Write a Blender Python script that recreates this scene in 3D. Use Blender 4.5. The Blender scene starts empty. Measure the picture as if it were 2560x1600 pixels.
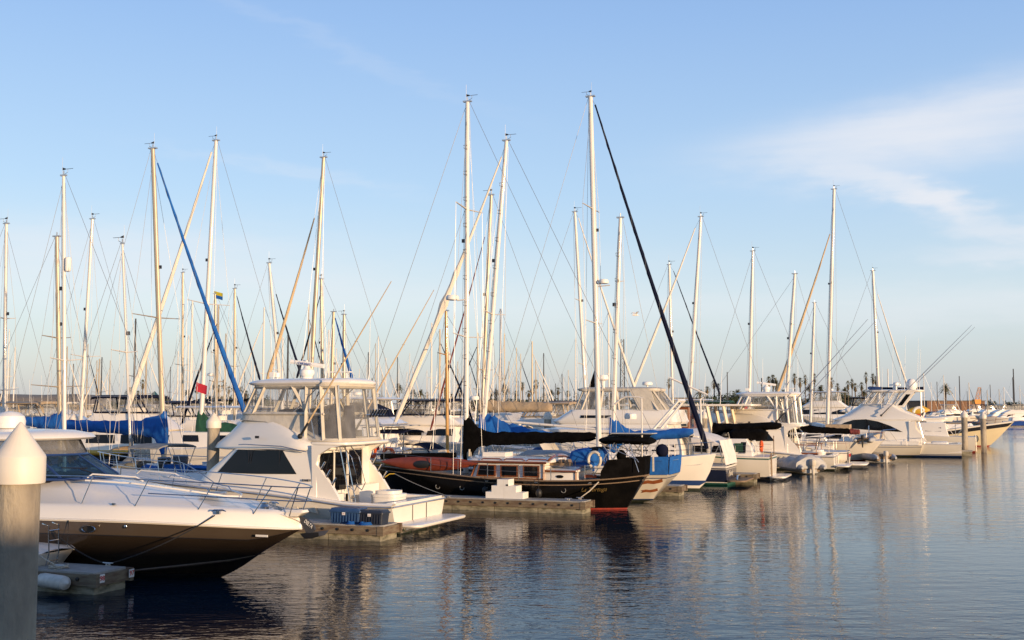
import bpy, bmesh, math, random
from mathutils import Vector, Matrix
from mathutils.bvhtree import BVHTree
R = math.radians
C = bpy.context.scene.collection
SC = bpy.context.scene

# ---------------------------------------------------------------- camera
F = 2800.0            # focal length in photo pixels (photo is 2560 x 1600)
H = 4.3               # eye height above the water
TH = math.atan(215 / F)
CT, ST = math.cos(TH), math.sin(TH)
cam = bpy.data.cameras.new('camera')
cam.sensor_width = 36.0
cam.lens = 36.0 * F / 2560
cam.clip_end = 20000
cam.clip_start = 0.1
camo = bpy.data.objects.new('camera', cam)
camo.location = (0, 0, H)
camo.rotation_euler = (math.pi / 2 + TH, 0, 0)
C.objects.link(camo)
SC.camera = camo
SC.view_settings.view_transform = 'Standard'
SC.view_settings.look = 'None'
SC.view_settings.exposure = 0.3
SC.view_settings.gamma = 1.0
SC.cycles.use_denoising = True
SC.cycles.max_bounces = 8
SC.cycles.transparent_max_bounces = 16
SC.cycles.caustics_reflective = False
SC.cycles.sample_clamp_indirect = 3.0
SC.cycles.caustics_refractive = False

# ---------------------------------------------------------------- sun and sky
SUN_AZ = 42.0         # degrees right of straight behind the camera
SUN_EL = 5.5
sv = Vector((math.sin(R(SUN_AZ)) * math.cos(R(SUN_EL)), -math.cos(R(SUN_AZ)) * math.cos(R(SUN_EL)), math.sin(R(SUN_EL))))
sl = bpy.data.lights.new('sun', 'SUN')
sl.energy = 4.6
sl.angle = R(0.53)
sl.color = (1.0, 0.71, 0.43)
so = bpy.data.objects.new('sun', sl)
so.rotation_euler = sv.to_track_quat('Z', 'Y').to_euler()
C.objects.link(so)

W = bpy.data.worlds.new('World')
SC.world = W
W.use_nodes = True
nt = W.node_tree
bg = nt.nodes['Background']


class NG:
    """tiny helper for building math node graphs"""
    def __init__(s, tree): s.t = tree

    def m(s, op, a, b=None, c=None, clamp=False):
        n = s.t.nodes.new('ShaderNodeMath'); n.operation = op; n.use_clamp = clamp
        for i, q in enumerate((a, b, c)):
            if q is None: continue
            if isinstance(q, (int, float)): n.inputs[i].default_value = q
            else: s.t.links.new(q, n.inputs[i])
        return n.outputs[0]

    def new(s, typ, **kw):
        n = s.t.nodes.new(typ)
        for k, v in kw.items(): setattr(n, k, v)
        return n

    def link(s, a, b): s.t.links.new(a, b)


g = NG(nt)
sky = g.new('ShaderNodeTexSky', sky_type='NISHITA')
sky.sun_disc = False
sky.sun_elevation = R(SUN_EL)
sky.sun_rotation = R(180 - SUN_AZ)
sky.altitude = 0
sky.air_density = 1.0
sky.dust_density = 0.6
sky.ozone_density = 1.6
tc = g.new('ShaderNodeTexCoord')
sp = g.new('ShaderNodeSeparateXYZ'); g.link(tc.outputs['Generated'], sp.inputs[0])
ax = g.m('ARCTAN2', sp.outputs[0], sp.outputs[1])           # azimuth, radians right of +Y
el = g.m('ARCSINE', sp.outputs[2])                          # elevation
cb = g.new('ShaderNodeCombineXYZ'); g.link(ax, cb.inputs[0]); g.link(g.m('MULTIPLY', el, 3.2), cb.inputs[1])
nz = g.new('ShaderNodeTexNoise'); nz.inputs['Scale'].default_value = 7.0; nz.inputs['Detail'].default_value = 7; nz.inputs['Roughness'].default_value = 0.55
g.link(cb.outputs[0], nz.inputs['Vector'])
nz2 = g.new('ShaderNodeTexNoise'); nz2.inputs['Scale'].default_value = 30.0; nz2.inputs['Detail'].default_value = 5
g.link(cb.outputs[0], nz2.inputs['Vector'])
cb3 = g.new('ShaderNodeMapping'); cb3.inputs['Rotation'].default_value = (0, 0, R(-14)); cb3.inputs['Scale'].default_value = (1, 4.2, 1); g.link(cb.outputs[0], cb3.inputs[0])
nz3 = g.new('ShaderNodeTexNoise'); nz3.inputs['Scale'].default_value = 9.0; nz3.inputs['Detail'].default_value = 6; g.link(cb3.outputs[0], nz3.inputs['Vector'])
wob = g.m('MULTIPLY', g.m('SUBTRACT', nz.outputs[0], 0.5), 0.085)
wob2 = g.m('MULTIPLY', g.m('SUBTRACT', nz2.outputs[0], 0.5), 0.045)
axw = g.m('ADD', g.m('ADD', ax, g.m('MULTIPLY', wob, 0.55)), wob2)
elw = g.m('ADD', g.m('ADD', el, g.m('MULTIPLY', wob, 0.28)), g.m('MULTIPLY', wob2, 0.4))


def px_dir(px, py):
    X = (px - 1280) / F; v = (800 - py) / F
    d = Vector((X, CT - v * ST, v * CT + ST)).normalized()
    return math.atan2(d.x, d.y), math.asin(d.z)


def wisp(px, py, w, h, rot, amp):
    """soft ellipse of cirrus at a direction of the sky (sizes in photo pixels)"""
    a0, e0 = px_dir(px, py)
    ca, sa = math.cos(R(rot)), math.sin(R(rot))
    da = g.m('SUBTRACT', axw, a0); de = g.m('SUBTRACT', elw, e0)
    u = g.m('DIVIDE', g.m('ADD', g.m('MULTIPLY', da, ca), g.m('MULTIPLY', de, sa)), w / F)
    v = g.m('DIVIDE', g.m('SUBTRACT', g.m('MULTIPLY', de, ca), g.m('MULTIPLY', da, sa)), h / F)
    r2 = g.m('ADD', g.m('MULTIPLY', u, u), g.m('MULTIPLY', v, v))
    return g.m('MULTIPLY', g.m('EXPONENT', g.m('MULTIPLY', r2, -1.0)), amp)


WISPS = [(2480, 270, 300, 62, 9, .75), (2130, 335, 300, 48, 6, .60), (2330, 350, 330, 70, 4, .30), (2335, 512, 75, 30, -24, 1.5), (2235, 470, 150, 34, -22, .85), (2080, 430, 200, 50, -10, .22),
         (2380, 350, 220, 55, 0, .28), (2540, 585, 150, 26, -8, .75), (2520, 640, 170, 18, -2, .6), (2150, 770, 700, 60, 0, .30),
         (2450, 770, 220, 40, 3, .25), (150, 660, 620, 90, 2, .55), (700, 710, 420, 50, -3, .28), (330, 600, 330, 30, 0, .22),
         (720, 430, 260, 14, -8, .22), (820, 110, 420, 22, -20, .10), (1300, 760, 600, 60, 0, .25), (1500, 660, 420, 40, 0, .12)]
tot = None
for w_ in WISPS:
    q = wisp(*w_)
    tot = q if tot is None else g.m('ADD', tot, q)
str_ = g.m('ADD', g.m('MULTIPLY_ADD', nz.outputs[0], 1.0, 0.02), g.m('MULTIPLY', nz3.outputs[0], .9))
cloud = g.m('SUBTRACT', 1.0, g.m('EXPONENT', g.m('MULTIPLY', g.m('MULTIPLY', tot, str_), -1.05)), clamp=True)
# pale marine layer low over the horizon
skyb = g.new('ShaderNodeMixRGB', blend_type='MULTIPLY'); skyb.inputs[0].default_value = 1.0
g.link(sky.outputs[0], skyb.inputs[1]); skyb.inputs[2].default_value = (2.6, 2.45, 2.5, 1)
# evening air: pale low down, clear blue higher up
rp = g.new('ShaderNodeValToRGB'); g.link(g.m('DIVIDE', el, 1.5), rp.inputs[0])
e_ = rp.color_ramp.elements
e_[0].position = 0.0; e_[0].color = (.40, .475, .58, 1)
e_[1].position = 1.0; e_[1].color = (.045, .095, .24, 1)
for p_, c_ in ((.021, (.49, .57, .665)), (.06, (.56, .68, .79)), (.126, (.42, .60, .84)), (.225, (.285, .465, .80)), (.31, (.20, .36, .70)), (.55, (.09, .18, .42))):
    q_ = e_.new(p_); q_.color = (*c_, 1)
sc_ = g.new('ShaderNodeMixRGB', blend_type='MULTIPLY'); sc_.inputs[0].default_value = 1; g.link(rp.outputs[0], sc_.inputs[1]); sc_.inputs[2].default_value = (8, 8, 8, 1)
mx0 = g.new('ShaderNodeMixRGB'); mx0.inputs[0].default_value = .8; g.link(skyb.outputs[0], mx0.inputs[1]); g.link(sc_.outputs[0], mx0.inputs[2])
mx = g.new('ShaderNodeMixRGB'); g.link(cloud, mx.inputs[0]); g.link(mx0.outputs[0], mx.inputs[1]); mx.inputs[2].default_value = (6.3, 6.4, 6.75, 1)
g.link(mx.outputs[0], bg.inputs[0])
bg.inputs[1].default_value = 0.11


# ---------------------------------------------------------------- pixel rays of the photograph -> places in the world
def ray(px, py):
    X = (px - 1280) / F; v = (800 - py) / F
    return (X, CT - v * ST, v * CT + ST)


def wl(px, py, z=0.0):
    d = ray(px, py); t = (z - H) / d[2]
    return Vector((d[0] * t, d[1] * t, z))


def atY(px, py, Y):
    d = ray(px, py); t = Y / d[1]
    return Vector((d[0] * t, Y, H + d[2] * t))


R1 = lambda x, y: (x / 2.438, 980 + y / 2.438)
R2 = lambda x, y: (500 + x / 2.8, 860 + y / 2.8)
R3 = lambda x, y: (900 + x / 3.025, 980 + y / 3.025)
R4 = lambda x, y: (1480 + x / 4.172, 920 + y / 4.172)
R5 = lambda x, y: (1980 + x / 4.172, 880 + y / 4.172)
BOWR, BOWL = -21.0, 159.0       # headings of the moored boats: bow to the right / to the left
UX = Vector((math.cos(R(21)), -math.sin(R(21)), 0)); VX = Vector((math.sin(R(21)), math.cos(R(21)), 0))


class Frame:
    """local axes of a boat: x to the bow, y to port, z up from the water"""
    def __init__(s, x, y, deg):
        s.o = Vector((x, y, 0)); s.deg = deg; a = R(deg)
        s.u = Vector((math.cos(a), math.sin(a), 0)); s.n = Vector((-math.sin(a), math.cos(a), 0))

    def L(s, px, py, y=0.0):
        d = Vector(ray(px, py)); t = (y + s.o.dot(s.n)) / (d.x * s.n.x + d.y * s.n.y)
        p = d * t - s.o
        return Vector((p.x * s.u.x + p.y * s.u.y, y, H + d.z * t))

    def xz(s, px, py, y=0.0):
        p = s.L(px, py, y); return (p.x, p.z)

    def at(s, x, y):            # world place of a local point on the water
        return s.o + s.u * x + s.n * y


# ---------------------------------------------------------------- materials
def mat(name, c, rough=0.5, metal=0.0, c2=None, ns=3.0, bump=0.0, bs=None, coat=0.0, spec=0.5, stretch=(1, 1, 1), det=4, lo=.35, hi=.7):
    m = bpy.data.materials.new(name); m.use_nodes = True
    t = m.node_tree; b = t.nodes['Principled BSDF']; q = NG(t)
    b.inputs['Roughness'].default_value = rough
    b.inputs['Metallic'].default_value = metal
    b.inputs['Coat Weight'].default_value = coat
    b.inputs['Coat Roughness'].default_value = 0.08
    b.inputs['Specular IOR Level'].default_value = spec
    co = q.new('ShaderNodeTexCoord'); mp = q.new('ShaderNodeMapping'); mp.inputs['Scale'].default_value = stretch
    q.link(co.outputs['Object'], mp.inputs[0])
    n = q.new('ShaderNodeTexNoise'); n.inputs['Scale'].default_value = ns; n.inputs['Detail'].default_value = det
    q.link(mp.outputs[0], n.inputs['Vector'])
    r = q.new('ShaderNodeMapRange'); r.inputs[1].default_value = lo; r.inputs[2].default_value = hi
    q.link(n.outputs[0], r.inputs[0])
    mxx = q.new('ShaderNodeMixRGB'); q.link(r.outputs[0], mxx.inputs[0])
    if c2 is None: c2 = tuple(x * 0.82 for x in c)
    mxx.inputs[1].default_value = (*c, 1); mxx.inputs[2].default_value = (*c2, 1)
    q.link(mxx.outputs[0], b.inputs['Base Color'])
    if bump:
        n2 = q.new('ShaderNodeTexNoise'); n2.inputs['Scale'].default_value = bs or ns * 4; n2.inputs['Detail'].default_value = 5
        q.link(mp.outputs[0], n2.inputs['Vector'])
        bp = q.new('ShaderNodeBump'); bp.inputs['Strength'].default_value = bump; bp.inputs['Distance'].default_value = 0.05
        q.link(n2.outputs[0], bp.inputs['Height']); q.link(bp.outputs[0], b.inputs['Normal'])
    return m


def clear_mat(name, tint, op, rough=0.06, base=(.55, .53, .5)):
    m = bpy.data.materials.new(name); m.use_nodes = True
    t = m.node_tree; q = NG(t)
    out = t.nodes['Material Output']; t.nodes.remove(t.nodes['Principled BSDF'])
    tr = q.new('ShaderNodeBsdfTransparent'); tr.inputs[0].default_value = (*tint, 1)
    p = q.new('ShaderNodeBsdfPrincipled'); p.inputs['Base Color'].default_value = (*base, 1); p.inputs['Roughness'].default_value = rough
    co = q.new('ShaderNodeTexCoord'); n = q.new('ShaderNodeTexNoise'); n.inputs['Scale'].default_value = 2.2; n.inputs['Detail'].default_value = 3
    q.link(co.outputs['Object'], n.inputs['Vector'])
    bp = q.new('ShaderNodeBump'); bp.inputs['Strength'].default_value = 0.35; bp.inputs['Distance'].default_value = 0.08
    q.link(n.outputs[0], bp.inputs['Height']); q.link(bp.outputs[0], p.inputs['Normal'])
    f = q.m('MULTIPLY_ADD', n.outputs[0], 0.25, op - 0.12, clamp=True)
    ms = q.new('ShaderNodeMixShader'); q.link(f, ms.inputs[0]); q.link(tr.outputs[0], ms.inputs[1]); q.link(p.outputs[0], ms.inputs[2])
    q.link(ms.outputs[0], out.inputs['Surface'])
    return m


M = dict(
    gel=mat('gelcoat_white', (.78, .72, .62), .28, 0, (.74, .68, .58), 1.3, coat=.35),
    gelb=mat('gelcoat_bright', (.80, .745, .66), .25, 0, (.78, .73, .65), 1.1, coat=.35),
    cream=mat('gelcoat_cream', (.74, .66, .50), .32, 0, (.68, .60, .46), 1.2, coat=.2),
    yellow=mat('hull_pale_yellow', (.74, .62, .39), .3, 0, (.68, .56, .35), 1.0, coat=.3),
    brown=mat('hull_bronze_brown', (.112, .085, .062), .22, 0.2, (.092, .069, .050), .8, coat=.6),
    brown_shaded=mat('hull_brown_shaded', (.034, .024, .016), .25, 0.15, None, 1, coat=.5),  # hull brown with the deep shade of the lower topsides painted in
    black=mat('hull_black', (.003, .003, .003), .25, 0, (.008, .007, .006), 1.5, coat=.05, spec=.3),
    navy=mat('hull_navy', (.012, .018, .045), .2, 0, (.018, .024, .05), 1.2, coat=.5),
    blueh=mat('hull_royal_blue', (.02, .07, .30), .25, 0, None, 1, coat=.4),
    green=mat('stripe_green', (.02, .11, .09), .4),
    redb=mat('bottom_red', (.42, .06, .04), .6, 0, (.28, .05, .04), 4),
    boot=mat('boot_stripe_dark', (.02, .02, .025), .35),
    bootb=mat('boot_stripe_blue', (.02, .05, .16), .35),
    bootg=mat('boot_slime', (.035, .05, .03), .6, 0, (.02, .02, .015), 6),
    deck=mat('deck_nonskid', (.74, .71, .65), .55, 0, (.66, .63, .57), 5, .15, 60),
    glass=mat('tinted_glass', (.004, .0045, .006), .04, 0, (.008, .008, .010), .7, spec=.25),
    bglass=mat('blue_grey_glass', (.03, .055, .075), .05, 0, (.05, .07, .09), .9, spec=.8),
    canvas=mat('canvas_cream', (.60, .54, .44), .85, 0, (.50, .45, .37), 3, .35, 9),
    canvasg=mat('canvas_grey', (.24, .24, .23), .85, 0, (.18, .18, .17), 3, .5, 7),
    canvast=mat('canvas_tan', (.42, .31, .19), .85, 0, (.33, .24, .15), 3, .5, 7),
    canvasb=mat('canvas_blue', (.004, .115, .42), .85, 0, (.003, .075, .30), 2.5, .6, 5),
    canvasn=mat('canvas_navy', (.006, .009, .026), .9, 0, (.010, .012, .030), 3, .5, 7, spec=.12),
    canvask=mat('canvas_black', (.0025, .0022, .0022), .95, 0, (.006, .0055, .0055), 3, .6, 6, spec=.06),
    canvasm=mat('canvas_maroon', (.17, .030, .022), .8, 0, (.12, .02, .02), 3, .5, 7),
    canvase=mat('canvas_green', (.010, .07, .035), .8, 0, (.008, .045, .025), 3, .5, 7),
    canvasw=mat('canvas_white', (.74, .70, .64), .8, 0, (.66, .61, .55), 2.2, .4, 7),
    jibw=mat('sail_white', (.76, .70, .60), .75, 0, (.66, .59, .48), 3, .4, 8, stretch=(1, 1, .25)),
    jibt=mat('sail_tan', (.60, .44, .25), .75, 0, (.48, .34, .19), 3, .4, 8, stretch=(1, 1, .25)),
    mastw=mat('mast_white', (.72, .67, .59), .35, 0, (.72, .67, .60), 1.5, coat=.2),
    masta=mat('mast_anodised', (.50, .40, .27), .38, .35, (.52, .44, .33), 1.2),
    alu=mat('aluminium', (.62, .60, .57), .3, .8),
    steel=mat('stainless', (.62, .61, .60), .18, 1.0),
    wire=mat('rigging_wire', (.22, .22, .23), .4, .6),
    rope=mat('rope_pale', (.52, .46, .36), .9, 0, (.38, .33, .26), 20),
    ropek=mat('rope_black', (.012, .012, .013), .8),
    ropey=mat('rope_yellow', (.62, .40, .04), .8),
    teak=mat('varnished_wood', (.24, .075, .022), .25, 0, (.15, .045, .014), 4, coat=.6, stretch=(1, 6, 6)),
    spruce=mat('spruce_spar', (.55, .29, .07), .3, 0, (.44, .22, .05), 2, coat=.5, stretch=(4, 4, .4)),
    dteak=mat('weathered_teak', (.25, .17, .10), .7, 0, (.18, .12, .075), 5, .2, 30, stretch=(1, 8, 8)),
    rubber=mat('black_rubber', (.014, .014, .014), .55),
    conc=mat('pile_concrete', (.40, .34, .25), .85, 0, (.15, .13, .11), 2.0, .35, 30, stretch=(1, 1, .4), lo=.40, hi=.68),
    capw=mat('pile_cap_white', (.71, .65, .56), .5, 0, (.64, .57, .47), 2.0),
    dock=mat('dock_concrete', (.36, .34, .31), .85, 0, (.26, .25, .23), 3, .3, 40),
    float=mat('float_concrete', (.33, .295, .21), .85, 0, (.12, .11, .07), 3.2, .4, 16, stretch=(1, 1, 2.2)),
    waler=mat('dock_timber', (.115, .072, .045), .8, 0, (.22, .18, .115), 3.4, .3, 20, stretch=(.6, .6, 3)),
    binb=mat('storage_bin_blue', (.025, .065, .16), .45, 0, (.035, .08, .18), 3),
    bink=mat('storage_bin_navy', (.018, .024, .042), .45, 0, (.028, .034, .05), 3),
    plastw=mat('white_plastic', (.80, .77, .72), .4, 0, (.75, .72, .66), 4),
    vinylw=mat('fender_vinyl', (.64, .61, .55), .45, 0, (.45, .43, .38), 5),
    hyp=mat('dinghy_grey', (.44, .43, .42), .6, 0, (.34, .34, .33), 4),
    orange=mat('orange', (.70, .11, .02), .6),
    kayak=mat('kayak_red', (.21, .038, .015), .5, 0, (.14, .026, .012), 3, coat=.1),
    kyel=mat('kayak_yellow', (.65, .38, .03), .4), kblue=mat('kayak_navy', (.02, .03, .10), .4),
    sign=mat('sign_white', (.8, .78, .74), .5), red=mat('letter_red', (.55, .03, .02), .5), blue=mat('letter_blue', (.02, .05, .26), .5),
    gold=mat('letter_gold', (.20, .13, .04), .4, .3), rib=mat('ribbon_brown', (.36, .11, .035), .6, 0, (.24, .07, .025), 6),
    flagr=mat('flag_red', (.62, .03, .05), .8), flagy=mat('flag_yellow', (.62, .50, .03), .8),
    trunk=mat('palm_trunk', (.15, .11, .075), .9, 0, (.09, .07, .05), 3, .4, 12, stretch=(1, 1, 5)),
    frond=mat('palm_frond', (.080, .088, .036), .7, 0, (.12, .10, .045), .5),
    skirt=mat('palm_dead_frond', (.17, .12, .06), .9, 0, (.11, .08, .04), 1),
    leaf=mat('tree_leaf', (.035, .055, .022), .8, 0, (.06, .075, .03), .4),
    stucco=mat('stucco_tan', (.30, .23, .16), .85, 0, (.24, .19, .13), .4, .1, 3),
    rust=mat('corrugated_rust', (.25, .13, .065), .8, 0, (.19, .10, .055), .2, stretch=(3, 3, .1)),
    roof=mat('roof_grey', (.16, .15, .14), .8), rooft=mat('roof_teal', (.03, .10, .12), .6), wallw=mat('wall_white', (.42, .38, .33), .8, 0, (.34, .31, .27), .3),
    steelk=mat('dark_steel', (.05, .05, .055), .6), craney=mat('crane_orange', (.75, .30, .03), .6),
)
VINYL = clear_mat('clear_vinyl', (.95, .96, .97), .17, .06, (.66, .64, .60))
VINYLT = clear_mat('tinted_screen', (.42, .45, .5), .22)


# ---------------------------------------------------------------- mesh building
class MB:
    def __init__(s): s.v = []; s.f = []; s.m = []

    def add(s, vs, fs, mi=0):
        o = len(s.v); s.v += [tuple(v) for v in vs]
        for i, f in enumerate(fs):
            s.f.append([o + k for k in f]); s.m.append(mi[i] if isinstance(mi, list) else mi)
        return s

    def box(s, c, d, mi=0, rz=0.0, ry=0.0, rx=0.0):
        x, y, z = (q / 2 for q in d)
        vs = [Vector((a * x, b * y, e * z)) for e in (-1, 1) for b in (-1, 1) for a in (-1, 1)]
        m = Matrix.Translation(c) @ Matrix.Rotation(rz, 4, 'Z') @ Matrix.Rotation(ry, 4, 'Y') @ Matrix.Rotation(rx, 4, 'X')
        return s.add([m @ v for v in vs], [(0, 2, 3, 1), (4, 5, 7, 6), (0, 1, 5, 4), (2, 6, 7, 3), (0, 4, 6, 2), (1, 3, 7, 5)], mi)

    def loft(s, rings, cap=(True, True), mi=0, closed=True):
        n = len(rings[0]); vs = [p for r in rings for p in r]; fs = []; ms = []
        for i in range(len(rings) - 1):
            for j in range(n if closed else n - 1):
                k = (j + 1) % n
                fs.append((i * n + j, i * n + k, (i + 1) * n + k, (i + 1) * n + j)); ms.append(mi[i] if isinstance(mi, list) else mi)
        if cap[0]: fs.append(tuple(reversed(range(n)))); ms.append(ms[0])
        if cap[1]: fs.append(tuple((len(rings) - 1) * n + j for j in range(n))); ms.append(ms[-2 if cap[0] else -1])
        return s.add(vs, fs, ms)

    def tube(s, pts, r, n=6, mi=0, sq=None, cap=True):
        pts = [Vector(p) for p in pts]; rings = []
        for i, p in enumerate(pts):
            d = (pts[min(i + 1, len(pts) - 1)] - pts[max(i - 1, 0)])
            d = d.normalized() if d.length > 1e-9 else Vector((0, 0, 1))
            up = Vector((0, 0, 1)) if abs(d.z) < .95 else Vector((1, 0, 0))
            a = d.cross(up).normalized(); b = a.cross(d).normalized()
            rr = r[i] if isinstance(r, (list, tuple)) else r
            ra, rb = (rr, rr) if sq is None else (rr, rr * sq)
            rings.append([p + a * (ra * math.cos(2 * math.pi * k / n)) + b * (rb * math.sin(2 * math.pi * k / n)) for k in range(n)])
        return s.loft(rings, (cap, cap), mi)

    def prism(s, poly, y0, y1, mi=0, f=None):
        """poly in (x, z), extruded from y0 to y1"""
        f = f or (lambda x, y, z: (x, y, z)); n = len(poly)
        vs = [f(x, y0, z) for x, z in poly] + [f(x, y1, z) for x, z in poly]
        fs = [tuple(range(n)), tuple(reversed(range(n, 2 * n)))] + [(k, n + k, n + (k + 1) % n, (k + 1) % n) for k in range(n)]
        return s.add(vs, fs, mi)

    def slab(s, poly, z0, z1, mi=0):
        n = len(poly)
        vs = [(x, y, z0) for x, y in poly] + [(x, y, z1) for x, y in poly]
        fs = [tuple(reversed(range(n))), tuple(range(n, 2 * n))] + [(k, (k + 1) % n, n + (k + 1) % n, n + k) for k in range(n)]
        return s.add(vs, fs, mi)

    def lathe(s, prof, c=(0, 0, 0), n=16, mi=0, axis='z'):
        rings = []
        for r, z in prof:
            ring = []
            for k in range(n):
                a = 2 * math.pi * k / n; u, v = r * math.cos(a), r * math.sin(a)
                ring.append((c[0] + u, c[1] + v, c[2] + z) if axis == 'z' else (c[0] + z, c[1] + u, c[2] + v) if axis == 'x' else (c[0] + u, c[1] + z, c[2] + v))
            rings.append(ring)
        return s.loft(rings, (prof[0][0] > 1e-4, prof[-1][0] > 1e-4), mi)

    def ball(s, c, r, n=12, mi=0):
        if not isinstance(r, (tuple, list)): r = (r, r, r)
        rings = []
        for i in range(n // 2 + 1):
            a = math.pi * i / (n // 2); rr = max(math.sin(a), 1e-4); z = -math.cos(a)
            rings.append([(c[0] + r[0] * rr * math.cos(2 * math.pi * k / n), c[1] + r[1] * rr * math.sin(2 * math.pi * k / n), c[2] + r[2] * z) for k in range(n)])
        return s.loft(rings, (False, False), mi)

    def torus(s, c, R_, r, n=18, m=8, axis='y', mi=0):
        pts = []
        for i in range(n + 1):
            a = 2 * math.pi * i / n; u, v = R_ * math.cos(a), R_ * math.sin(a)
            pts.append((c[0] + u, c[1], c[2] + v) if axis == 'y' else (c[0], c[1] + u, c[2] + v) if axis == 'x' else (c[0] + u, c[1] + v, c[2]))
        return s.tube(pts, r, m, mi, cap=False)

    def mesh(s, name, mats, ang=38):
        me = bpy.data.meshes.new(name); me.from_pydata(s.v, [], s.f)
        if not isinstance(mats, (list, tuple)): mats = [mats]
        for m in mats: me.materials.append(M[m] if isinstance(m, str) else m)
        me.polygons.foreach_set('material_index', s.m)
        b = bmesh.new(); b.from_mesh(me)
        bmesh.ops.remove_doubles(b, verts=b.verts, dist=2e-4)
        bmesh.ops.recalc_face_normals(b, faces=b.faces)
        b.to_mesh(me); b.free()
        me.polygons.foreach_set('use_smooth', [True] * len(me.polygons))
        me.set_sharp_from_angle(angle=R(ang))
        return me

    def build(s, name, mats, parent=None, loc=(0, 0, 0), rotz=0.0, ang=38):
        o = bpy.data.objects.new(name, s.mesh(name, mats, ang)); C.objects.link(o)
        o.location = loc; o.rotation_euler = (0, 0, rotz)
        if parent is not None: o.parent = parent
        return o


def tag(o, label, cat, group=None):
    o['label'] = label; o['category'] = cat
    if group: o['group'] = group
    return o


def thing(name, label, cat, loc=(0, 0, 0), deg=0.0, group=None):
    o = bpy.data.objects.new(name, None); C.objects.link(o); o.empty_display_size = .3
    o.location = loc; o.rotation_euler = (0, 0, R(deg))
    return tag(o, label, cat, group)


def boat(fr, name, label, cat, group=None): return thing(name, label, cat, fr.o, fr.deg, group)


def structure(o, kind='structure'): o['kind'] = kind; return o


def kids(o): return [c for c in o.children]


def copy_tree(o, parent=None):
    c = o.copy(); C.objects.link(c); c.parent = parent
    for ch in kids(o): copy_tree(ch, c)
    return c


def cr(P, t):
    """smooth curve through control tuples, t in 0..1"""
    n = len(P) - 1; u = min(max(t, 0), 1) * n; i = min(int(u), n - 1); f = u - i
    p0, p1, p2, p3 = P[max(i - 1, 0)], P[i], P[i + 1], P[min(i + 2, n)]
    return tuple(.5 * (2 * b + (c - a) * f + (2 * a - 5 * b + 4 * c - d) * f * f + (3 * b - a - 3 * c + d) * f ** 3) for a, b, c, d in zip(p0, p1, p2, p3))


def lerp(a, b, t): return a + (b - a) * t


def rrect(x0, x1, hw, r, z, hw2=None, n=4, crown=0.0):
    """rounded rectangle in plan; z may be a function of x; hw at x0, hw2 at x1"""
    hw2 = hw if hw2 is None else hw2; pts = []
    ra, rf = r if isinstance(r, tuple) else (r, r)
    ra = min(ra, hw * .98, (x1 - x0) * .49); rf = min(rf, hw2 * .98, (x1 - x0) * .49)
    for cx, cy, a0, r in ((x1 - rf, hw2 - rf, 0, rf), (x0 + ra, hw - ra, 90, ra), (x0 + ra, -(hw - ra), 180, ra), (x1 - rf, -(hw2 - rf), 270, rf)):
        for k in range(n + 1):
            a = R(a0 + 90 * k / n); pts.append((cx + r * math.cos(a), cy + r * math.sin(a)))
    zf = z if callable(z) else (lambda x: z)
    return [(x, y, zf(x) + crown * (1 - (y / max(hw, hw2)) ** 2)) for x, y in pts]


def wire(name, a, b, parent, r=.009, m='wire', sag=0.0, n=4):
    a, b = Vector(a), Vector(b)
    k = 6 if sag else 1
    pts = [a.lerp(b, i / k) - Vector((0, 0, sag * 4 * (i / k) * (1 - i / k))) for i in range(k + 1)]
    return MB().tube(pts, r, n).build(name, m, parent)


def text(body, size, m, parent, loc, xdir, up, name='lettering', shear=0.0, ext=.006, width=None):
    cu = bpy.data.curves.new('lettering', 'FONT'); cu.body = body; cu.size = size; cu.extrude = ext; cu.shear = shear
    cu.align_x = 'CENTER'; cu.align_y = 'CENTER'; cu.resolution_u = 2
    tmp = bpy.data.objects.new('lettering', cu); C.objects.link(tmp)
    dg = bpy.context.evaluated_depsgraph_get(); me = bpy.data.meshes.new_from_object(tmp.evaluated_get(dg))
    C.objects.unlink(tmp); bpy.data.objects.remove(tmp)
    me.materials.clear(); me.materials.append(M[m])
    o = bpy.data.objects.new(name, me); C.objects.link(o)
    x = Vector(xdir).normalized(); u = Vector(up); u = (u - x * u.dot(x)).normalized(); z = x.cross(u)
    sx = 1.0
    if width and me.vertices:
        w = max(v.co.x for v in me.vertices) - min(v.co.x for v in me.vertices); sx = width / w
    o.matrix_world = Matrix((( x.x * sx, u.x, z.x, loc[0]), (x.y * sx, u.y, z.y, loc[1]), (x.z * sx, u.z, z.z, loc[2]), (0, 0, 0, 1)))
    o.parent = parent
    return o


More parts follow.
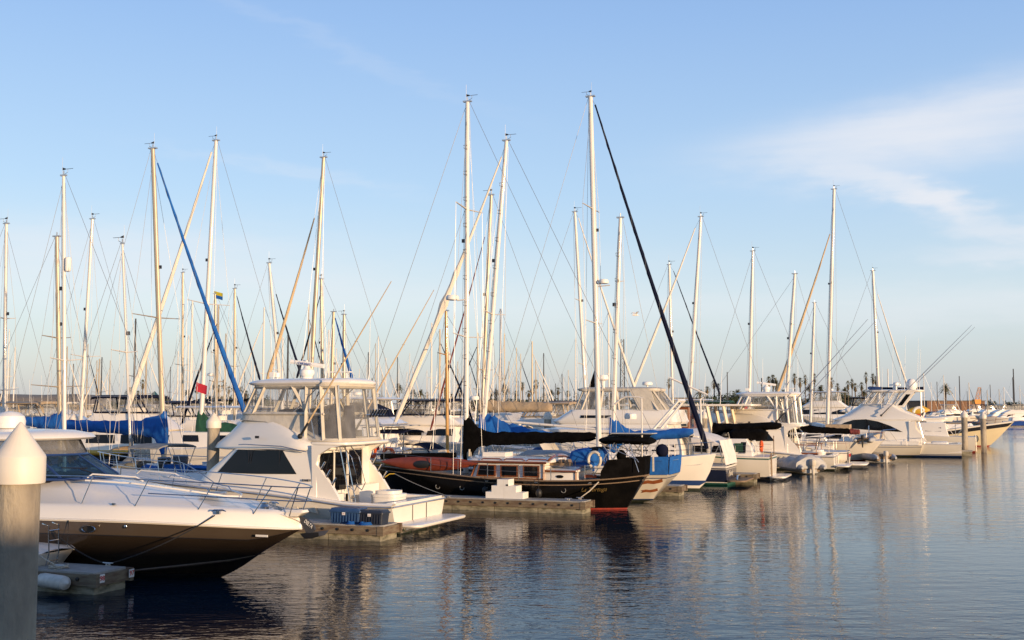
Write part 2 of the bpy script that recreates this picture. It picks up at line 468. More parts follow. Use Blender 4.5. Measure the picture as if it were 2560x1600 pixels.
# ---------------------------------------------------------------- hulls
def hull(parent, S, K, E, rows, mats, n=30, name='hull', transom=True):
    """S sheer control points (x, half beam, z); K centre line (x, z); E section exponents; rows (kind, value, material)"""
    sec = []
    for i in range(n + 1):
        t = i / n; t = t if t < .5 else .5 + .5 * (1 - (1 - (t - .5) * 2) ** 1.35)
        s, k, e = cr(S, t), cr(K, t), cr([(q,) for q in E], t)[0]
        hb = max(s[1], 0.0) if i < n else S[-1][1]
        prev = 0; row = []
        for kind, val, mi in rows:
            dz = max(s[2] - k[1], 1e-3)
            if kind == 'k': p = 0
            elif kind == 'z': p = (val - k[1]) / dz
            elif kind == 's': p = 1 - val / dz
            else: zl = max(.2, k[1]); p = (lerp(zl, s[2], val) - k[1]) / dz
            p = min(max(p, prev), 1); prev = p
            row.append((lerp(k[0], s[0], p), hb * p ** max(e, .05), lerp(k[1], s[2], p)))
        sec.append(row)
    b = MB(); nr = len(rows); vs = []; fs = []; ms = []
    for row in sec:
        vs += [(x, -y, z) for x, y, z in row] + [(x, y, z) for x, y, z in row]
    w = 2 * nr
    for i in range(n):
        for j in range(nr - 1):
            a = i * w + j
            fs += [(a, a + w, a + w + 1, a + 1), (a + nr, a + nr + 1, a + nr + w + 1, a + nr + w)]; ms += [rows[j + 1][2]] * 2
    if transom:
        for j in range(nr - 1):
            fs.append((j, j + 1, nr + j + 1, nr + j)); ms.append(rows[j + 1][2])
    b.add(vs, fs, ms)
    global HULLTREE
    HULLTREE = BVHTree.FromPolygons([Vector(v) for v in vs], fs)
    o = b.build(name, mats, parent, ang=50)
    return o, [r[-1] for r in sec]


def side_y(x, z, side=1, tree=None):
    h = (tree or HULLTREE).ray_cast(Vector((x, side * 12, z)), Vector((0, -side, 0)))
    return abs(h[0].y) if h[0] is not None else 0.5


def deck(parent, sh, x0, x1, dz=0.0, inset=.02, camber=.06, m='deck', name='deck', zf=None):
    b = MB(); rings = []
    for x, y, z in sh:
        if x0 <= x <= x1:
            y = max(y - inset, .005); zz = z - dz if zf is None else zf(x)
            rings.append([(x, y * q, zz + camber * (1 - q * q)) for q in (-1, -.6, -.2, .2, .6, 1)])
    b.loft(rings, (False, False), 0, closed=False)
    return b.build(name, m, parent)


def sheer_rail(parent, sh, dz=0.0, r=.03, m='steel', name='rub_rail', out=.01, sides=(-1, 1), x0=-99, x1=99):
    b = MB()
    for s in sides:
        b.tube([(x, s * (y + out), z - dz) for x, y, z in sh if x0 <= x <= x1], r, 6)
    return b.build(name, m, parent)


def sh_at(sh, x):
    for a, b in zip(sh, sh[1:]):
        if a[0] <= x <= b[0]:
            f = (x - a[0]) / max(b[0] - a[0], 1e-6); return lerp(a[1], b[1], f), lerp(a[2], b[2], f)
    return (sh[0][1:] if x < sh[0][0] else sh[-1][1:])


def lifelines(parent, sh, x0, x1, step=1.6, h=.62, r=.012, wires=(.62, .32), inset=.08, sides=(-1, 1), m='steel'):
    """stanchions (one part each) and the wires strung through them"""
    proto = MB().tube([(0, 0, 0), (0, 0, h)], r, 6).mesh('stanchion', m)
    for s in sides:
        pts = []
        k = max(int((x1 - x0) / step), 1)
        for i in range(k + 1):
            x = lerp(x0, x1, i / k); y, z = sh_at(sh, x); y = max(y - inset, .03); pts.append(Vector((x, s * y, z)))
            o = bpy.data.objects.new('stanchion', proto); C.objects.link(o); o.parent = parent; o.location = pts[-1]
        for hh in wires:
            MB().tube([p + Vector((0, 0, hh)) for p in pts], .007, 4).build('lifeline', 'wire', parent)


def skin_panel(poly, yf, th=.02, mi=0, b=None, side=1, step=.22):
    """thin panel that follows a boat's curved side: outline in (x, z), surface y = yf(x, z)"""
    b = b or MB(); xs = sorted({p[0] for p in poly}); cols = []
    for u, v in zip(xs, xs[1:]):
        k = max(int((v - u) / step), 1); cols += [lerp(u, v, i / k) for i in range(k)]
    cols.append(xs[-1]); out = []
    for x in cols:
        x_ = min(max(x + 1.7e-5, xs[0] + 1e-4), xs[-1] - 1e-4); zs = []
        for p, q in zip(poly, poly[1:] + poly[:1]):
            if (p[0] - x_) * (q[0] - x_) < 0: zs.append(lerp(p[1], q[1], (x_ - p[0]) / (q[0] - p[0])))
        out.append((x, min(zs), max(zs)))
    rings = [[(x, side * (yf(x, z) + o), z) for z, o in ((z0, th), ((z0 + z1) / 2, th), (z1, th), (z1, -th), (z0, -th))] for x, z0, z1 in out]
    return b.loft(rings, (True, True), mi)


def enclosure(parent, rb, rt, frames, mf='canvas', mv=None, w=.05, skip=(), names=('canvas_frame', 'clear_panel')):
    """clear curtains between a lower ring and an upper ring; every curtain is its own part"""
    n = len(rb); rb = [Vector(p) for p in rb]; rt = [Vector(p) for p in rt]
    fb = MB()
    for i in frames: fb.tube([rb[i], rb[i].lerp(rt[i], .5), rt[i]], w, 4)
    for r_ in (rb, rt): fb.tube(r_ + [r_[0]], w, 4, cap=False)
    fb.build(names[0], mf, parent)
    fr = sorted(frames)
    for a, b_ in zip(fr, fr[1:] + [fr[0] + n]):
        if a in skip: continue
        idx = [k % n for k in range(a, b_ + 1)]
        p = MB(); p.loft([[rb[k] for k in idx], [rb[k].lerp(rt[k], .5) for k in idx], [rt[k] for k in idx]], (False, False), 0, closed=False)
        p.build(names[1], mv or VINYL, parent)


# ---------------------------------------------------------------- rig
def jib(parent, a, b, r=.11, m='jibw', n=26, name='furled_jib', bulge=None, tw=9):
    """sail rolled round the forestay from the tack a (low) to the head b"""
    a, b = Vector(a), Vector(b); pts = []; rs = []
    for i in range(n + 1):
        t = i / n; sag = -.012 * (b - a).length * 4 * t * (1 - t)
        pts.append(a.lerp(b, t) + Vector((0, 0, sag)))
        q = r * (1 - .72 * t) * (1 if t > .03 else .6) * (1 + .10 * math.sin(t * tw * 9) + .05 * math.sin(t * 71))
        if bulge:
            for bt, bw, ba in bulge: q *= 1 + ba * math.exp(-((t - bt) / bw) ** 2)
        rs.append(max(q, .018))
    b_ = MB().tube(pts, rs, 8)
    o = b_.build(name, m, parent)
    if m in ('canvasb', 'canvasn'):
        L = (b - a).length; k = int(L * 10); hp = []; d = (b - a).normalized(); u = d.cross(Vector((0, 1, 0))).normalized(); v = d.cross(u)
        for i in range(k + 1):
            t = i / k; j = min(int(t * n), n - 1); f = t * n - j; ang = t * L * 2.6
            hp.append(pts[j].lerp(pts[j + 1], f) + (u * math.cos(ang) + v * math.sin(ang)) * (lerp(rs[j], rs[j + 1], f) + .004))
        MB().tube(hp, .009, 3).build('spiral_lashing', 'canvasg', o)
    return o


def sail_cover(parent, p0, p1, up=(.34, .16), dn=(.24, .15), w=.20, m='canvasb', rise=1.0, dec=.45, n=30, seed=1, name='sail_cover', tail=0.0, front=.16, sag=0.0):
    """canvas over a flaked sail: from the mast (p0) to the boom end (p1), standing up the mast by rise, hanging down it by tail"""
    rnd = random.Random(seed); p0, p1 = Vector(p0), Vector(p1); d = (p1 - p0); L = d.length; d.normalize(); side = Vector((-d.y, d.x, 0)).normalized()
    rings = []
    ph = [rnd.uniform(0, 6.28) for _ in range(5)]
    for i in range(n + 1):
        t = (i / n) ** 1.5; x = -front + t * (L + front); xx = max(x, 0)
        u = lerp(up[0], up[1], min(1, t * 1.1)) + rise * math.exp(-(xx / dec) ** 1.15)
        dd = lerp(dn[0], dn[1], t) + tail * math.exp(-(xx / .28) ** 2)
        ww = w * lerp(1, .72, t)
        if i == n: u *= .6; dd *= .6; ww *= .6
        if i == 0: ww *= .55
        ring = []
        for k in range(16):
            a = 2 * math.pi * k / 16; ca, sa = math.cos(a), math.sin(a)
            wr = 1 + .07 * math.sin(5 * x + 2 * a + ph[0]) + .06 * math.sin(13 * x - 3 * a + ph[1]) + .05 * math.sin(27 * x + 4 * a + ph[2]) + .03 * math.sin(41 * x + ph[4])
            zz = (u if sa > 0 else dd) * sa * wr
            yy = ww * ca * (1 - .6 * max(sa, 0) ** 1.3) * wr
            ring.append(p0 + d * x + side * yy + Vector((0, 0, zz - sag * 4 * t * (1 - t))))
        rings.append(ring)
    return MB().loft(rings).build(name, m, parent, ang=70)


def radar(parent, c, r=.3, name='radar', m='plastw'):
    return MB().lathe([(r * .5, -.12), (r * .95, -.10), (r, -.03), (r * .98, .05), (r * .8, .11), (.001, .13)], c, 18).build(name, m, parent)


def vane(parent, p, s=1):
    b = MB().tube([p, p + Vector((.22 * s, 0, .10)), p + Vector((.22 * s, 0, .24))], .010, 4)
    b.tube([p + Vector((-.02 * s, 0, .24)), p + Vector((.5 * s, 0, .24))], .010, 4)
    b.prism([(p.x - .06 * s, p.z + .20), (p.x + .10 * s, p.z + .22), (p.x + .10 * s, p.z + .27), (p.x - .06 * s, p.z + .32)], p.y - .008, p.y + .008)
    b.build('wind_vane', 'boot', parent)
    a = MB().tube([p + Vector((-.05 * s, .03, 0)), p + Vector((-.05 * s, .03, .75))], .006, 4); a.build('antenna', 'wire', parent)


def mast_part(parent, a, b, w, m, steps=0, oval=1.22):
    """a mast section tapering to its truck"""
    a, b = Vector(a), Vector(b); L = (b - a).length
    w /= 1.22
    pts = [a.lerp(b, t) for t in (0, .3, .6, .85, .97, 1)]
    o = MB().tube(pts, [w, w, w * .98, w * .9, w * .82, w * .8], 12, sq=oval).build('mast', m, parent)
    cap = MB(); d = (b - a).normalized()
    cap.box(b + Vector((0, 0, .03)), (w * 4.2, w * 1.7, .06)); cap.tube([b, b + Vector((0, 0, .22))], .03, 6)
    cap.build('masthead', 'alu', parent)
    if steps:
        me = MB().tube([(w, .0, 0), (w + .02, -.16, .02), (w + .02, -.18, .16), (w, -.02, .18)], .014, 4).mesh('mast_step', 'wire')
        for i in range(steps):
            p = a.lerp(b, .16 + .78 * i / steps)
            s_ = bpy.data.objects.new('mast_step', me); C.objects.link(s_); s_.parent = o; s_.location = p
            s_.rotation_euler = (0, 0, R(120))
    return o


def spreader(parent, p, hw=1.1, r=.055, m='alu', sweep=-.12, up=.08):
    p = Vector(p)
    MB().tube([p + Vector((sweep, -hw, up)), p, p + Vector((sweep, hw, up))], [r * .7, r * 1.2, r * .7], 6, sq=.5).build('spreader', m, parent)
    return [p + Vector((sweep, -hw, up)), p + Vector((sweep, hw, up))]


def rig(parent, a, b, w, m, spr=((.5, 1.1),), bow=None, stern=None, beam=1.5, deckz=1.0, steps=0, vn=1, stay=True, lower=True, r=.009):
    """mast with spreaders, shrouds, stays; a base, b truck (local)"""
    a, b = Vector(a), Vector(b)
    mo = mast_part(parent, a, b, w, m, steps)
    tips = []
    for f, hw in spr: tips.append(spreader(parent, a.lerp(b, f), hw, m=m if m != 'spruce' else 'spruce'))
    for s in (0, 1):
        y = (-1, 1)[s] * beam
        path = [Vector((a.x - .15, y, deckz))] + [t[s] for t in tips] + [a.lerp(b, .97)]
        MB().tube(path, r, 4).build('shroud', 'wire', parent)
        if lower and tips:
            wire('shroud', (a.x - .45, y * .95, deckz), a.lerp(b, spr[0][0] * .96), parent, r)
    if bow is not None and stay: wire('forestay', bow, a.lerp(b, .985), parent, r)
    if stern is not None: wire('backstay', stern, b + Vector((-.1, 0, 0)), parent, r)
    wire('halyard', (a.x - .9, .25, deckz + .5), b - Vector((.1, 0, .3)), parent, r * .8)
    wire('halyard', (a.x + .35, -.2, deckz + .2), b + Vector((.1, 0, -.4)), parent, r * .8)
    q_ = a.lerp(b, .62); MB().box(q_ + Vector((w + .06, 0, 0)), (.12, .09, .16)).build('mast_light', 'boot', parent)
    if vn: vane(parent, b + Vector((0, 0, .05)), vn)
    return mo
# ---------------------------------------------------------------- water, quay and unseen shading bank behind the camera
def build_water():
    m = bpy.data.materials.new('harbour_water'); m.use_nodes = True
    t = m.node_tree; q = NG(t); b = t.nodes['Principled BSDF']
    b.inputs['Base Color'].default_value = (.003, .013, .024, 1); b.inputs['Roughness'].default_value = .03
    b.inputs['IOR'].default_value = 1.21
    co = q.new('ShaderNodeTexCoord')

    def nz(sc, st, det, rz=0.0):
        mp = q.new('ShaderNodeMapping'); mp.inputs['Scale'].default_value = st; mp.inputs['Rotation'].default_value = (0, 0, rz)
        q.link(co.outputs['Object'], mp.inputs[0])
        n = q.new('ShaderNodeTexNoise'); n.inputs['Scale'].default_value = sc; n.inputs['Detail'].default_value = det; n.inputs['Roughness'].default_value = .5
        q.link(mp.outputs[0], n.inputs['Vector']); return n.outputs[0]
    fine = nz(4.2, (.75, 1.5, 1), 2, R(14)); mid = nz(1.15, (.7, 1.4, 1), 2, R(-8)); big = nz(.055, (1, 1, 1), 3)
    patch = q.new('ShaderNodeMapRange'); patch.inputs[1].default_value = .36; patch.inputs[2].default_value = .66; patch.inputs[3].default_value = .18; patch.inputs[4].default_value = 1.5
    q.link(big, patch.inputs[0])
    hgt = q.m('MULTIPLY', q.m('ADD', q.m('MULTIPLY', fine, .55), q.m('MULTIPLY', mid, 1.3)), patch.outputs[0])
    bp = q.new('ShaderNodeBump'); bp.inputs['Strength'].default_value = 1.0; bp.inputs['Distance'].default_value = .022
    q.link(hgt, bp.inputs['Height']); q.link(bp.outputs[0], b.inputs['Normal'])
    o = MB().add([(-2500, -60, 0), (2500, -60, 0), (2500, 6000, 0), (-2500, 6000, 0)], [(0, 1, 2, 3)]).build('water', m)
    structure(o)
    s = MB().box((0, 2970, -4.6), (5000, 6060, .2)).build('seabed', 'conc'); structure(s)
    # stepped waterfront the photographer stands on; its high rear tier is unseen, added and sized to shade the first berths
    e = MB(); e.prism([(-40, -4), (2.2, -4), (2.2, 2.7), (-14, 2.7), (-15, 6.45), (-60, 6.45), (-60, -4)], -160, 160, f=lambda x, y, z: (y, x, z))
    structure(e.build('quay_shade_bank', 'conc'))


build_water()


# ---------------------------------------------------------------- piles
def pile(px, py, Y, tip, r=.205, label='', base=-4.0, group='mooring piles with white cone caps', lean=0.0):
    p = atY(px, py, Y); t = thing('mooring_pile', label, 'pile', (p.x, Y, 0), 0, group)
    zt = p.z; sh = zt - (.59 if Y < 20 else 2.5 * r)
    b = MB(); b.lathe([(r, base), (r, 0), (r, sh + .1)], n=24).build('pile_shaft', 'conc', t)
    MB().lathe([(r * 1.2, sh - .02), (r * 1.215, sh), (r * 1.215, lerp(sh, zt, .40)), (r * 1.185, lerp(sh, zt, .43)), (r * .14, zt - .028), (r * .06, zt - .006), (.001, zt)], n=28).build('pile_cap', 'capw', t)
    if lean: t.rotation_euler = (0, lean, 0)
    return t


pile(52, 1054, 11.25, 0, label='big concrete pile with white cone cap close in the left corner', base=-4.2)
pile(535, 1031, 42, 0, .225, 'concrete pile with white cone cap beside the flybridge of the cream sportfisher')
pile(2410, 1025, 98, 0, .255, 'shaded concrete pile behind the square white stern at the right')
pile(2457, 1029, 104.7, 0, .255, 'sunlit concrete pile standing in the open water right of its twin')
pile(1369, 1025, 78, 0, .25, 'concrete pile with white cap below the end of the tan sail cover')
pile(1760, 1025, 86, 0, .25, 'concrete pile with white cap seen between the pillars of the wooden cabin boat')
pile(186, 1031, 62, 0, .22, 'concrete pile with white cap by the hardtop cruiser behind the long blue sail cover')


# ---------------------------------------------------------------- floating docks
def finger(px, py, L, w, label, fb=.5, signs=(), gap=1.9, hose=False, deg=BOWR):
    o = wl(px, py); t = thing('finger_dock', label, 'dock', o, deg, 'concrete finger docks')
    d = MB().slab([(-L, .03), (-.08, .03), (-.03, .08), (-.03, w - .08), (-.08, w - .03), (-L, w - .03)], fb - .10, fb)
    d.build('dock_deck', 'dock', t)
    b = MB(); b.box((-L / 2, 0, fb - .17), (L, .09, .26)); b.box((-L / 2, w, fb - .17), (L, .09, .26)); b.box((0, w / 2, fb - .172), (.09, w - .09, .255))
    b.box((-.02, .0, fb - .17), (.22, .12, .30)); b.box((-.02, w, fb - .17), (.22, .12, .30))
    wa = b.build('timber_waler', 'waler', t)
    bolt = MB().lathe([(.045, -.03), (.045, .02), (.02, .03), (.001, .03)], axis='y', n=8).mesh('bolt', 'rubber')
    for i in range(int(L / .55)):
        q = bpy.data.objects.new('bolt', bolt); C.objects.link(q); q.parent = wa; q.location = (-.45 - i * .55, -.055, fb - .15); q.rotation_euler = (math.pi, 0, 0)
    x = -.05; i = 0
    while x > -L + .3:
        g_ = min(gap, L + x); MB().box((x - g_ / 2, w / 2, -.10), (g_ - .025, w - .10, .62)).build('float', 'float', t); x -= g_; i += 1
    return t, o


def cleat(parent_none, p, deg, label):
    t = MB(); t.box((0, 0, .02), (.10, .07, .04)); t.tube([(-.04, 0, 0), (-.04, 0, .07)], .02, 6); t.tube([(.04, 0, 0), (.04, 0, .07)], .02, 6)
    t.tube([(-.15, 0, .085), (-.05, 0, .075), (.05, 0, .075), (.15, 0, .085)], [.012, .02, .02, .012], 6)
    o = t.build('cleat', 'alu', None, p, R(deg)); tag(o, label, 'cleat', 'cleats on the finger docks'); return o


def fw(o, x, y, z=0): return o + UX * x + VX * y + Vector((0, 0, z))


f1, o1 = finger(236, 1489, 12, 1.15, 'small dock end with red numbers in the shade beside the big pile', .5)
for y_, tx_ in ((.17, '98'), (1.10, '97')):
    MB().box((.115 if y_ > 1 else .053, y_, .36), (.012, .17, .19)).build('number_plate', 'sign', f1)
    text(tx_, .16, 'red', f1, (.125 if y_ > 1 else .063, y_, .36), (0, 1, 0), (0, 0, 1), 'number_lettering')
cleat(0, fw(o1, -.5, 1.0, .5), -21, 'cleat holding the black line by the brown hull')
cleat(0, fw(o1, -1.3, .3, .5), -21, 'cleat wound with pale rope above the cylindrical fender')

f2, o2 = finger(953, 1355, 14, 1.25, 'concrete dock carrying the two storage bins')
cleat(0, fw(o2, -.5, 1.0, .5), -21, 'cleat on the tip of the dock with the two bins')
f3, o3 = finger(1459, 1286, 14, 1.2, 'long concrete dock with bolted timber edge and white steps beside the black hull')
cleat(0, fw(o3, -.75, .35, .5), -21, 'cleat near the free end of the dock with the white steps')
cleat(0, fw(o3, -.45, .95, .5), -21, 'cleat holding the pale stern line of the black hull')
f4, o4 = finger(1701, 1241, 13, 1.15, 'dock end in shade below the bow of the white sloop')
f5, o5 = finger(1888, 1207, 13, 1.15, 'dock end squeezed between the navy stern and the green striped hull')


def long_dock(p, q, w, label, name='walkway_dock'):
    p, q = Vector(p), Vector(q); d = q - p; a = math.degrees(math.atan2(d.y, d.x))
    t = thing(name, label, 'dock', (p.x, p.y, 0), a, 'walkway docks')
    MB().box((d.length / 2, 0, .45), (d.length, w, .1)).build('dock_deck', 'dock', t)
    MB().box((d.length / 2, 0, .05), (d.length, w - .1, .7)).build('float', 'float', t)
    return t


RD = Vector((.544, .84, 0)).normalized()
r0 = Vector((o1.x, o1.y, 0)) - UX * 15
long_dock(r0 - RD * 20, r0 + RD * 95, 2.4, 'long walkway dock behind the first row of boats')

# --- things on the docks
bx = f2


def bin_box(name, label, p, s, m, deg):
    t = thing(name, label, 'bin', p, deg, 'storage bins on the dock')
    lx, ly, lz = s; b = MB()
    b.loft([rrect(-lx / 2 + .04, lx / 2 - .04, ly / 2 - .04, .05, 0), rrect(-lx / 2, lx / 2, ly / 2, .06, lz * .78)])
    n = int(lx / .105)
    for i in range(n): b.box((-lx / 2 + .09 + i * (lx - .18) / (n - 1), -ly / 2 + .008, lz * .40), (.035, .035, lz * .62))
    b.build('bin_body', m, t)
    l = MB(); l.loft([rrect(-lx / 2 - .03, lx / 2 + .03, ly / 2 + .03, .06, lz * .74), rrect(-lx / 2 - .03, lx / 2 + .03, ly / 2 + .03, .06, lz * .84), rrect(-lx / 2, lx / 2, ly / 2, .06, lz * .86), rrect(-lx / 2 + .03, lx / 2 - .03, ly / 2 - .03, .06, lz), rrect(-lx / 2 + .12, lx / 2 - .12, ly / 2 - .12, .06, lz * 1.0)])
    l.build('bin_lid', m, t)
    MB().box((-.02, -ly / 2 - .035, lz * .66), (.11, .012, .09)).build('warning_sticker', 'sign', t)
    MB().prism([(-.045, lz * .645), (.0, lz * .645), (-.022, lz * .69)], -ly / 2 - .048, -ly / 2 - .04).build('sticker_mark', 'red', t)
    return t


bin_box('storage_bin', 'larger ribbed blue plastic bin on the dock', fw(o2, -1.42, .46, .5), (1.12, .60, .50), 'binb', -21)
bin_box('storage_bin', 'smaller dark navy plastic bin on the dock', fw(o2, -.50, .46, .5), (.86, .55, .47), 'bink', -21)
hz = MB()
for k in range(3): hz.torus((0, 0, .02 + .03 * k), .20 - .02 * k, .018, 20, 6, 'z')
h1 = hz.build('hose_coil', 'canvasb', None, fw(o2, -.62, .10, .5)); tag(h1, 'blue hose coiled on the dock in front of the navy bin', 'hose')
hz = MB()
for k in range(3): hz.torus((0, 0, .02 + .03 * k), .13 - .02 * k, .018, 20, 6, 'z')
h2 = hz.build('hose_coil', 'canvasb', None, fw(o2, -1.15, .10, .5)); tag(h2, 'small blue hose coil on the dock before the ribbed bin', 'hose')

t = thing('dock_steps', 'white two sided boarding steps standing on the dock by the black hull', 'steps', fw(o3, -3.55, .62, .5), -21)
b = MB(); b.prism([(-.78, 0), (.02, 0), (.02, .78), (-.27, .78), (-.27, .52), (-.52, .52), (-.52, .26), (-.78, .26)], -.33, .33); b.build('step_block', 'plastw', t)
b = MB(); b.prism([(.026, 0), (.86, 0), (.86, .26), (.56, .26), (.56, .52), (.22, .52), (.22, .78), (.026, .78)], -.33, .33); b.build('step_block', 'plastw', t)
MB().box((.17, -.334, .55), (.10, .012, .07)).build('step_latch', 'rubber', t)


def tg(o, l, c, g_=None): return tag(o, l, c, g_)


# far pontoon walkways
for k, (off, a0, a1) in enumerate([(62, 10, 150), (112, 30, 230), (165, 40, 330), (222, 60, 420)]):
    p = r0 - UX * off
    long_dock(p + RD * a0, p + RD * a1, 2.2, ['second walkway dock between the crowded berths', 'third walkway dock farther back among the masts', 'fourth walkway dock deep in the marina', 'farthest walkway dock below the palm shore'][k])
# ---------------------------------------------------------------- the bronze hulled express cruiser in the foreground
WSCREEN = clear_mat('windscreen', (.26, .42, .58), .36, .04, (.03, .06, .09))


def express_cruiser():
    p = wl(556, 1443); o = p - UX * 10.2; fr = Frame(o.x, o.y, BOWR)
    t = boat(fr, 'motor_yacht', 'express motor yacht with bronze brown hull and white deck, bow toward the open water', 'motor boat')
    S = [(0, 1.86, 1.40), (2.4, 1.95, 1.46), (4.6, 1.97, 1.50), (6.6, 1.94, 1.52), (8.6, 1.80, 1.53), (10.4, 1.36, 1.47), (11.6, .78, 1.39), (12.2, .36, 1.34), (12.5, 0, 1.32)]
    K = [(0, -.5), (2.4, -.55), (4.6, -.55), (6.6, -.5), (8.4, -.4), (9.6, -.2), (10.6, .2), (11.5, .75), (12.5, 1.30)]
    E_ = [.26, .26, .28, .34, .46, .70, .85, .95, 1]
    rows = [('k', 0, 0), ('z', .02, 0), ('z', .12, 0), ('f', .18, 1), ('f', .42, 2), ('f', .69, 2), ('f', .71, 4), ('f', .95, 3), ('s', .035, 5), ('s', 0, 4)]
    ho, sh = hull(t, S, K, E_, rows, ['boot', 'brown_shaded', 'brown_shaded', 'brown', 'boot', 'gelb'], 44)  # lower bands take the brown darkened for shade
    # spray chine moulded along the topsides, coloured lighter for light reflected onto it
    b = MB()
    for s in (-1, 1):
        b.tube([(7.6, s * 1.66, .10), (8.8, s * 1.44, .30), (9.9, s * 1.03, .42), (10.8, s * .56, .52), (11.3, s * .22, .62)], [.02, .05, .055, .045, .015], 6, sq=.6)
    b.build('spray_chine', 'brown', ho)
    zc = lambda x: cr([(2.05,), (2.1,), (2.35,), (2.50,), (2.48,), (2.36,), (2.18,), (2.0,), (1.72,), (1.55,)], x / 12.5)[0]
    rings = []
    for x, y, z in sh:
        q = lambda d: max(y - d, .004)
        f = min(1, y / .6); zz = zc(x)
        half = [(y, z + .002), (q(.03), z + .10), (q(.10), z + .22 * f + .06), (q(.22), z + .30 * f + .06), (q(.42), z + .33 * f + .06), (y * .62, lerp(z + .36 * f + .06, zz, .45)), (y * .34, lerp(z + .38, zz, .9)), (0, zz)]
        rings.append([(x, -a, c) for a, c in half] + [(x, a, c) for a, c in reversed(half[:-1])])
    d = MB().loft(rings, (True, False), 0, closed=False).build('deck', 'gelb', t, ang=60)
    sheer_rail(t, sh, .02, .022, 'gelb', 'rub_rail', .012)
    # low curved coach roof rim and hatch
    b = MB()
    for s in (-1, 1): b.tube([(6.9, s * 1.25, 2.42), (8.2, s * 1.0, 2.36), (9.6, s * .72, 2.20), (10.5, s * .35, 2.06), (10.7, 0, 2.03)], .022, 6)
    b.build('deck_rim', 'gelb', d)
    b = MB(); b.ball((9.9, -.05, 2.105), (.36, .26, .035), 16); b.build('deck_hatch', 'bglass', d)
    b = MB(); b.torus((9.9, -.05, 2.10), .33, .025, 20, 6, 'z'); b.build('hatch_rim', 'alu', d)
    for s in (-1, 1): MB().tube([(6.7, s * .95, 2.47), (6.85, s * .93, 2.56), (8.1, s * .78, 2.50), (8.3, s * .76, 2.40)], .022, 6).build('grab_rail', 'gelb', d)
    for s in (-1, 1): MB().tube([(8.0, s * .62, 2.40), (8.1, s * .62, 2.48), (10.0, s * .45, 2.24), (10.1, s * .45, 2.14)], .014, 6).build('grab_rail', 'steel', d)
    # windscreen, tinted side glass, upper screens, hardtop
    base = [(6.62, 0), (6.42, .60), (5.98, 1.08), (5.35, 1.42), (4.4, 1.60), (3.2, 1.66), (2.2, 1.66)]
    topc = [(5.50, 0), (5.36, .50), (4.98, .92), (4.5, 1.20), (3.9, 1.38), (3.1, 1.46), (2.2, 1.48)]
    top2 = [(5.12, 0), (5.0, .50), (4.66, .95), (4.2, 1.24), (3.7, 1.42), (3.0, 1.50), (2.2, 1.52)]
    full = lambda c, z: [(x, -y, z(x)) for x, y in reversed(c)] + [(x, y, z(x)) for x, y in c[1:]]
    A, B, Cc = full(base, lambda x: 2.40 + .015 * (x - 5)), full(topc, lambda x: 3.0), full(top2, lambda x: 3.42)
    nA = len(A)
    for i in range(nA - 1):
        MB().loft([[A[i], A[i + 1]], [B[i], B[i + 1]]], (False, False), 0, closed=False).build('windscreen_pane', WSCREEN, t)
    b = MB(); b.tube(A, .035, 6); b.tube(B, .05, 6, sq=.8)
    for i in (0, 2, 4, 8, 10, 12): b.tube([A[i], B[i]], .035, 5)
    b.tube([A[6], B[6]], .025, 5)
    b.build('windscreen_frame', 'bootb', t)
    for i in range(nA - 1):
        MB().loft([[B[i], B[i + 1]], [Cc[i], Cc[i + 1]]], (False, False), 0, closed=False).build('upper_screen', VINYLT, t)
    for i in (0, 2, 4, 8, 10, 12): MB().tube([B[i], Cc[i]], .04, 5).build('hardtop_post', 'boot', t)
    h = MB().loft([rrect(1.2, 5.1, 1.50, (.5, 1.45), 3.38, n=8), rrect(1.1, 5.40, 1.70, (.6, 1.6), 3.40, n=8), rrect(1.05, 5.48, 1.74, (.6, 1.65), 3.45, n=8), rrect(1.1, 5.38, 1.68, (.6, 1.6), 3.53, n=8, crown=.03), rrect(1.4, 4.9, 1.25, (.5, 1.2), 3.61, n=8, crown=.05), rrect(2.0, 4.2, .6, .5, 3.67, n=8)]).build('hardtop', 'gelb', t, ang=60)
    MB().lathe([(.30, 0), (.40, .04), (.42, .22), (.38, .36), (.24, .46), (.001, .50)], (3.1, 0, 3.66), 22).build('radome', 'plastw', t)
    b = MB(); b.box((4.3, -.6, 2.35), (.6, .7, 1.1)); b.box((4.1, -.6, 2.95), (.18, .7, .5)); b.build('helm_seat', 'canvasg', t)
    b = MB(); b.loft([rrect(4.6, 6.1, 1.3, .5, 2.30, .8), rrect(4.7, 5.9, 1.2, .5, 2.50, .7)]); b.build('dashboard', 'boot', t)
    MB().torus((5.0, -.6, 2.72), .19, .014, 18, 6, 'x').build('steering_wheel', 'steel', t)
    b = MB(); b.tube([(6.6, -.25, 2.46), (6.15, -.62, 2.66)], .012, 4); b.tube([(6.25, -.45, 2.67), (5.85, -.95, 2.70)], .014, 4); b.build('wiper', 'rubber', t)
    # bow rail
    bases = [(5.4, 1.80, 1.90), (7.22, 1.72, 1.89), (8.75, 1.60, 1.86), (10.29, 1.22, 1.74), (11.5, .70, 1.62)]
    tops = [(5.5, 1.72, 2.55), (7.46, 1.62, 2.55), (9.06, 1.50, 2.50), (10.70, 1.14, 2.44), (12.02, .64, 2.36), (12.55, .30, 2.32), (12.72, 0, 2.31)]
    for s in (-1, 1):
        for (x, y, z), (x2, y2, z2) in zip(bases, tops):
            MB().tube([(x, s * y, z), (x2, s * y2, z2)], .014, 6).build('rail_stanchion', 'steel', t)
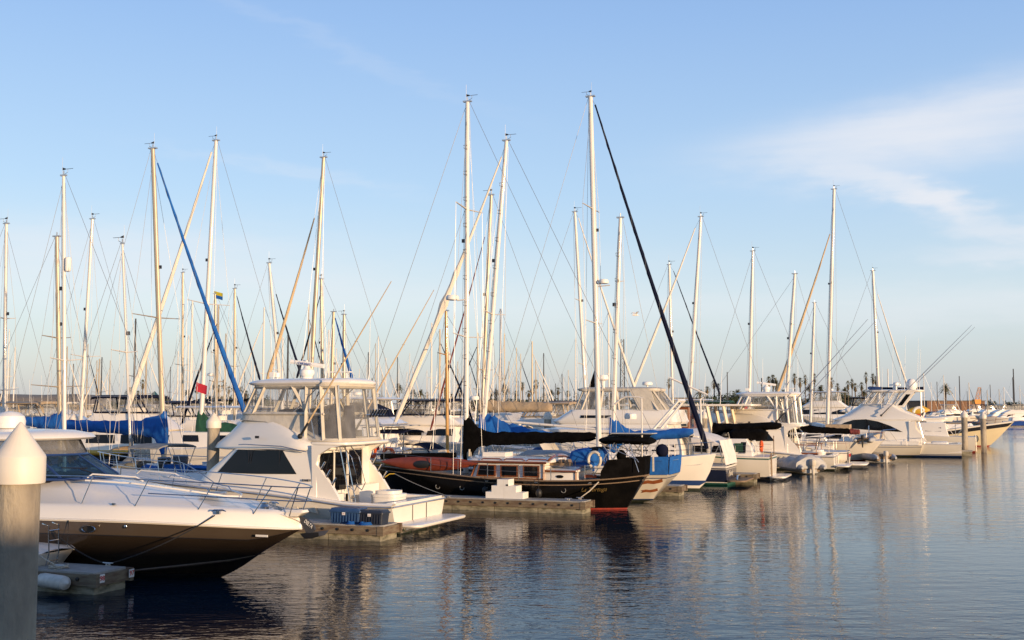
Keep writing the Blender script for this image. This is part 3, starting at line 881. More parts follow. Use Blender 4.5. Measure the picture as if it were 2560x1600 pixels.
    for zz, x0, nm in ((0, 0, 'bow_rail'), (-.33, 8.3, 'bow_rail')):
        b = MB(); pts = [(x, -y, z + zz) for x, y, z in tops if x > x0] + [(x, y, z + zz) for x, y, z in reversed(tops[:-1]) if x > x0]
        sm = [cr(pts, i / 60) for i in range(61)]
        b.tube(sm, .016, 6); b.build(nm, 'steel', t)
    for s in (-1, 1): MB().tube([(12.3, s * .28, 1.62), (12.55, s * .30, 2.32)], .014, 6).build('rail_stanchion', 'steel', t)
    # portlight, deck cleat, anchor on its roller
    b = MB(); b.lathe([(.001, -.02), (.19, -.02), (.19, .02), (.001, .02)], (0, 0, 0), 20, axis='y')
    pl = b.build('porthole', 'glass', t); pl.scale = (1, 1, .42); pl.location = (7.6, -1.855, 1.29)
    pr = MB().torus((0, 0, 0), .20, .022, 24, 6, 'y').build('porthole_rim', 'steel', pl); pr.location = (0, -.02, 0)
    MB().ball((8.62, -1.765, 1.38), (.05, .03, .05), 10).build('hull_vent', 'steel', t)
    for s in (-1, 1):
        b = MB(); b.tube([(10.72, s * 1.24, 1.77), (10.8, s * 1.23, 1.80), (11.0, s * 1.17, 1.80), (11.08, s * 1.15, 1.77)], [.012, .022, .022, .012], 6); b.box((10.9, s * 1.2, 1.74), (.1, .06, .08)); b.build('deck_cleat', 'steel', t)
    MB().box((8.2, -1.70, 1.90), (.09, .05, .05)).build('navigation_light', 'steel', t)
    b = MB(); b.loft([rrect(11.9, 12.45, .16, .06, 1.60), rrect(11.9, 12.62, .17, .08, 1.70), rrect(12.0, 12.6, .12, .06, 1.76)]); b.build('bow_roller', 'gelb', t)
    b = MB(); b.lathe([(.11, 0), (.12, .1), (.08, .16), (.09, .2), (.001, .22)], (11.4, 0, 1.70), 14); b.build('windlass', 'steel', t)
    b = MB()
    for i in range(14): b.torus((11.5 + i * .065, 0, 1.80 - i * .004), .028, .011, 8, 4, 'y' if i % 2 else 'z')
    b.build('anchor_chain', 'alu', t)
    P = lambda x, y: fr.xz(*R2(x, y), -.05)
    b = MB(); b.prism([P(605, 1222), P(650, 1196), P(738, 1222), P(792, 1272), P(800, 1300), P(770, 1348), P(742, 1330), P(716, 1268), P(690, 1240)], -.035, .035)
    an = b.build('anchor', 'steelk', t)
    b = MB(); a0, a1, a2, a3 = P(690, 1328), P(770, 1350), P(858, 1312), P(846, 1344)
    b.add([(a0[0], 0, a0[1]), (a1[0], -.02, a1[1]), (a2[0], -.25, a2[1]), (a3[0], -.14, a3[1]), (a2[0], .25, a2[1]), (a3[0], .14, a3[1]), (a1[0], .02, a1[1] - .05), (lerp(a0[0], a1[0], .4), 0, a0[1] - .12)],
          [(0, 1, 2), (1, 3, 2), (0, 4, 1), (1, 4, 5), (0, 2, 7), (0, 7, 4), (2, 3, 7), (4, 7, 5), (3, 6, 7), (5, 7, 6)])
    b.build('anchor_fluke', 'steelk', an)
    ca, cb_ = fr.L(*R2(738, 1243), -.05), fr.L(*R2(778, 1278), -.05)
    text('DELTA', .13, 'sign', an, ((ca.x + cb_.x) / 2 - .0, -.045, (ca.z + cb_.z) / 2), (cb_.x - ca.x, 0, cb_.z - ca.z), (0, 0, 1), 'anchor_lettering', width=.26)
    b = MB(); b.box((11.80, -.70, 1.17), (.34, .02, .05)); b.build('hull_badge', 'gelb', t)
    # black mooring lines
    a = fr.L(*R1(1310, 752), -1.2); q = fw(o1, -.5, 1.0, .55)
    for i, st in enumerate((a, fr.L(*R1(318, 842), -1.88))):
        w = fr.o + fr.u * st.x + fr.n * st.y + Vector((0, 0, st.z)); pts = [w.lerp(q, k / 8) - Vector((0, 0, .12 * 4 * (k / 8) * (1 - k / 8))) for k in range(9)]
        tg(MB().tube(pts, .017, 6).build('mooring_line', 'ropek'), ['black line from the foredeck cleat of the bronze hull to the dock', 'black line along the bronze hull from its aft end to the dock'][i], 'rope')
    return t


express_cruiser()


# pale dinghy stern and fender beside the shaded dock end
def small_stern():
    p = wl(118, 1478); fr = Frame(p.x - .15, p.y + .9, BOWL)
    t = boat(fr, 'small_sailboat', 'white rounded stern with a boarding ladder, cut off by the big pile', 'sailboat')
    S = [(0, .55, .80), (.5, .85, .84), (1.6, 1.12, .86), (3.2, 1.2, .88), (4.8, .8, .95), (6.2, 0, 1.05)]
    K = [(.45, .02), (.9, -.2), (1.7, -.35), (3.2, -.4), (4.9, -.3), (6, -.1)]
    ho, sh = hull(t, S, K, [.55, .5, .45, .45, .7, 1], [('k', 0, 0), ('z', .04, 0), ('z', .18, 1), ('f', .5, 1), ('s', .05, 1), ('s', 0, 1)], ['bootg', 'gel'], 24)
    deck(t, sh, -1, 9); sheer_rail(t, sh, 0, .03, 'gelb', 'toe_rail')
    b = MB()
    for y in (-.16, .16): b.tube([(-.02, y + .25, .45), (-.12, y + .25, .8), (-.1, y + .25, 1.45), (.1, y + .25, 1.5)], .016, 6)
    for z in (.62, .86, 1.1, 1.34): b.tube([(-.11, .09, z), (-.11, .41, z)], .014, 6)
    b.build('boarding_ladder', 'steel', t)
    b = MB()
    for s in (-1, 1): b.tube([(1.2, s * .98, .86), (1.2, s * .95, 1.5), (.2, s * .55, 1.5), (.2, s * .55, .84)], .014, 6)
    b.build('pushpit', 'steel', t)
    MB().box((.75, .62, 1.42), (.24, .16, .22)).build('outboard_bracket', 'canvasb', t)
    MB().box((1.1, .5, 1.05), (.5, .5, .3)).build('cockpit_cushion', 'canvasw', t)


small_stern()
t = thing('fender', 'long white cylindrical fender hanging at the shaded dock end', 'fender', fw(o1, -1.05, -.16, .28), -34)
b = MB().lathe([(.02, -.56), (.06, -.52), (.15, -.45), (.165, -.35), (.165, .35), (.15, .45), (.06, .52), (.02, .56)], (0, 0, 0), 18, axis='x'); b.build('fender_body', 'vinylw', t)
MB().tube([(-.5, .0, .03), (-.3, .15, .2), (.0, .2, .28)], .012, 5).build('fender_rope', 'rope', t)
r_ = MB(); c_ = fw(o1, -1.3, .3, .52); rr = random.Random(4)
pts = [c_ + Vector((.28 * math.cos(k * .9) * rr.uniform(.5, 1), .2 * math.sin(k * .9) * rr.uniform(.5, 1), .03 * (k % 3))) for k in range(22)]
r_.tube(pts, .016, 5); r_.tube([c_, c_ + Vector((-.5, .1, .25)), c_ + Vector((-1.1, .2, .45))], .016, 5)
tg(r_.build('mooring_line', 'rope'), 'pale rope lying in loops on the shaded dock end', 'rope')
# ---------------------------------------------------------------- flybridge sportfishers
def rr_side(x0, x1, hw, hw2, r, z, k=3, n=4, crown=0.0):
    """rounded plan ring with k extra points on each straight side: 0..4 front port corner, then side, 5+k..9+k aft port corner ..."""
    p = rrect(x0, x1, hw, r, 0, hw2, n); a, b, c, d = p[0:5], p[5:10], p[10:15], p[15:20]
    ins = lambda u, v: [tuple(lerp(u[i], v[i], (j + 1) / (k + 1)) for i in (0, 1)) for j in range(k)]
    pts = [q[:2] for q in a] + ins(a[-1], b[0]) + [q[:2] for q in b] + [q[:2] for q in c] + ins(c[-1], d[0]) + [q[:2] for q in d]
    zf = z if callable(z) else (lambda x: z)
    return [(x, y, zf(x) + crown * (1 - (y / max(hw, hw2)) ** 2)) for x, y in pts]


def plank(parent, name, x, y, z, d, m, rz=0.0, ry=0.0):
    return MB().box((x, y, z), d, 0, rz, ry).build(name, m, parent)


def outrigger(parent, a, b, m='alu', lower=True, r=.035):
    a, b = Vector(a), Vector(b); k = a.lerp(b, .09)
    o = MB().tube([k, a.lerp(b, .5), b], [r, r * .75, r * .35], 6).build('outrigger', m, parent)
    MB().tube([a, k], [.045, .04], 6).build('outrigger_base', 'rubber', o)
    MB().ball(a, (.10, .08, .10), 10).build('outrigger_mount', 'rubber', o)
    for f in (.3, .62): MB().tube([a.lerp(b, f) + Vector((0, -.10, 0)), a.lerp(b, f) + Vector((0, .10, 0))], .010, 4).build('spreader_bar', 'alu', o)
    return o


def bow_rail(parent, sh, x0, x1, h=.72, inset=.12, step=1.25, mid=True, r=.017, m='steel', rake=.18):
    k = max(int((x1 - x0) / step), 2); line = {-1: [], 1: []}
    for s in (-1, 1):
        for i in range(k + 1):
            x = lerp(x0, x1, i / k); y, z = sh_at(sh, x); y = max(y - inset, .10)
            hh = h * (0.15 if i == 0 else 1)
            top = Vector((x + (rake if i else 0), s * max(y - .05, .08), z + hh)); line[s].append(top)
            if i: MB().tube([(x, s * y, z - .02), top], r * .9, 6).build('rail_stanchion', m, parent)
    pts = line[1] + list(reversed(line[-1])); n = 6 * len(pts)
    sm = [cr([tuple(p) for p in pts], i / n) for i in range(n + 1)]
    MB().tube(sm, r, 6).build('bow_rail', m, parent)
    if mid: MB().tube([(x, y, lerp(z, z - h, .5)) for x, y, z in sm if x > x0 + 1.0], r * .7, 5).build('bow_rail', m, parent)


def sportfisher(fr, label, group=None, rows=None, hm=None, name='sport_fishing_boat', radar_txt=None, hull_txt=None, detail=True, canvas='canvas', rig_near=None, rig_far=None, glassside=True, win=None, sc=1.0):
    t = boat(fr, name, label, 'motor boat', group)
    if sc != 1: t.scale = (sc, sc, sc)
    S = [(0, 2.12, .98), (1.6, 2.2, 1.00), (3.2, 2.28, 1.16), (5.2, 2.30, 1.32), (7.6, 2.18, 1.46), (10, 1.78, 1.58), (12.0, 1.08, 1.67), (13.3, .42, 1.74), (13.9, 0, 1.78)]
    K = [(0, -.45), (1.6, -.5), (3.2, -.5), (5.2, -.5), (7.6, -.45), (9.6, -.35), (11.1, -.05), (12.3, .6), (13.9, 1.74)]
    E_ = [.22, .22, .24, .28, .36, .55, .8, .95, 1]
    rows = rows or [('k', 0, 0), ('z', .03, 0), ('z', .13, 0), ('z', .17, 1), ('f', .40, 2), ('f', .42, 1), ('s', .11, 1), ('s', .03, 3), ('s', 0, 1)]
    ho, sh = hull(t, S, K, E_, rows, hm or ['bootg', 'gel', 'gel', 'gelb'], 40)
    sheer_rail(t, sh, .05, .035, 'alu', 'rub_rail', .012)
    MB().tube([(-.03, -2.1, .93), (-.03, 2.1, .93)], .035, 6).build('rub_rail', 'alu', t)
    # foredeck, side decks and cockpit
    zd = lambda x: sh_at(sh, x)[1]
    deck(t, sh, 7.0, 14, .0, .01, .13, 'deck', 'foredeck')
    b = MB()
    for s in (-1, 1):
        b.loft([[(x, s * (y - .01), z + .004), (x, s * (y - .06), z + .05), (x, s * 1.86, z + .05), (x, s * 1.84, z - .02), (x, s * 1.84, .34)] for x, y, z in sh if x <= 8], (False, False), 0, closed=False)
    b.box((.16, 0, 1.0), (.34, 3.7, .09)); b.box((.30, 0, .66), (.04, 3.68, .62)); b.box((1.4, 0, .33), (2.9, 3.68, .04))
    b.build('cockpit', 'gelb', t)
    b = MB(); b.box((-.012, -.55, .62), (.02, .022, .62)); b.box((-.012, .55, .62), (.02, .022, .62)); b.box((-.012, 0, .92), (.02, 1.1, .018)); b.build('transom_door', 'boot', t)
    b = MB(); b.loft([rrect(-.95, .02, 2.02, .30, .27, n=5), rrect(-.98, .03, 2.06, .32, .31, n=5), rrect(-.98, .03, 2.06, .32, .36, n=5), rrect(-.93, .02, 2.0, .3, .385, n=5)]); b.build('swim_platform', 'gelb', t)
    b = MB()
    for y in (-1.5, -.6, .6, 1.5): b.tube([(-.7, y, .27), (-.02, y, .02)], .03, 6)
    b.box((-.03, .9, .16), (.05, .5, .16)); b.build('platform_bracket', 'alu', t)
    # deckhouse with raked front
    hs = [(1.16, 2.95, 8.95, 1.98, 1.25), (1.9, 2.97, 8.15, 1.95, 1.42), (2.80, 3.0, 6.95, 1.86, 1.42)]
    h = MB().loft([rrect(a, b_, c, (.03, .6), z, d) for z, a, b_, c, d in hs]).build('deckhouse', 'gelb', t, ang=50)

    def yside(x, z):
        for (z0, a0, b0, c0, d0), (z1, a1, b1, c1, d1) in zip(hs, hs[1:]):
            if z <= z1 or z1 == 2.80:
                f = min(max((z - z0) / (z1 - z0), 0), 1)
                return lerp(lerp(c0, c1, f), lerp(d0, d1, f), min(max((x - lerp(a0, a1, f)) / (lerp(b0, b1, f) - .6 - lerp(a0, a1, f)), 0), 1))
    wp = win or [(7.40, 1.90), (6.55, 2.74), (4.52, 2.74), (3.84, 1.94), (5.6, 1.90)]
    for s in (1, -1):
        # every pane follows the curved side: cut the outline into strips
        w = skin_panel(wp, yside, .022, side=s).build('side_window', 'glass', t)
        for xm in (4.62, 5.9, 6.0): MB().box((xm, s * (yside(xm, 2.3) + .026), 2.32), (.022, .008, .82)).build('window_mullion', 'boot', w)
        b = MB(); b.prism([(3.14, 1.0), (2.02, 1.0), (2.16, 1.24), (2.45, 1.66), (3.02, 2.30), (2.92, 2.62), (2.5, 2.86), (2.0, 2.95), (3.2, 2.95)], s * 1.80, s * 1.95); b.build('side_wing', 'gelb', t)
    b = MB(); b.box((2.93, .45, 2.0), (.05, .82, 1.35)); b.box((2.93, -.62, 1.98), (.05, 1.0, 1.45)); b.box((2.93, 1.35, 2.12), (.05, .80, 1.1)); b.build('saloon_door', 'glass', t)
    b = MB()
    for y in (-1.18, -.08, .9): b.box((2.915, y, 2.0), (.06, .07, 1.6))
    b.build('door_frame', 'gelb', t)
    # flybridge moulding
    ct = lambda x: cr([(3.02,), (3.10,), (3.50,), (3.72,), (3.80,), (3.80,)], (x - 2.9) / 3.6)[0]
    lo = lambda f: (lambda x: lerp(2.82, ct(x), f))
    b = MB(); b.loft([rr_side(2.9, 7.9, 1.80, 1.2, 1.0, 2.72, 7, crown=0), rr_side(2.8, 8.18, 1.94, 1.3, 1.05, 2.78, 7), rr_side(2.8, 8.05, 1.95, 1.3, 1.05, lo(.14), 7),
                      rr_side(2.8, 7.55, 1.90, 1.25, 1.0, lo(.5), 7), rr_side(2.82, 7.15, 1.82, 1.2, 1.0, lo(.9), 7), rr_side(2.84, 7.0, 1.76, 1.16, 1.0, lo(1), 7)])
    fb = b.build('flybridge', 'gelb', t, ang=60)
    MB().loft([rrect(1.95, 3.4, 1.70, (.5, .1), 2.93), rrect(1.9, 3.4, 1.74, (.52, .1), 2.97), rrect(1.9, 3.4, 1.74, (.52, .1), 3.04), rrect(1.95, 3.4, 1.70, (.5, .1), 3.06)]).build('flybridge_overhang', 'gelb', t)
    for s in (-1, 1): MB().tube([(6.2, s * 1.90, 2.93), (5.9, s * 1.97, 2.95), (4.4, s * 2.0, 2.90), (3.5, s * 2.0, 2.74), (3.4, s * 1.94, 2.72)], .018, 6).build('grab_rail', 'steel', t)
    for s in (-1, 1): MB().box((5.55, s * 1.74, 3.20), (.14, .06, .09)).build('navigation_light', 'boot', t)
    # hardtop and its curtains
    zb = lambda x: 4.02 if x > 3.55 else 3.10
    rb = rr_side(2.15, 6.85, 1.66, 1.20, .75, 0, 3); rt = rr_side(2.40, 6.35, 1.56, 1.15, .7, 5.00, 3)
    rb = [(x, y, 4.02 if x > 3.75 else 3.10) for x, y, z in rb]
    rb[6] = (3.70, rb[6][1], 4.02); rb[19] = (3.70, rb[19][1], 4.02)
    enclosure(t, rb, rt, [2, 4, 6, 7, 8, 10, 15, 17, 18, 19, 21, 23], canvas, w=.075)
    b = MB()
    sk = [(6.05 if i < 5 or i > 20 else x, y, z) for i, (x, y, z) in enumerate(rb)]
    idx = [19, 20, 21, 22, 23, 24, 25, 0, 1, 2, 3, 4, 5, 6]
    b.loft([[(rb[i][0] + (.14 if rb[i][0] > 5 else 0), rb[i][1] * 1.06, ct(rb[i][0]) - .02) for i in idx], [rb[i] for i in idx]], (False, False), 0, closed=False); b.build('canvas_skirt', canvas, t)
    b = MB(); b.tube([rb[6], Vector(rb[6]).lerp(Vector(rb[8]), 1) + Vector((0, 0, .92))], .05, 4); b.tube([rb[19], (rb[17][0], rb[17][1], 4.02)], .05, 4); b.build('canvas_frame', canvas, t)
    MB().loft([rrect(2.38, 6.4, 1.58, .75, 5.03, 1.18, 6), rrect(2.30, 6.6, 1.64, .85, 5.07, 1.25, 6), rrect(2.27, 6.68, 1.67, .85, 5.13, 1.27, 6), rrect(2.32, 6.52, 1.62, .85, 5.20, 1.22, 6, .02), rrect(2.5, 5.9, 1.3, .8, 5.27, 1.0, 6, .03)]).build('hardtop', 'gelb', t, ang=60)
    for s in (-1, 1):
        b = MB(); b.tube([(5.3, s * 1.05, 3.7), (4.7, s * 1.2, 5.03)], .028, 6); b.tube([(3.4, s * 1.35, 3.0), (3.9, s * 1.3, 5.03)], .028, 6); b.tube([(2.35, s * 1.4, 3.06), (2.5, s * 1.38, 5.03)], .03, 6); b.tube([(4.7, s * 1.2, 3.8), (3.3, s * 1.3, 5.03)], .02, 6)
        b.build('hardtop_frame', 'alu', t)
    b = MB(); b.loft([rrect(4.4, 5.5, 1.0, .2, 3.6), rrect(4.3, 5.3, .95, .2, 4.15), rrect(4.4, 5.1, .8, .2, 4.2)]); b.build('helm_console', 'canvasn', t)
    for y in (-.6, .45):
        b = MB(); b.loft([rrect(3.0, 3.7, .32, .12, 3.1, .32), rrect(3.05, 3.7, .34, .12, 3.75, .34), rrect(3.05, 3.3, .33, .12, 3.8, .33), rrect(3.08, 3.25, .26, .1, 4.32, .26)])
        for v in range(len(b.v)): b.v[v] = (b.v[v][0], b.v[v][1] + y, b.v[v][2])
        b.build('helm_seat', 'canvasn', t)
    # mast-top gear
    b = MB(); b.lathe([(.20, 0), (.22, .06), (.19, .10), (.25, .16), (.27, .26), (.25, .36), (.14, .42), (.10, .50), (.001, .50)], (4.6, 0, 5.26), 20); rd = b.build('radar_pedestal', 'plastw', t)
    b = MB(); b.loft([[(x, -.07 + dy, z) for dy, z in ((0, -.06), (.12, -.07), (.15, 0), (.12, .08), (0, .08), (-.03, 0))] for x in (-.66, -.6, .6, .66)])
    bar = b.build('radar_scanner', 'plastw', rd); bar.location = (4.6, 0, 5.84); bar.rotation_euler = (0, R(-8), R(8))
    if radar_txt:
        tx = text(radar_txt, .13, 'blue', rd, (4.62, .14, 5.845), (-1, 0, 0), (0, 0, 1), 'radar_lettering', width=.50)
        tx.rotation_euler = (Matrix.Rotation(R(8), 3, 'Z') @ Matrix.Rotation(R(-8), 3, 'Y') @ tx.rotation_euler.to_matrix()).to_euler()
    for x, y, hh in ((5.6, .7, 1.4), (5.0, -.8, 2.4), (3.2, 1.1, 1.3), (2.6, -1.0, 2.6)):
        MB().tube([(x, y, 5.24), (x - .03, y, 5.5), (x - .06, y, 5.24 + hh)], [.022, .014, .007], 5).build('antenna', 'plastw', t)
    b = MB(); b.lathe([(.05, 0), (.05, .12), (.10, .14), (.10, .30), (.001, .32)], (5.75, .2, 5.22), 12); b.box((5.9, .2, 5.45), (.22, .26, .18)); b.build('searchlight', 'plastw', t)
    b = MB(); b.box((3.0, .35, 5.52), (.8, .22, .035)); b.tube([(2.75, .35, 5.26), (2.75, .35, 5.5)], .025, 6); b.tube([(3.25, .35, 5.26), (3.25, .35, 5.5)], .025, 6); b.build('antenna_bracket', 'plastw', t)
    # ladder, rod holders, bait tank
    b = MB(); a0, a1 = Vector((2.75, 0, 3.0)), Vector((2.05, 0, .36))
    for y in (.62, 1.0): b.tube([a0 + Vector((.05, y, .02)), a0 + Vector((-.1, y, -.05)), a1 + Vector((0, y, 0))], .022, 6)
    for f in (.12, .27, .42, .57, .72, .86):
        p = a0.lerp(a1, f); b.box((p.x - .02, .81, p.z), (.08, .40, .03))
    for y in (.55, 1.07): b.tube([(2.5, y, 2.95), (2.1, y, 2.5), (1.85, y, 1.6), (1.98, y, 1.35), (2.2, y, 1.5)], .018, 6)
    b.build('ladder', 'steel', t)
    b = MB(); b.loft([rrect(.75, 1.75, .48, .30, .36, n=5), rrect(.70, 1.80, .52, .32, .45, n=5), rrect(.70, 1.80, .52, .32, 1.08, n=5), rrect(.68, 1.82, .54, .33, 1.10, n=5), rrect(.68, 1.82, .54, .33, 1.20, n=5), rrect(.82, 1.68, .42, .28, 1.22, n=5), rrect(.82, 1.68, .42, .28, 1.32, n=5)])
    for v in range(len(b.v)): b.v[v] = (b.v[v][0], b.v[v][1] - .1, b.v[v][2])
    b.build('bait_tank', 'gelb', t)
    b = MB(); b.box((2.72, -.95, .9), (.46, 1.5, 1.1)); b.box((2.72, 1.2, .8), (.46, .8, .9)); b.build('cockpit_unit', 'gelb', t)
    if detail:
        hp = MB().tube([(0, 0, 0), (-.16, 0, .26)], .035, 7).mesh('rod_holder', 'steel')
        for i in range(6):
            q = bpy.data.objects.new('rod_holder', hp); C.objects.link(q); q.parent = t; q.location = (2.12, -1.35 + i * .22, 3.92)
        for s in (-1, 1):
            for i in range(3):
                q = bpy.data.objects.new('rod_holder', hp); C.objects.link(q); q.parent = t; q.location = (2.85 - i * .22, s * 1.88, 2.12 - i * .26)
        MB().tube([(2.15, -1.5, 3.98), (2.15, 0, 3.98)], .025, 6).build('rod_rail', 'steel', t)
    for n_, q_, s in ((rig_near, 1, 1), (rig_far, -1, -1)):
        if n_ is not None: outrigger(t, (3.69, s * 1.90, 3.25), n_, 'jibt' if detail else 'alu')
    bow_rail(t, sh, 7.0, 13.75, .72)
    b = MB()
    for s in (-1, 1): b.tube([(12.9, s * .12, 1.78), (14.3, s * .10, 1.84)], .05, 6)
    b.build('bow_roller', 'gelb', t)
    if hull_txt:
        p = fr.L(*R2(745, 957), 1.99); text(hull_txt, .12, 'boot', t, (p.x, yside(p.x, p.z) + .012, p.z), (-1, 0, 0), (0, 0, 1), 'name_lettering', .25, width=.46)
        for k, (x0, x1) in enumerate(((4.15, 3.45), (3.35, 2.75))):
            b = MB(); b.prism([(x0, .83), (x1 + .1, .86), (x1, .66), (x0 - .18, .74)], 2.20, 2.262); b.build('hull_vent', 'canvas', t)
    return t


SF = Frame(-3.24, 39.57, BOWL)
sft = sportfisher(SF, 'cream flybridge sportfisher with clear curtains and white transom behind the two bins', radar_txt='FURUNO', hull_txt='RIVIERA',
                  rig_near=(.04, 2.2, 8.49), rig_far=(.60, -2.4, 8.67))
fl = MB().ball((4.0, -1.15, 4.75), (.05, .12, .28), 8).build('hanging_cloth', 'flagy', sft)
# ---------------------------------------------------------------- the black wooden cutter
def black_cutter():
    p = wl(*R3(2020, 885)); fr = Frame(p.x, p.y, BOWL)
    t = boat(fr, 'sailing_yacht', 'black hulled wooden sailing boat with varnished cabin and black sail cover', 'sailboat')
    S = [(-.82, .42, 1.43), (.1, 1.0, 1.33), (1.4, 1.50, 1.245), (3.2, 1.80, 1.21), (5.4, 1.86, 1.25), (7.4, 1.70, 1.37), (9.4, 1.25, 1.50), (11, .62, 1.58), (12.1, 0, 1.64)]
    K = [(.12, -.16), (.9, -.5), (1.9, -.7), (3.2, -.8), (5.4, -.8), (7.4, -.75), (9.0, -.6), (10.3, -.2), (12.1, 1.62)]
    ho, sh = hull(t, S, K, [.75, .62, .5, .42, .40, .45, .6, .85, 1], [('k', 0, 0), ('z', .01, 0), ('z', .06, 0), ('f', .3, 1), ('f', .6, 1), ('s', .19, 1), ('s', .17, 2), ('s', 0, 1)], ['redb', 'black', 'boot'], 40)
    tree = HULLTREE
    deck(t, sh, -.8, 12, .10, .06, .08, 'dteak')
    b = MB()
    for s in (-1, 1): b.tube([(x, s * y, z) for x, y, z in sh], .055, 6, sq=.6)
    b.tube([(-.82, -.42, 1.43), (-.82, .42, 1.43)], .055, 6); b.build('cap_rail', 'dteak', t)
    b = MB()
    for s in (-1, 1): b.tube([(x, s * (side_y(x, z - .18, 1, tree) + .005), z - .18) for x, y, z in sh if x < 11.6], .022, 6)
    b.build('rub_strake', 'dteak', t)
    for x in (8.1, 6.85, 5.55, 2.3): MB().torus((0, 0, 0), .10, .018, 16, 6, 'y').build('porthole', 'canvasg', t, (x, side_y(x, .82, 1, tree) + .004, .82))
    for x in (4.4, 3.4, 1.2, 5.6):
        b = MB(); b.box((0, 0, 0), (.15, .03, .05)); b.build('hawse', 'steel', t, (x, side_y(x, 1.13, 1, tree) + .01, 1.14))
    # deckhouses
    zs = 1.13
    h = MB(); h.loft([rrect(3.25, 6.62, 1.30, .06, zs, 1.18), rrect(3.25, 6.30, 1.27, .06, 1.90, 1.12)]); h.build('deckhouse', 'gelb', t)
    r = MB(); r.loft([rrect(2.95, 6.75, 1.36, .10, 1.92, 1.18, 5), rrect(2.93, 7.05, 1.38, (.1, .7), 1.95, 1.15, 5, .06), rrect(2.95, 6.95, 1.30, (.1, .7), 1.99, 1.1, 5, .13), rrect(2.98, 6.7, .8, (.1, .5), 2.05, .7, 5, .12)]); r.build('deckhouse_roof', 'gelb', t, ang=55)
    b = MB()
    for s in (-1, 1):
        b.tube([(3.1, s * 1.385, 1.92), (6.72, s * 1.20, 1.92)], .05, 4); b.tube([(6.66, s * 1.20, zs), (6.34, s * 1.14, 1.92)], .05, 4); b.tube([(3.24, s * 1.32, zs), (3.24, s * 1.30, 1.92)], .05, 4)
        b.tube([(3.24, s * 1.31, 1.24), (6.6, s * 1.20, 1.24)], .03, 4)
    b.tube([(3.0, y, 2.04 + .16 * (1 - (y / 1.35) ** 2)) for y in (-1.35, -.9, -.45, 0, .45, .9, 1.35)], .06, 4)
    b.build('varnished_trim', 'teak', t)
    for s in (-1, 1):
        for x0, x1 in ((6.32, 5.42), (5.20, 4.38), (4.16, 3.42)):
            y = 1.225 + (6.3 - x0) * .03; sl = .12 if x0 > 6 else 0
            w = MB(); w.prism([(x0, 1.30), (x0 - sl, 1.80), (x1, 1.80), (x1, 1.30)], s * y, s * (y + .06)); wo = w.build('window_frame', 'teak', t)
            w = MB(); w.prism([(x0 - .09, 1.36), (x0 - sl - .07, 1.755), (x1 + .07, 1.755), (x1 + .07, 1.36)], s * (y + .02), s * (y + .072)); w.build('window_pane', 'glass', wo)
        for k in range(3):
            MB().tube([(6.1 - k * 1.05, s * (1.22 + .03 * k), 2.0), (6.0 - k * 1.05, s * (1.22 + .03 * k), 2.06), (5.25 - k * 1.05, s * (1.24 + .03 * k), 2.06), (5.15 - k * 1.05, s * (1.24 + .03 * k), 2.0)], .025, 5).build('grab_rail', 'teak', t)
    h = MB(); h.loft([rrect(1.85, 3.3, 1.22, .05, 1.12), rrect(1.87, 3.3, 1.19, .05, 1.58)]); h.build('aft_cabin', 'gelb', t)
    h = MB(); h.loft([rrect(1.80, 3.25, 1.25, .06, 1.56), rrect(1.80, 3.25, 1.25, .06, 1.63, crown=.05), rrect(1.95, 3.25, 1.0, .06, 1.66, crown=.08)]); h.build('aft_cabin_roof', 'deck', t)
    b = MB(); b.tube([(1.86, 1.22, 1.10), (1.86, 1.20, 1.6)], .055, 4); b.tube([(1.84, -1.22, 1.62), (1.84, -.5, 1.72), (1.84, .5, 1.72), (1.84, 1.22, 1.62)], .05, 4); b.tube([(1.84, 1.25, 1.58), (3.22, 1.25, 1.58)], .045, 4); b.build('varnished_trim', 'teak', t)
    pw = MB().lathe([(.001, -.01), (.16, -.01), (.16, .01), (.001, .01)], (0, 0, 0), 16, axis='y').build('oval_port', 'glass', t, (2.55, 1.225, 1.36)); pw.scale = (1, 1, .42)
    MB().box((5.85, -.05, 2.20), (1.05, .95, .18)).build('roof_hatch', 'gelb', t)
    b = MB(); b.box((2.95, .25, 1.82), (1.15, .5, .14))
    for k in range(4): b.box((2.5 + k * .28, .25, 1.95), (.12, .56, .14), 0, 0, .5)
    b.build('raft_cradle', 'dteak', t)
    # cockpit, weather cloths, bimini, solar panel, pole lamp
    b = MB()
    for s in (-1, 1):
        ring = []
        for x, y, z in sh:
            if x <= .95: f = min(1, max(0, (x + .9) / 1.9)); ring.append([(x - .05, s * (y + .02), z + .03), (x - .1, s * (y + .07), lerp(z + .80, z + .80, f) - (.45 if x > .75 else 0))])
        b.loft(ring, (False, False), 0, closed=False)
    b.loft([[(-.86, -.44, 1.46), (-.92, -.49, 2.22)], [(-.9, 0, 1.46), (-.96, 0, 2.22)], [(-.86, .44, 1.46), (-.92, .49, 2.22)]], (False, False), 0, closed=False)
    b.build('weather_cloth', 'canvask', t)
    b = MB(); b.box((-.98, -.62, 1.86), (.06, .10, .62)); b.build('stern_board', 'canvas', t)
    bm = MB(); bm.loft([[(x, .95 * math.cos(a) * (1 if 0 < i < 5 else .8), 2.86 + .17 * math.sin(a) * (1 if 0 < i < 5 else .6) + .02 * math.sin(7 * x)) for a in [2 * math.pi * k / 12 for k in range(12)]] for i, x in enumerate((1.0, .85, .2, -.4, -.95, -1.1))]); bm.build('furled_bimini', 'canvask', t)
    b = MB()
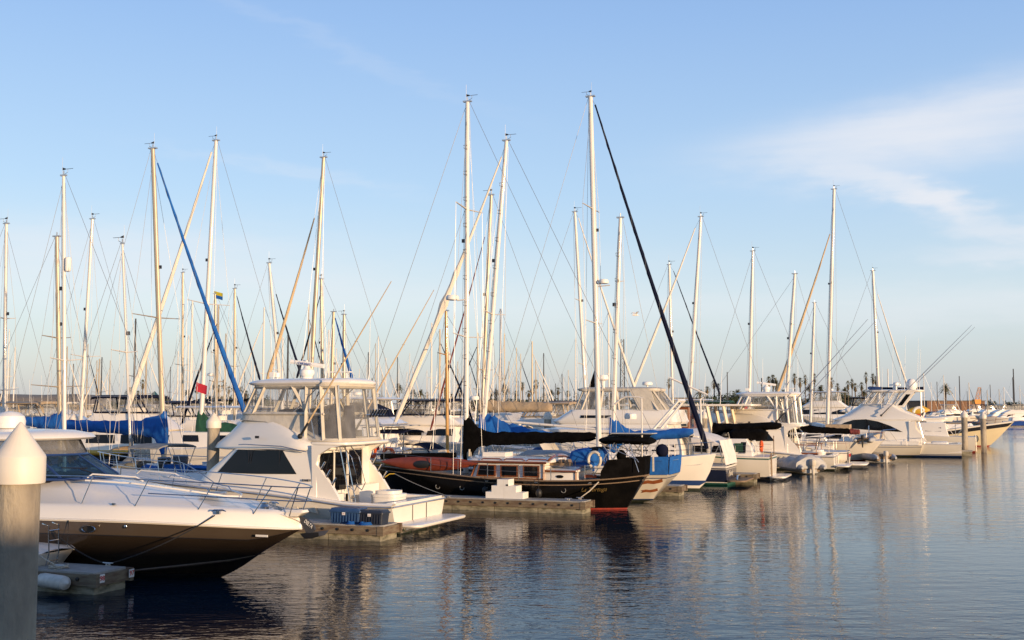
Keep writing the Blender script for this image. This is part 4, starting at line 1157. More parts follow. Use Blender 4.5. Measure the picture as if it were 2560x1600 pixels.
    for s in (-1, 1):
        for a, c in (((.9, 2.8), (-.1, 1.5)), ((-.9, 2.8), (.2, 1.5)), ((.3, 2.8), (1.2, 1.4)), ((-.3, 2.8), (-.75, 1.6)), ((-.1, 2.8), (.7, 1.6)), ((.95, 2.75), (-.7, 2.1)), ((.0, 2.8), (-.75, 2.0))): b.tube([(a[0], s * .75, a[1]), (c[0], s * .9, c[1])], .018, 5)
    b.build('bimini_frame', 'alu', t)
    MB().box((-.35, .1, 3.16), (1.75, .95, .035)).build('solar_panel', 'hyp', t)
    b = MB(); b.tube([(-.74, .3, 1.45), (-.74, .3, 4.62)], .035, 8); b.tube([(-.85, .3, 4.62), (-.6, .3, 4.66), (-.1, .3, 4.70), (.15, .3, 4.60), (.42, .3, 4.36)], [.03, .05, .05, .06, .07], 6, sq=.7); b.build('stern_pole', 'mastw', t)
    MB().lathe([(.25, 0), (.27, .06), (.26, .2), (.2, .25), (.001, .26)], (-.1, -.3, 3.75), 14).build('radar', 'plastw', t)
    MB().ball((.18, .2, 2.22), (.22, .2, .26), 12).build('covered_winch', 'canvask', t)
    pts = [(1.0 + .26 * math.cos(R(a)), 1.36, 2.08 + .33 * math.sin(R(a))) for a in range(-60, 241, 20)]
    MB().tube(pts, .085, 8, sq=.75).build('life_ring', 'canvas', t)
    MB().torus((.9, 0, 1.95), .30, .02, 18, 6, 'x').build('steering_wheel', 'steel', t)
    MB().box((1.35, .8, 1.38), (.5, .25, .12), 0, .3).build('cockpit_cushion', 'orange', t)
    lifelines(t, sh, 1.4, 11.2, 1.35, .62, .02, (.62, .34), .1)
    # spars and canvas
    a, bb = Vector((7.35, 0, 1.35)), Vector((7.33, 0, 18.07))
    rig(t, a, bb, .115, 'mastw', ((.705, 1.5), (.36, 1.7)), None, (-.7, 0, 1.5), 1.72, 1.36, steps=11, vn=-1)
    wire('forestay', (13.4, 0, 1.85), bb, t, .011); wire('forestay', (11.6, 0, 1.75), a.lerp(bb, .72), t, .009)
    MB().tube([(10.6, 0, 1.62), (13.5, 0, 1.86)], [.10, .07], 8).build('bowsprit', 'spruce', t)
    MB().tube([(7.25, 0, 2.72), (1.35, 0, 2.98)], .07, 8).build('boom', 'mastw', t)
    sail_cover(t, (7.25, 0, 2.80), (1.35, 0, 3.02), (.36, .18), (.30, .21), .21, 'canvask', .86, .36, 34, 3, tail=.72, front=.2)
    MB().tube([(11.55, 0, 2.0), (9.5, 0, 2.03), (7.85, 0, 2.12)], [.14, .17, .12], 10).build('staysail_cover', 'canvask', t)
    b = MB(); b.tube([(7.4, .08, 9.05), (7.75, .1, 9.02)], .03, 5); b.build('radar_bracket', 'mastw', t); radar(t, (7.98, .12, 9.15), .30)
    b = MB()
    for k in range(5): b.torus((7.1, .2, 2.2 - .05 * k), .10, .02, 10, 5, 'y')
    b.tube([(7.1, .2, 2.4), (7.12, .25, 1.7)], .05, 6); b.build('halyard_coil', 'rope', t)
    # lettering along the quarter
    n1, n2 = fr.L(*R3(1672, 742), 1.3), fr.L(*R3(1858, 742), 1.15)
    y1, y2 = side_y(n1.x, .84, 1, tree), side_y(n2.x, .86, 1, tree)
    text('La Tortuga', .24, 'gold', t, ((n1.x + n2.x) / 2, side_y((n1.x + n2.x) / 2, .86, 1, tree) + .025, .86), (n2.x - n1.x, y2 - y1, .03), (0, .25, 1), 'name_lettering', .5, .012, width=(Vector((n2.x, y2, 0)) - Vector((n1.x, y1, 0))).length)
    # kayak on deck
    k = thing('kayak', 'red kayak stowed along the foredeck rail of the black hull', 'kayak', fr.at(8.6, 1.22) + Vector((0, 0, 1.74)), BOWL)
    rings = []
    for i in range(19):
        u = i / 18 * 2 - 1; q = max(1 - abs(u) ** 2.2, .004); rk = .10 * u * u
        rings.append([(u * 2.35, -.02 + .13 * q ** .9 * math.cos(R(d)) * 1.0, rk + (.34 if math.sin(R(d)) > 0 else .27) * q ** .8 * math.sin(R(d))) for d in range(0, 360, 30)])
    MB().loft(rings).build('kayak_hull', 'kayak', k, ang=70)
    c = MB().lathe([(.001, -.02), (.30, -.02), (.33, 0), (.30, .02), (.001, .02)], (0, 0, 0), 20, axis='y').build('kayak_cockpit', 'rubber', k, (.25, .125, .02)); c.scale = (1.25, 1, .52)
    # lines
    q = fw(o3, -.45, .95, .56); s_ = fr.L(*R3(1805, 680), 1.35); w = fr.o + fr.u * s_.x + fr.n * s_.y + Vector((0, 0, s_.z))
    tg(MB().tube([w, w.lerp(q, .5) - Vector((0, 0, .05)), q], [.026, .026, .016], 6).build('mooring_line', 'rope'), 'pale stern line from the black hull down to the dock cleat', 'rope')
    s_ = fr.L(*R3(262, 618), 1.25); w = fr.o + fr.u * s_.x + fr.n * s_.y + Vector((0, 0, s_.z)); e = wl(1122, 1241, .55)
    tg(MB().tube([w.lerp(e, i / 8) - Vector((0, 0, .06 * 4 * (i / 8) * (1 - i / 8))) for i in range(9)], .014, 6).build('mooring_line', 'rope'), 'thin pale bow line of the black hull crossing to the dock behind the white transom', 'rope')
    s2 = fr.L(*R2(1245, 965), 1.6); w2 = fr.o + fr.u * s2.x + fr.n * s2.y + Vector((0, 0, s2.z))
    tg(MB().tube([w, w.lerp(w2, .3) + Vector((0, 0, .10)), w2], .02, 6).build('mooring_line', 'ropey'), 'yellow rope looped over the bow rail of the black hull', 'rope')
    cleat(0, (e.x, e.y, .5), -21, 'cleat on the long dock right behind the white transom corner')
    f_ = thing('fender', 'black ball fender hung on the black hull right of the white steps', 'fender', fr.at(3.2, 2.02) + Vector((0, 0, .72)), 0)
    MB().ball((0, 0, 0), (.14, .14, .19), 12).build('fender_body', 'rubber', f_); MB().tube([(0, 0, .18), (0, .05, .65)], .012, 5).build('fender_rope', 'ropek', f_)
    f_ = thing('fender', 'black ball fender hung on the black hull left of the white steps', 'fender', fr.at(5.6, 2.04) + Vector((0, 0, .78)), 0)
    MB().ball((0, 0, 0), (.12, .12, .15), 12).build('fender_body', 'rubber', f_); MB().tube([(0, 0, .14), (0, .05, .6)], .012, 5).build('fender_rope', 'ropek', f_)


black_cutter()
# ---------------------------------------------------------------- sailing boats placed by their masts
BOTTOM = [('k', 0, 0), ('z', .03, 0), ('z', .12, 0)]


def yacht_hull(t, bx, sx, beam, fb, mats, rows=None, stern=.7, fine=False, overhang=.9, n=26, deckm='deck', so=.25):
    """moulded sailing hull between the bow bx and the stern sx (local x)"""
    L = bx - sx; X = lambda f: sx + L * f; hb = beam / 2
    S = [(X(0), hb * stern, fb * .96), (X(.16), hb * lerp(stern, 1, .6), fb * .93), (X(.34), hb * .98, fb * .93), (X(.5), hb, fb * .96), (X(.66), hb * .9, fb * 1.02), (X(.82), hb * .58, fb * 1.11), (X(.93), hb * .22, fb * 1.19), (X(1), 0, fb * 1.24)]
    K = [(X(0) + so, .10), (X(.16) + .2, -.2), (X(.34), -.4), (X(.5), -.45), (X(.66), -.4), (X(.8), -.3), (bx - overhang, -.05), (bx, fb * 1.22)]
    rows = rows or BOTTOM + [('z', .17, 1), ('f', .5, 2), ('s', .16, 2), ('s', .12, 3), ('s', .035, 2), ('s', 0, 4)]
    ho, sh = hull(t, S, K, [.6 if not fine else .9, .5, .42, .4, .45, .65, .9, 1], rows, mats, n)
    deck(t, sh, sx - 1, bx + 1, .01, .02, .07, deckm)
    return ho, sh


def cabin_trunk(t, x0, x1, hw, z, h, m='gelb', win=True, wins=3, nm='cabin_trunk', glass='glass', top='deck'):
    c = MB(); c.loft([rrect(x0, x1, hw, (.06, .5), z, hw * .62), rrect(x0 + .04, x1 - .45, hw * .92, (.06, .4), z + h, hw * .55), rrect(x0 + .1, x1 - .6, hw * .8, (.06, .3), z + h + .03, hw * .5, crown=.07)])
    co = c.build(nm, m, t, ang=50)
    if win:
        yf = lambda x, zz: lerp(hw, hw * .62, min(max((x - x0) / (x1 - .5 - x0), 0), 1)) * lerp(1, .92, (zz - z) / h)
        for s in (-1, 1):
            for k in range(wins):
                a = lerp(x0 + .3, x1 - 1.3, k / wins); b = lerp(x0 + .3, x1 - 1.3, (k + .78) / wins)
                skin_panel([(a, z + h * .35), (b, z + h * .38), (b - .05, z + h * .80), (a + .05, z + h * .80)], yf, .015, side=s).build('cabin_window', glass, co)
    return co


def pushpit(t, sh, sx, bx, m='steel', h=.62):
    for s in (0, 1):
        b = MB(); pts = []
        xs = (sx + 1.2, sx + .05) if s == 0 else (bx - 1.3, bx - .25)
        for sd in (1, -1):
            seq = []
            for x in xs:
                y, z = sh_at(sh, x); seq.append((x, sd * max(y - .08, .07), z + h))
            pts += seq if sd == 1 else list(reversed(seq))
        n = 16; b.tube([cr(pts, i / n) for i in range(n + 1)], .016, 6)
        for p in pts:
            y, z = sh_at(sh, p[0]); b.tube([(p[0], p[1], z), p], .014, 5)
        b.build(['pushpit', 'pulpit'][s], m, t)


def spray_dodger(t, x, hw, z, m, h=.75, L=1.1):
    prof = [(x + L, z + .02), (x + L * .72, z + h * .7), (x + L * .35, z + h), (x - .05, z + h * 1.02)]
    b = MB(); b.loft([[(px + .12 * (1 - q * q) , hw * q * (.88 + .12 * (1 - (pz - z) / h)), z + (pz - z) * (1 - .18 * q * q * q * q)) for q in (-1, -.8, -.4, 0, .4, .8, 1)] for px, pz in prof], (False, False), 0, closed=False)
    o = b.build('spray_dodger', m, t, ang=60)
    return o




def solar_stern(t, sx, z):
    b = MB()
    for y in (-1.1, 1.1): b.tube([(sx + .2, y, z), (sx - .1, y, z + 1.9)], .03, 6); b.tube([(sx + 1.1, y, z), (sx + 1.2, y, z + 1.9)], .03, 6)
    for z_ in (z + 1.9,): b.tube([(sx - .1, -1.1, z_), (sx - .1, 1.1, z_)], .03, 6); b.tube([(sx + 1.2, -1.1, z_), (sx + 1.2, 1.1, z_)], .03, 6)
    b.build('stern_arch', 'steel', t)
    MB().box((sx + .9, 0, z + 2.0), (2.4, 2.4, .05)).build('solar_panel', 'hyp', t)
    for y in (-1.25, -.4): MB().torus((sx + .15, y, z + .65), .28, .09, 18, 8, 'x').build('life_ring', 'orange', t)
    MB().torus((sx + 1.6, -1.45, z + .6), .28, .09, 18, 8, 'y').build('life_ring', 'orange', t)
    MB().tube([(sx - .2, .5, z + .2), (sx - .4, .5, z + 1.2)], [.12, .2], 8).build('wind_vane_rudder', 'gelb', t)
    b = MB(); b.loft([[(sx - .3 - u * .4, 1.2, z + 1.2 - v * .5 - u * .15) for u in (0, .5, 1)] for v in (0, 1)], (False, False), 0, closed=False); b.build('flag', 'flagr', t)
    b = MB(); b.loft([rrect(sx + 2.4, sx + 4.2, 1.1, .3, z + .1), rrect(sx + 2.6, sx + 4.2, 1.0, .3, z + .8)]); b.build('spray_dodger', 'canvas', t)



def bimini_low(t, x0, x1, hw, z, m, zb):
    b = MB(); b.loft([[(x, hw * q, z - .14 * abs(q) ** 3) for q in (-1, -.8, -.4, 0, .4, .8, 1)] + [(x, hw * q, z - .05 - .14 * abs(q) ** 3) for q in (1, .8, .4, 0, -.4, -.8, -1)] for x in (x0, lerp(x0, x1, .5), x1)]); b.build('bimini', m, t, ang=60)
    for s in (-1, 1): MB().tube([(x0 + .05, s * hw, z - .16), (lerp(x0, x1, .5), s * hw * 1.05, zb), (x1 - .05, s * hw, z - .16)], .018, 5).build('bimini_frame', 'alu', t)


NSB = [0]


def sailboat(label, base, top, Y, bow=1, L=10.5, beam=3.3, fb=1.05, mw=.085, mm='mastw', jibs=(), cover=None, spr=((.5, 1.1),), hm='gel', stripe='bootb', steps=0, radarf=None, tack=None, lines=True, dz=None, dodger=None, vn=1, name='sailing_boat', group=None, lifel=False, aft=None, deg=None, roundr=None, shr=True, detail=True, trunkm='gelb', back=True, rows=None, fine=False, stern=.7, glass='glass', so=.25):
    p = atY(*base, Y); fr = Frame(p.x, Y, deg if deg is not None else (BOWR if bow > 0 else BOWL))
    t = boat(fr, name, label, 'sailboat', group)
    xb, zb = fr.xz(*base); xt, zt = fr.xz(*top)
    z0 = fb * .98 + (.35 if dz is None else dz); k = (xt - xb) / (zt - zb)
    a = Vector((xb + k * (z0 - zb), 0, z0)); b = Vector((xt, 0, zt))
    bx = fr.xz(*tack)[0] if tack else a.x + L * .40
    sx = bx - L if aft is None else aft
    _, sh = yacht_hull(t, bx, sx, beam, fb, ['bootg', stripe, hm, stripe, 'gelb'], rows, stern=stern, fine=fine, so=so)
    if detail:
        cabin_trunk(t, sx + L * .26, a.x + L * .16, beam * .33, fb * .97, .42, trunkm, glass=glass)
        pushpit(t, sh, sx, bx)
        if lifel: lifelines(t, sh, sx + .4, bx - 1.2, 1.7, .6, .012)
        b_ = MB(); b_.box((sx + L * .14, 0, fb * .98 + .16), (L * .24, beam * .62, .30)); b_.build('cockpit_coaming', 'gelb', t)
        MB().torus((sx + L * .10, 0, fb + .75), .38, .018, 18, 5, 'x').build('steering_wheel', 'steel', t)
    rig(t, a, b, mw, mm, spr, (bx - .1, 0, fb * 1.22) if not jibs else None, (sx + .1, 0, fb) if back else None, beam * .44 if shr else .3, fb, steps=steps, vn=vn, r=.008 + Y * .00004)
    for tk, hd, r, m, bl in jibs:
        ta, hb_ = fr.L(*tk), fr.L(*hd); jib(t, ta, hb_, r, m, bulge=bl)
        wire('forestay', hb_, b, t)
    if cover:
        (s0, e0, m, kw) = cover
        q0, q1 = fr.L(*s0), fr.L(*e0); q0.x = a.x + k * (q0.z - a.z) + (.08 if q1.x > a.x else -.08) * 0
        MB().tube([q0 - Vector((0, 0, .14)), q1 - Vector((0, 0, .12))], .065, 8).build('boom', mm, t)
        if m: sail_cover(t, q0, q1, m=m, seed=int(Y * 7), **kw)
    if radarf:
        f, s = radarf; c = a.lerp(b, f); MB().tube([c, c + Vector((s * .32, 0, -.02))], .03, 5).build('radar_bracket', 'alu', t); radar(t, c + Vector((s * .48, 0, .1)), .27)
    if dodger is None and detail: dodger = ['canvasn', 'canvask', 'canvas', 'canvasb', 'canvast', 'canvasn'][int(abs(base[0]) + Y) % 6]
    if detail and int(Y) % 2: bimini_low(t, sx + L * .06, sx + L * .20, beam * .36, fb + 1.75, dodger, fb)
    if dodger: spray_dodger(t, sx + L * .24, beam * .34, fb * 1.25, dodger)
    if roundr: MB().lathe([(.02, -.32), (.11, -.29), (.13, -.22), (.13, .22), (.11, .29), (.02, .32)], a.lerp(b, roundr) + Vector((-.22, 0, 0)), 12).build('radar_reflector', 'plastw', t)
    return t, fr, a, b, sh, bx, sx


CB = lambda rise=1.0, dec=.45, tail=0.0, up=(.34, .16), dn=(.24, .15), w=.2, sag=0, front=.18: dict(rise=rise, dec=dec, tail=tail, up=up, dn=dn, w=w, sag=sag, front=front)
rowsb = None
# left group
sailboat('white mast at the far left edge with two short spreaders', (10, 1025), (16, 560), 58, 1, 11, mw=.10, spr=((.3, .9), (.6, .8)), cover=((5, 1035), (-110, 1050), 'canvasw', CB(.1)), vn=-1)
sailboat('tall white mast carrying a cylinder shaped radar reflector, left of the blue furled sail', (161, 1083), (159, 440), 47, -1, 10.5, mw=.085, spr=((.38, .9),), roundr=.70, vn=-1, dodger='canvasg')
sailboat('shaded tan mast just left of the mast with the cylinder reflector, blue cover leading left', (150, 1075), (142, 592), 52, 1, 10, mw=.115, mm='masta', spr=((.35, 1.6), (.56, .9)), cover=((153, 1062), (62, 1052), 'canvasb', CB(.35, .6, up=(.28, .2), dn=(.3, .22), w=.25)), tack=(300, 1100), vn=0)
sailboat('slender leaning white mast glinting low down, second tall mast from the reflector mast', (204, 1010), (231, 548), 64, -1, 10, mw=.10, spr=((.42, 1.2),), vn=-1)
sailboat('big tan mast with bright blue rolled headsail and long bright blue sail cover', (409, 1132), (382, 372), 54, 1, 11.5, 3.6, 1.1, .13, 'masta', [((624, 1062), (394, 408), .135, 'canvasb', None)], ((407, 1075), (158, 1062), 'canvasb', CB(.50, .75, .9, (.40, .26), (.34, .26), .28)), ((.46, 1.75),), tack=(640, 1120), vn=-1, hm='gel', lifel=True)
gt, gf, *_ = sailboat('white mast with long white headsail rolled to its left and dark green sail cover', (503, 1040), (540, 352), 62, -1, 12, 3.7, 1.15, .125, 'mastw', [((318, 1022), (529, 380), .17, 'jibw', None)], ((510, 1068), (640, 1078), 'canvase', CB(.60, .5, .75, (.34, .3), (.3, .26), .26)), ((.48, 1.9),), vn=1)
tg_, *_r = sailboat('thin white mast rising from a grey canvas tent over the foredeck rail', (327, 1140), (306, 610), 47, 1, 8.5, 2.7, .8, .055, 'mastw', (), None, ((.54, .8),), vn=-1, detail=False)
fr7 = _r[0]
b = MB(); c0 = fr7.L(327, 1150, 0)
b.loft([[(c0.x + dx * f, dy * f, lerp(.95, 2.3, (1 - f) ** .8)) for dx, dy in ((1.15, 0), (.55, .6), (-.45, .75), (-1.2, .5), (-1.35, 0), (-1.2, -.5), (-.45, -.75), (.55, -.6))] for f in (1, .8, .55, .3, .1, .05)])
b.build('mast_tent', 'canvasg', tg_)
MB().tube([(c0.x, 0, 2.2), (c0.x - .02, 0, 2.95)], [.12, .07], 8).build('mast_wrap', 'canvasg', tg_)
sailboat('thin tan mast seen left of the blue rolled sail, one low spreader', (456, 1002), (457, 682), 92, 1, 10, mw=.10, mm='masta', spr=((.45, .9),))
fl_, frf, fa, fb_, *_ = sailboat('short dark mast flying a yellow and blue flag', (540, 1015), (538, 735), 88, -1, 10, mw=.10, mm='masta', spr=((.6, .8),), radarf=(.45, 1), vn=0)
b = MB(); b.loft([[(fb_.x + .1 - .9 * u + 0, .06 * math.sin(u * 7), fb_.z + .25 - .55 * v - .25 * u) for u in (0, .3, .6, .9)] for v in (0, .5, 1)], (False, False), [0, 1], closed=False); b.build('flag', ['flagy', 'canvasb'], fl_)
sailboat('tan mast with thin dark rolled headsail, right of the flag mast', (586, 1020), (587, 722), 84, 1, 10, mw=.095, mm='masta', jibs=[((650, 950), (592, 740), .09, 'canvasn', None)], spr=((.5, .8),))
sailboat('white mast leaning left behind the curtains of the cream sportfisher, dark rolled headsail', (699, 950), (673, 658), 76, 1, 10.5, mw=.11, jibs=[((757, 950), (690, 735), .10, 'canvasn', None)], spr=((.42, .8),), vn=1)
sailboat('thick tan mast over the sportfisher hardtop with dome radar and tan headsail', (778, 930), (809, 394), 66, -1, 12, 3.7, 1.2, .13, 'masta', [((668, 950), (786, 545), .13, 'jibt', None)], None, ((.30, 1.2),), radarf=(.30, 1), vn=-1)
sailboat('tan mast directly right of the thick radar mast, dark rolled headsail running left', (806, 960), (803, 698), 80, -1, 10, mw=.115, mm='masta', jibs=[((742, 945), (800, 740), .09, 'canvasn', None)], spr=((.4, .9),))
sailboat('short tan mast with pale blue rolled headsail, second right of the radar mast', (829, 960), (834, 780), 78, 1, 9, mw=.12, mm='masta', jibs=[((880, 945), (838, 795), .13, 'canvasb', None)], spr=((.4, .7),), vn=0)
sailboat('short tan mast with wide low spreader, rightmost of those over the hardtop', (860, 965), (860, 787), 84, -1, 9, mw=.12, mm='masta', spr=((.4, 1.5),))
# the blue canvassed ketch behind the black hull
kt, kf, ka, kb, ksh, kbx, ksx = sailboat('white ketch with bright blue covers, blue stern cloth and brown ribbon emblem', (1208, 1080), (1266, 352), 53.5, -1, 13.5, 3.7, 1.35, .115, 'mastw', [((988, 1055), (1254, 392), .13, 'jibw', [(.46, .035, 1.0), (.58, .03, .55), (.52, .2, .35)])], ((1200, 1085), (1395, 1098), 'canvasb', CB(.70, 1.9, .3, (.30, .20), (.28, .2), .24)), ((.45, 1.35),), steps=9, tack=(960, 1130), aft=-9.2, vn=-1, name='ketch', dz=.5, lifel=True, stern=.6, detail=True, fine=True, so=1.0)
ktree = HULLTREE
m0, m1 = kf.L(1533, 1056), kf.L(1551, 545)
rig(kt, m0 - (m1 - m0) * .12, m1, .10, 'mastw', ((.72, .5),), None, (ksx, 0, 1.4), 1.1, 1.3, steps=7, vn=0)
sail_cover(kt, kf.L(1533, 1098), kf.L(1733, 1080), (.26, .2), (.26, .2), .24, 'canvasb', .75, .5, 26, 9, 'sail_cover', .35)
MB().tube([kf.L(1533, 1104), kf.L(1735, 1086)], .06, 8).build('boom', 'mastw', kt)
b = MB(); c = kf.L(1505, 715); b.tube([kf.L(1495, 716), kf.L(1525, 713)], .03, 5); b.build('radar_bracket', 'mastw', kt)


def ketch_stern():
    """bluff stern of the blue ketch: own loft because it shows from close by"""
    f = kf
    P = lambda x, y, yy=0: f.L(*R4(x, y), yy)
    zt = P(810, 1032).z; zd = P(650, 1085, .8).z
    top, bot = P(812, 1035), P(665, 1318)
    b = MB(); b.loft([[(x, s * (y + .015), z + .02), (x, s * (y + .06), z + .40), (x - .03, s * (y + .08), z + .80)] for s in (1,) for x, y, z in ksh if x < ksx + 1.5], (False, False), 0, closed=False)
    b.loft([[(x, -(y + .015), z + .02), (x, -(y + .06), z + .40), (x - .03, -(y + .08), z + .80)] for x, y, z in ksh if x < ksx + 1.5], (False, False), 0, closed=False)
    yb, zb = ksh[0][1], ksh[0][2]
    b.loft([[(ksx - .02, y * yb, zb + .02), (ksx - .06, y * (yb + .06), zb + .4), (ksx - .08, y * (yb + .08), zb + .8)] for y in (-1, -.5, 0, .5, 1)], (False, False), 0, closed=False)
    b.build('stern_cloth', 'canvasb', kt)
    for x0, zz, sc in ((.30, .98, .95), (.62, .56, .75)):
        pts = [(ksx + x0 + u * sc, zz + v * sc) for u, v in ((0, .16), (.2, .10), (.45, .05), (.65, .08), (.95, .02), (.85, -.04), (1.0, -.14), (.68, -.08), (.45, -.11), (.2, -.06), (.02, 0))]
        r = MB(); r.add([(x, side_y(x, z, 1, ktree) + .012, z) for x, z in pts], [tuple(range(len(pts)))]); r.build('ribbon_emblem', 'rib', kt)
    MB().ball((ksx + .3, 1.0, 2.35), (.30, .26, .30), 12).build('covered_outboard', 'canvasn', kt)
    for y in (.6, -.6): MB().tube([(ksx + .1, y, 1.3), (ksx + .1, y, 2.6)], .02, 6).build('stern_post', 'alu', kt)


ketch_stern()
b = MB(); b.loft([rrect(ksx + 3.3, ksx + 4.7, 1.2, .15, 1.4), rrect(ksx + 3.3, ksx + 4.5, 1.15, .2, 2.25), rrect(ksx + 3.5, ksx + 4.2, 1.0, .2, 2.38)]); b.build('blue_cockpit_tent', 'canvasb', kt)
sailboat('tan mast beside the tan sail cover, dark red headsail rolled to its left', (1206, 1010), (1228, 488), 63, -1, 11, mw=.105, mm='masta', jibs=[((1076, 1075), (1212, 592), .07, 'canvasm', None)], cover=((1206, 1020), (1380, 1021), 'canvast', CB(.12, .6, 0, (.40, .34), (.26, .2), .28)), spr=((.33, 1.0),), radarf=(.22, 1))
wt, wf, wa, wb, wsh, wbx, wsx = sailboat('white ketch with varnished mast, orange life rings and solar arch behind the red kayak', (1119, 1150), (1115, 778), 57, 1, 11.5, 3.5, 1.35, .09, 'spruce', spr=((.7, .8),), vn=0, aft=-4.2, tack=(1340, 1120), lifel=True, name='ketch')
solar_stern(wt, wsx, 1.3)
b = MB(); b.tube([(-.9, 0, 0), (-.3, 0, .06), (.9, 0, .05), (1.3, 0, 0)], [.2, .42, .44, .1], 12, sq=.62)
o_ = b.build('upturned_dinghy', 'hyp', None, kf.at(-3.6, .3) + Vector((0, 0, 1.95)), R(BOWL)); o_.scale = (1.35, 1, 1); tg(o_, 'grey upturned dinghy on the white deck above the varnished cabin roof', 'dinghy', 'inflatable dinghies')
# white sloop bow out, big dark blue rolled sail
st, sf_, sa, sb, ssh, sbx, ssx = sailboat('white sloop, bow out, with thick dark blue rolled headsail and tall white mast', (1497, 1090), (1476, 242), 59.5, 1, 13, 3.9, 1.5, .15, 'mastw', [((1768, 1122), (1488, 262), .15, 'canvasn', None)], ((1489, 1066), (1215, 1044), None, None), ((.36, 1.5), (.68, 1.5)), tack=(1790, 1130), radarf=(.47, 1), vn=-1, lifel=True, dz=.3, rows=BOTTOM + [('z', .26, 2), ('z', .52, 1), ('f', .7, 2), ('s', .50, 2), ('s', .46, 3), ('s', .04, 2), ('s', 0, 4)])
# middle and right group
jt, jf, ja, jb, *_ = sailboat('white mast with black riding sail at its foot and white rolled headsail', (1465, 1010), (1437, 530), 78, 1, 12, mw=.115, jibs=[((1588, 975), (1446, 545), .11, 'jibw', None)], spr=((.35, 1.0), (.62, .8)), vn=1)
sailboat('white mast right behind the thick dark blue rolled sail, slim dark headsail to its right', (1681, 980), (1673, 662), 92, 1, 11, mw=.115, jibs=[((1807, 1003), (1684, 678), .09, 'canvasn', None)], spr=((.35, .9),), vn=1)
sailboat('white mast right of the thick dark blue rolled sail, white headsail to its left', (1725, 985), (1752, 542), 84, -1, 12, mw=.13, jibs=[((1580, 975), (1738, 570), .14, 'jibw', None)], spr=((.36, 1.0),), vn=-1)
rt_, rf_, ra_, rb_, *_ = sailboat('white mast with two small flags hanging at its spreader', (1872, 1035), (1882, 628), 88, -1, 11, mw=.125, spr=((.26, 1.4),), vn=-1, cover=((1872, 1040), (1960, 1045), 'canvasm', CB(.2)))
for s, c_ in ((-1, 'sign'), (1, 'flagr')):
    q = ra_.lerp(rb_, .24) + Vector((0, s * 1.1, 0)); b = MB(); b.loft([[(q.x + .10 * math.sin(v * 5) + u * .35, q.y, q.z - v * 1.0 - u * .3) for u in (0, .5, 1)] for v in (0, .33, .66, 1)], (False, False), 0, closed=False); b.build('flag', c_, rt_)
sailboat('slim white mast between the black covered mast and the tall mast with tan headsail', (2028, 995), (2036, 757), 108, -1, 11, mw=.125, spr=((.4, 1.0),), vn=0)
sailboat('tallest mast of the right group with tan headsail rolled to its left', (2070, 1000), (2085, 473), 98, -1, 13, mw=.155, jibs=[((1942, 985), (2075, 585), .17, 'jibt', None)], spr=((.3, .8), (.62, .8)), vn=-1)
sailboat('white mast with white headsail rolled to its right above the square stern sportfisher', (2197, 985), (2182, 677), 118, 1, 12, mw=.16, jibs=[((2272, 975), (2194, 735), .12, 'jibw', None)], spr=((.4, .9),), vn=1)

b = MB(); q = [jf.L(1486, 925), jf.L(1450, 1036), jf.L(1488, 1038)]; b.add([tuple(q[0]), tuple(q[1]), tuple(q[2]), tuple(q[0] + Vector((0, .05, 0))), tuple(q[1] + Vector((0, .3, 0))), tuple(q[2] + Vector((0, .3, 0)))], [(0, 1, 2), (3, 5, 4), (0, 3, 4, 1), (1, 4, 5, 2), (2, 5, 3, 0)]); b.build('riding_sail', 'canvask', jt)
q = gf.L(495, 955, .5); b = MB(); b.loft([[(q.x - .7 * u + .1, q.y + .05 * math.sin(6 * u + v), q.z - .50 * v - .22 * u) for u in (0, .35, .7, 1)] for v in (0, .5, 1)], (False, False), 0, closed=False); b.build('flag', 'flagr', gt)
# ---------------------------------------------------------------- motor boats on the right and in the middle distance
def mhull(t, L, beam, fs, fb, mats=None, rows=None, n=26, tumble=1.0, flare=1.0):
    hb = beam / 2; X = lambda f: L * f
    S = [(X(0), hb * .93, fs), (X(.12), hb * .97, fs + .01), (X(.26), hb, lerp(fs, fb, .12)), (X(.42), hb, lerp(fs, fb, .33)), (X(.58), hb * .95, lerp(fs, fb, .55)), (X(.74), hb * .78, lerp(fs, fb, .76)), (X(.88), hb * .45, lerp(fs, fb, .92)), (X(.96), hb * .17, lerp(fs, fb, .98)), (X(1), 0, fb)]
    K = [(0, -.35), (X(.12), -.4), (X(.26), -.4), (X(.42), -.4), (X(.57), -.4), (X(.71), -.3), (X(.82), -.1), (X(.89), .35), (X(1), fb - .03)]
    rows = rows or BOTTOM + [('z', .18, 1), ('f', .5, 2), ('s', .12, 2), ('s', .04, 3), ('s', 0, 4)]
    ho, sh = hull(t, S, K, [.22, .22, .25, .3, .38, .55, .8, .95, 1], rows, mats or ['bootg', 'bootb', 'gel', 'gel', 'gelb'], n)
    return ho, sh


def block(t, name, rings, m='gelb', r=(.08, .5), ang=45):
    """house of stacked rounded plans: rings (z, aft x, fore x, half width aft, half width fore)"""
    return MB().loft([rrect(a, b, c, r, z, d, 5) for z, a, b, c, d in rings]).build(name, m, t, ang=ang)


def side_fn(rings, r=.5):
    def f(x, z):
        for p, q in zip(rings, rings[1:]):
            if z <= q[0] or q is rings[-1]:
                k = min(max((z - p[0]) / max(q[0] - p[0], 1e-4), 0), 1); a, b, c, d = (lerp(p[i], q[i], k) for i in (1, 2, 3, 4))
                return lerp(c, d, min(max((x - a) / (b - r - a), 0), 1))
    return f


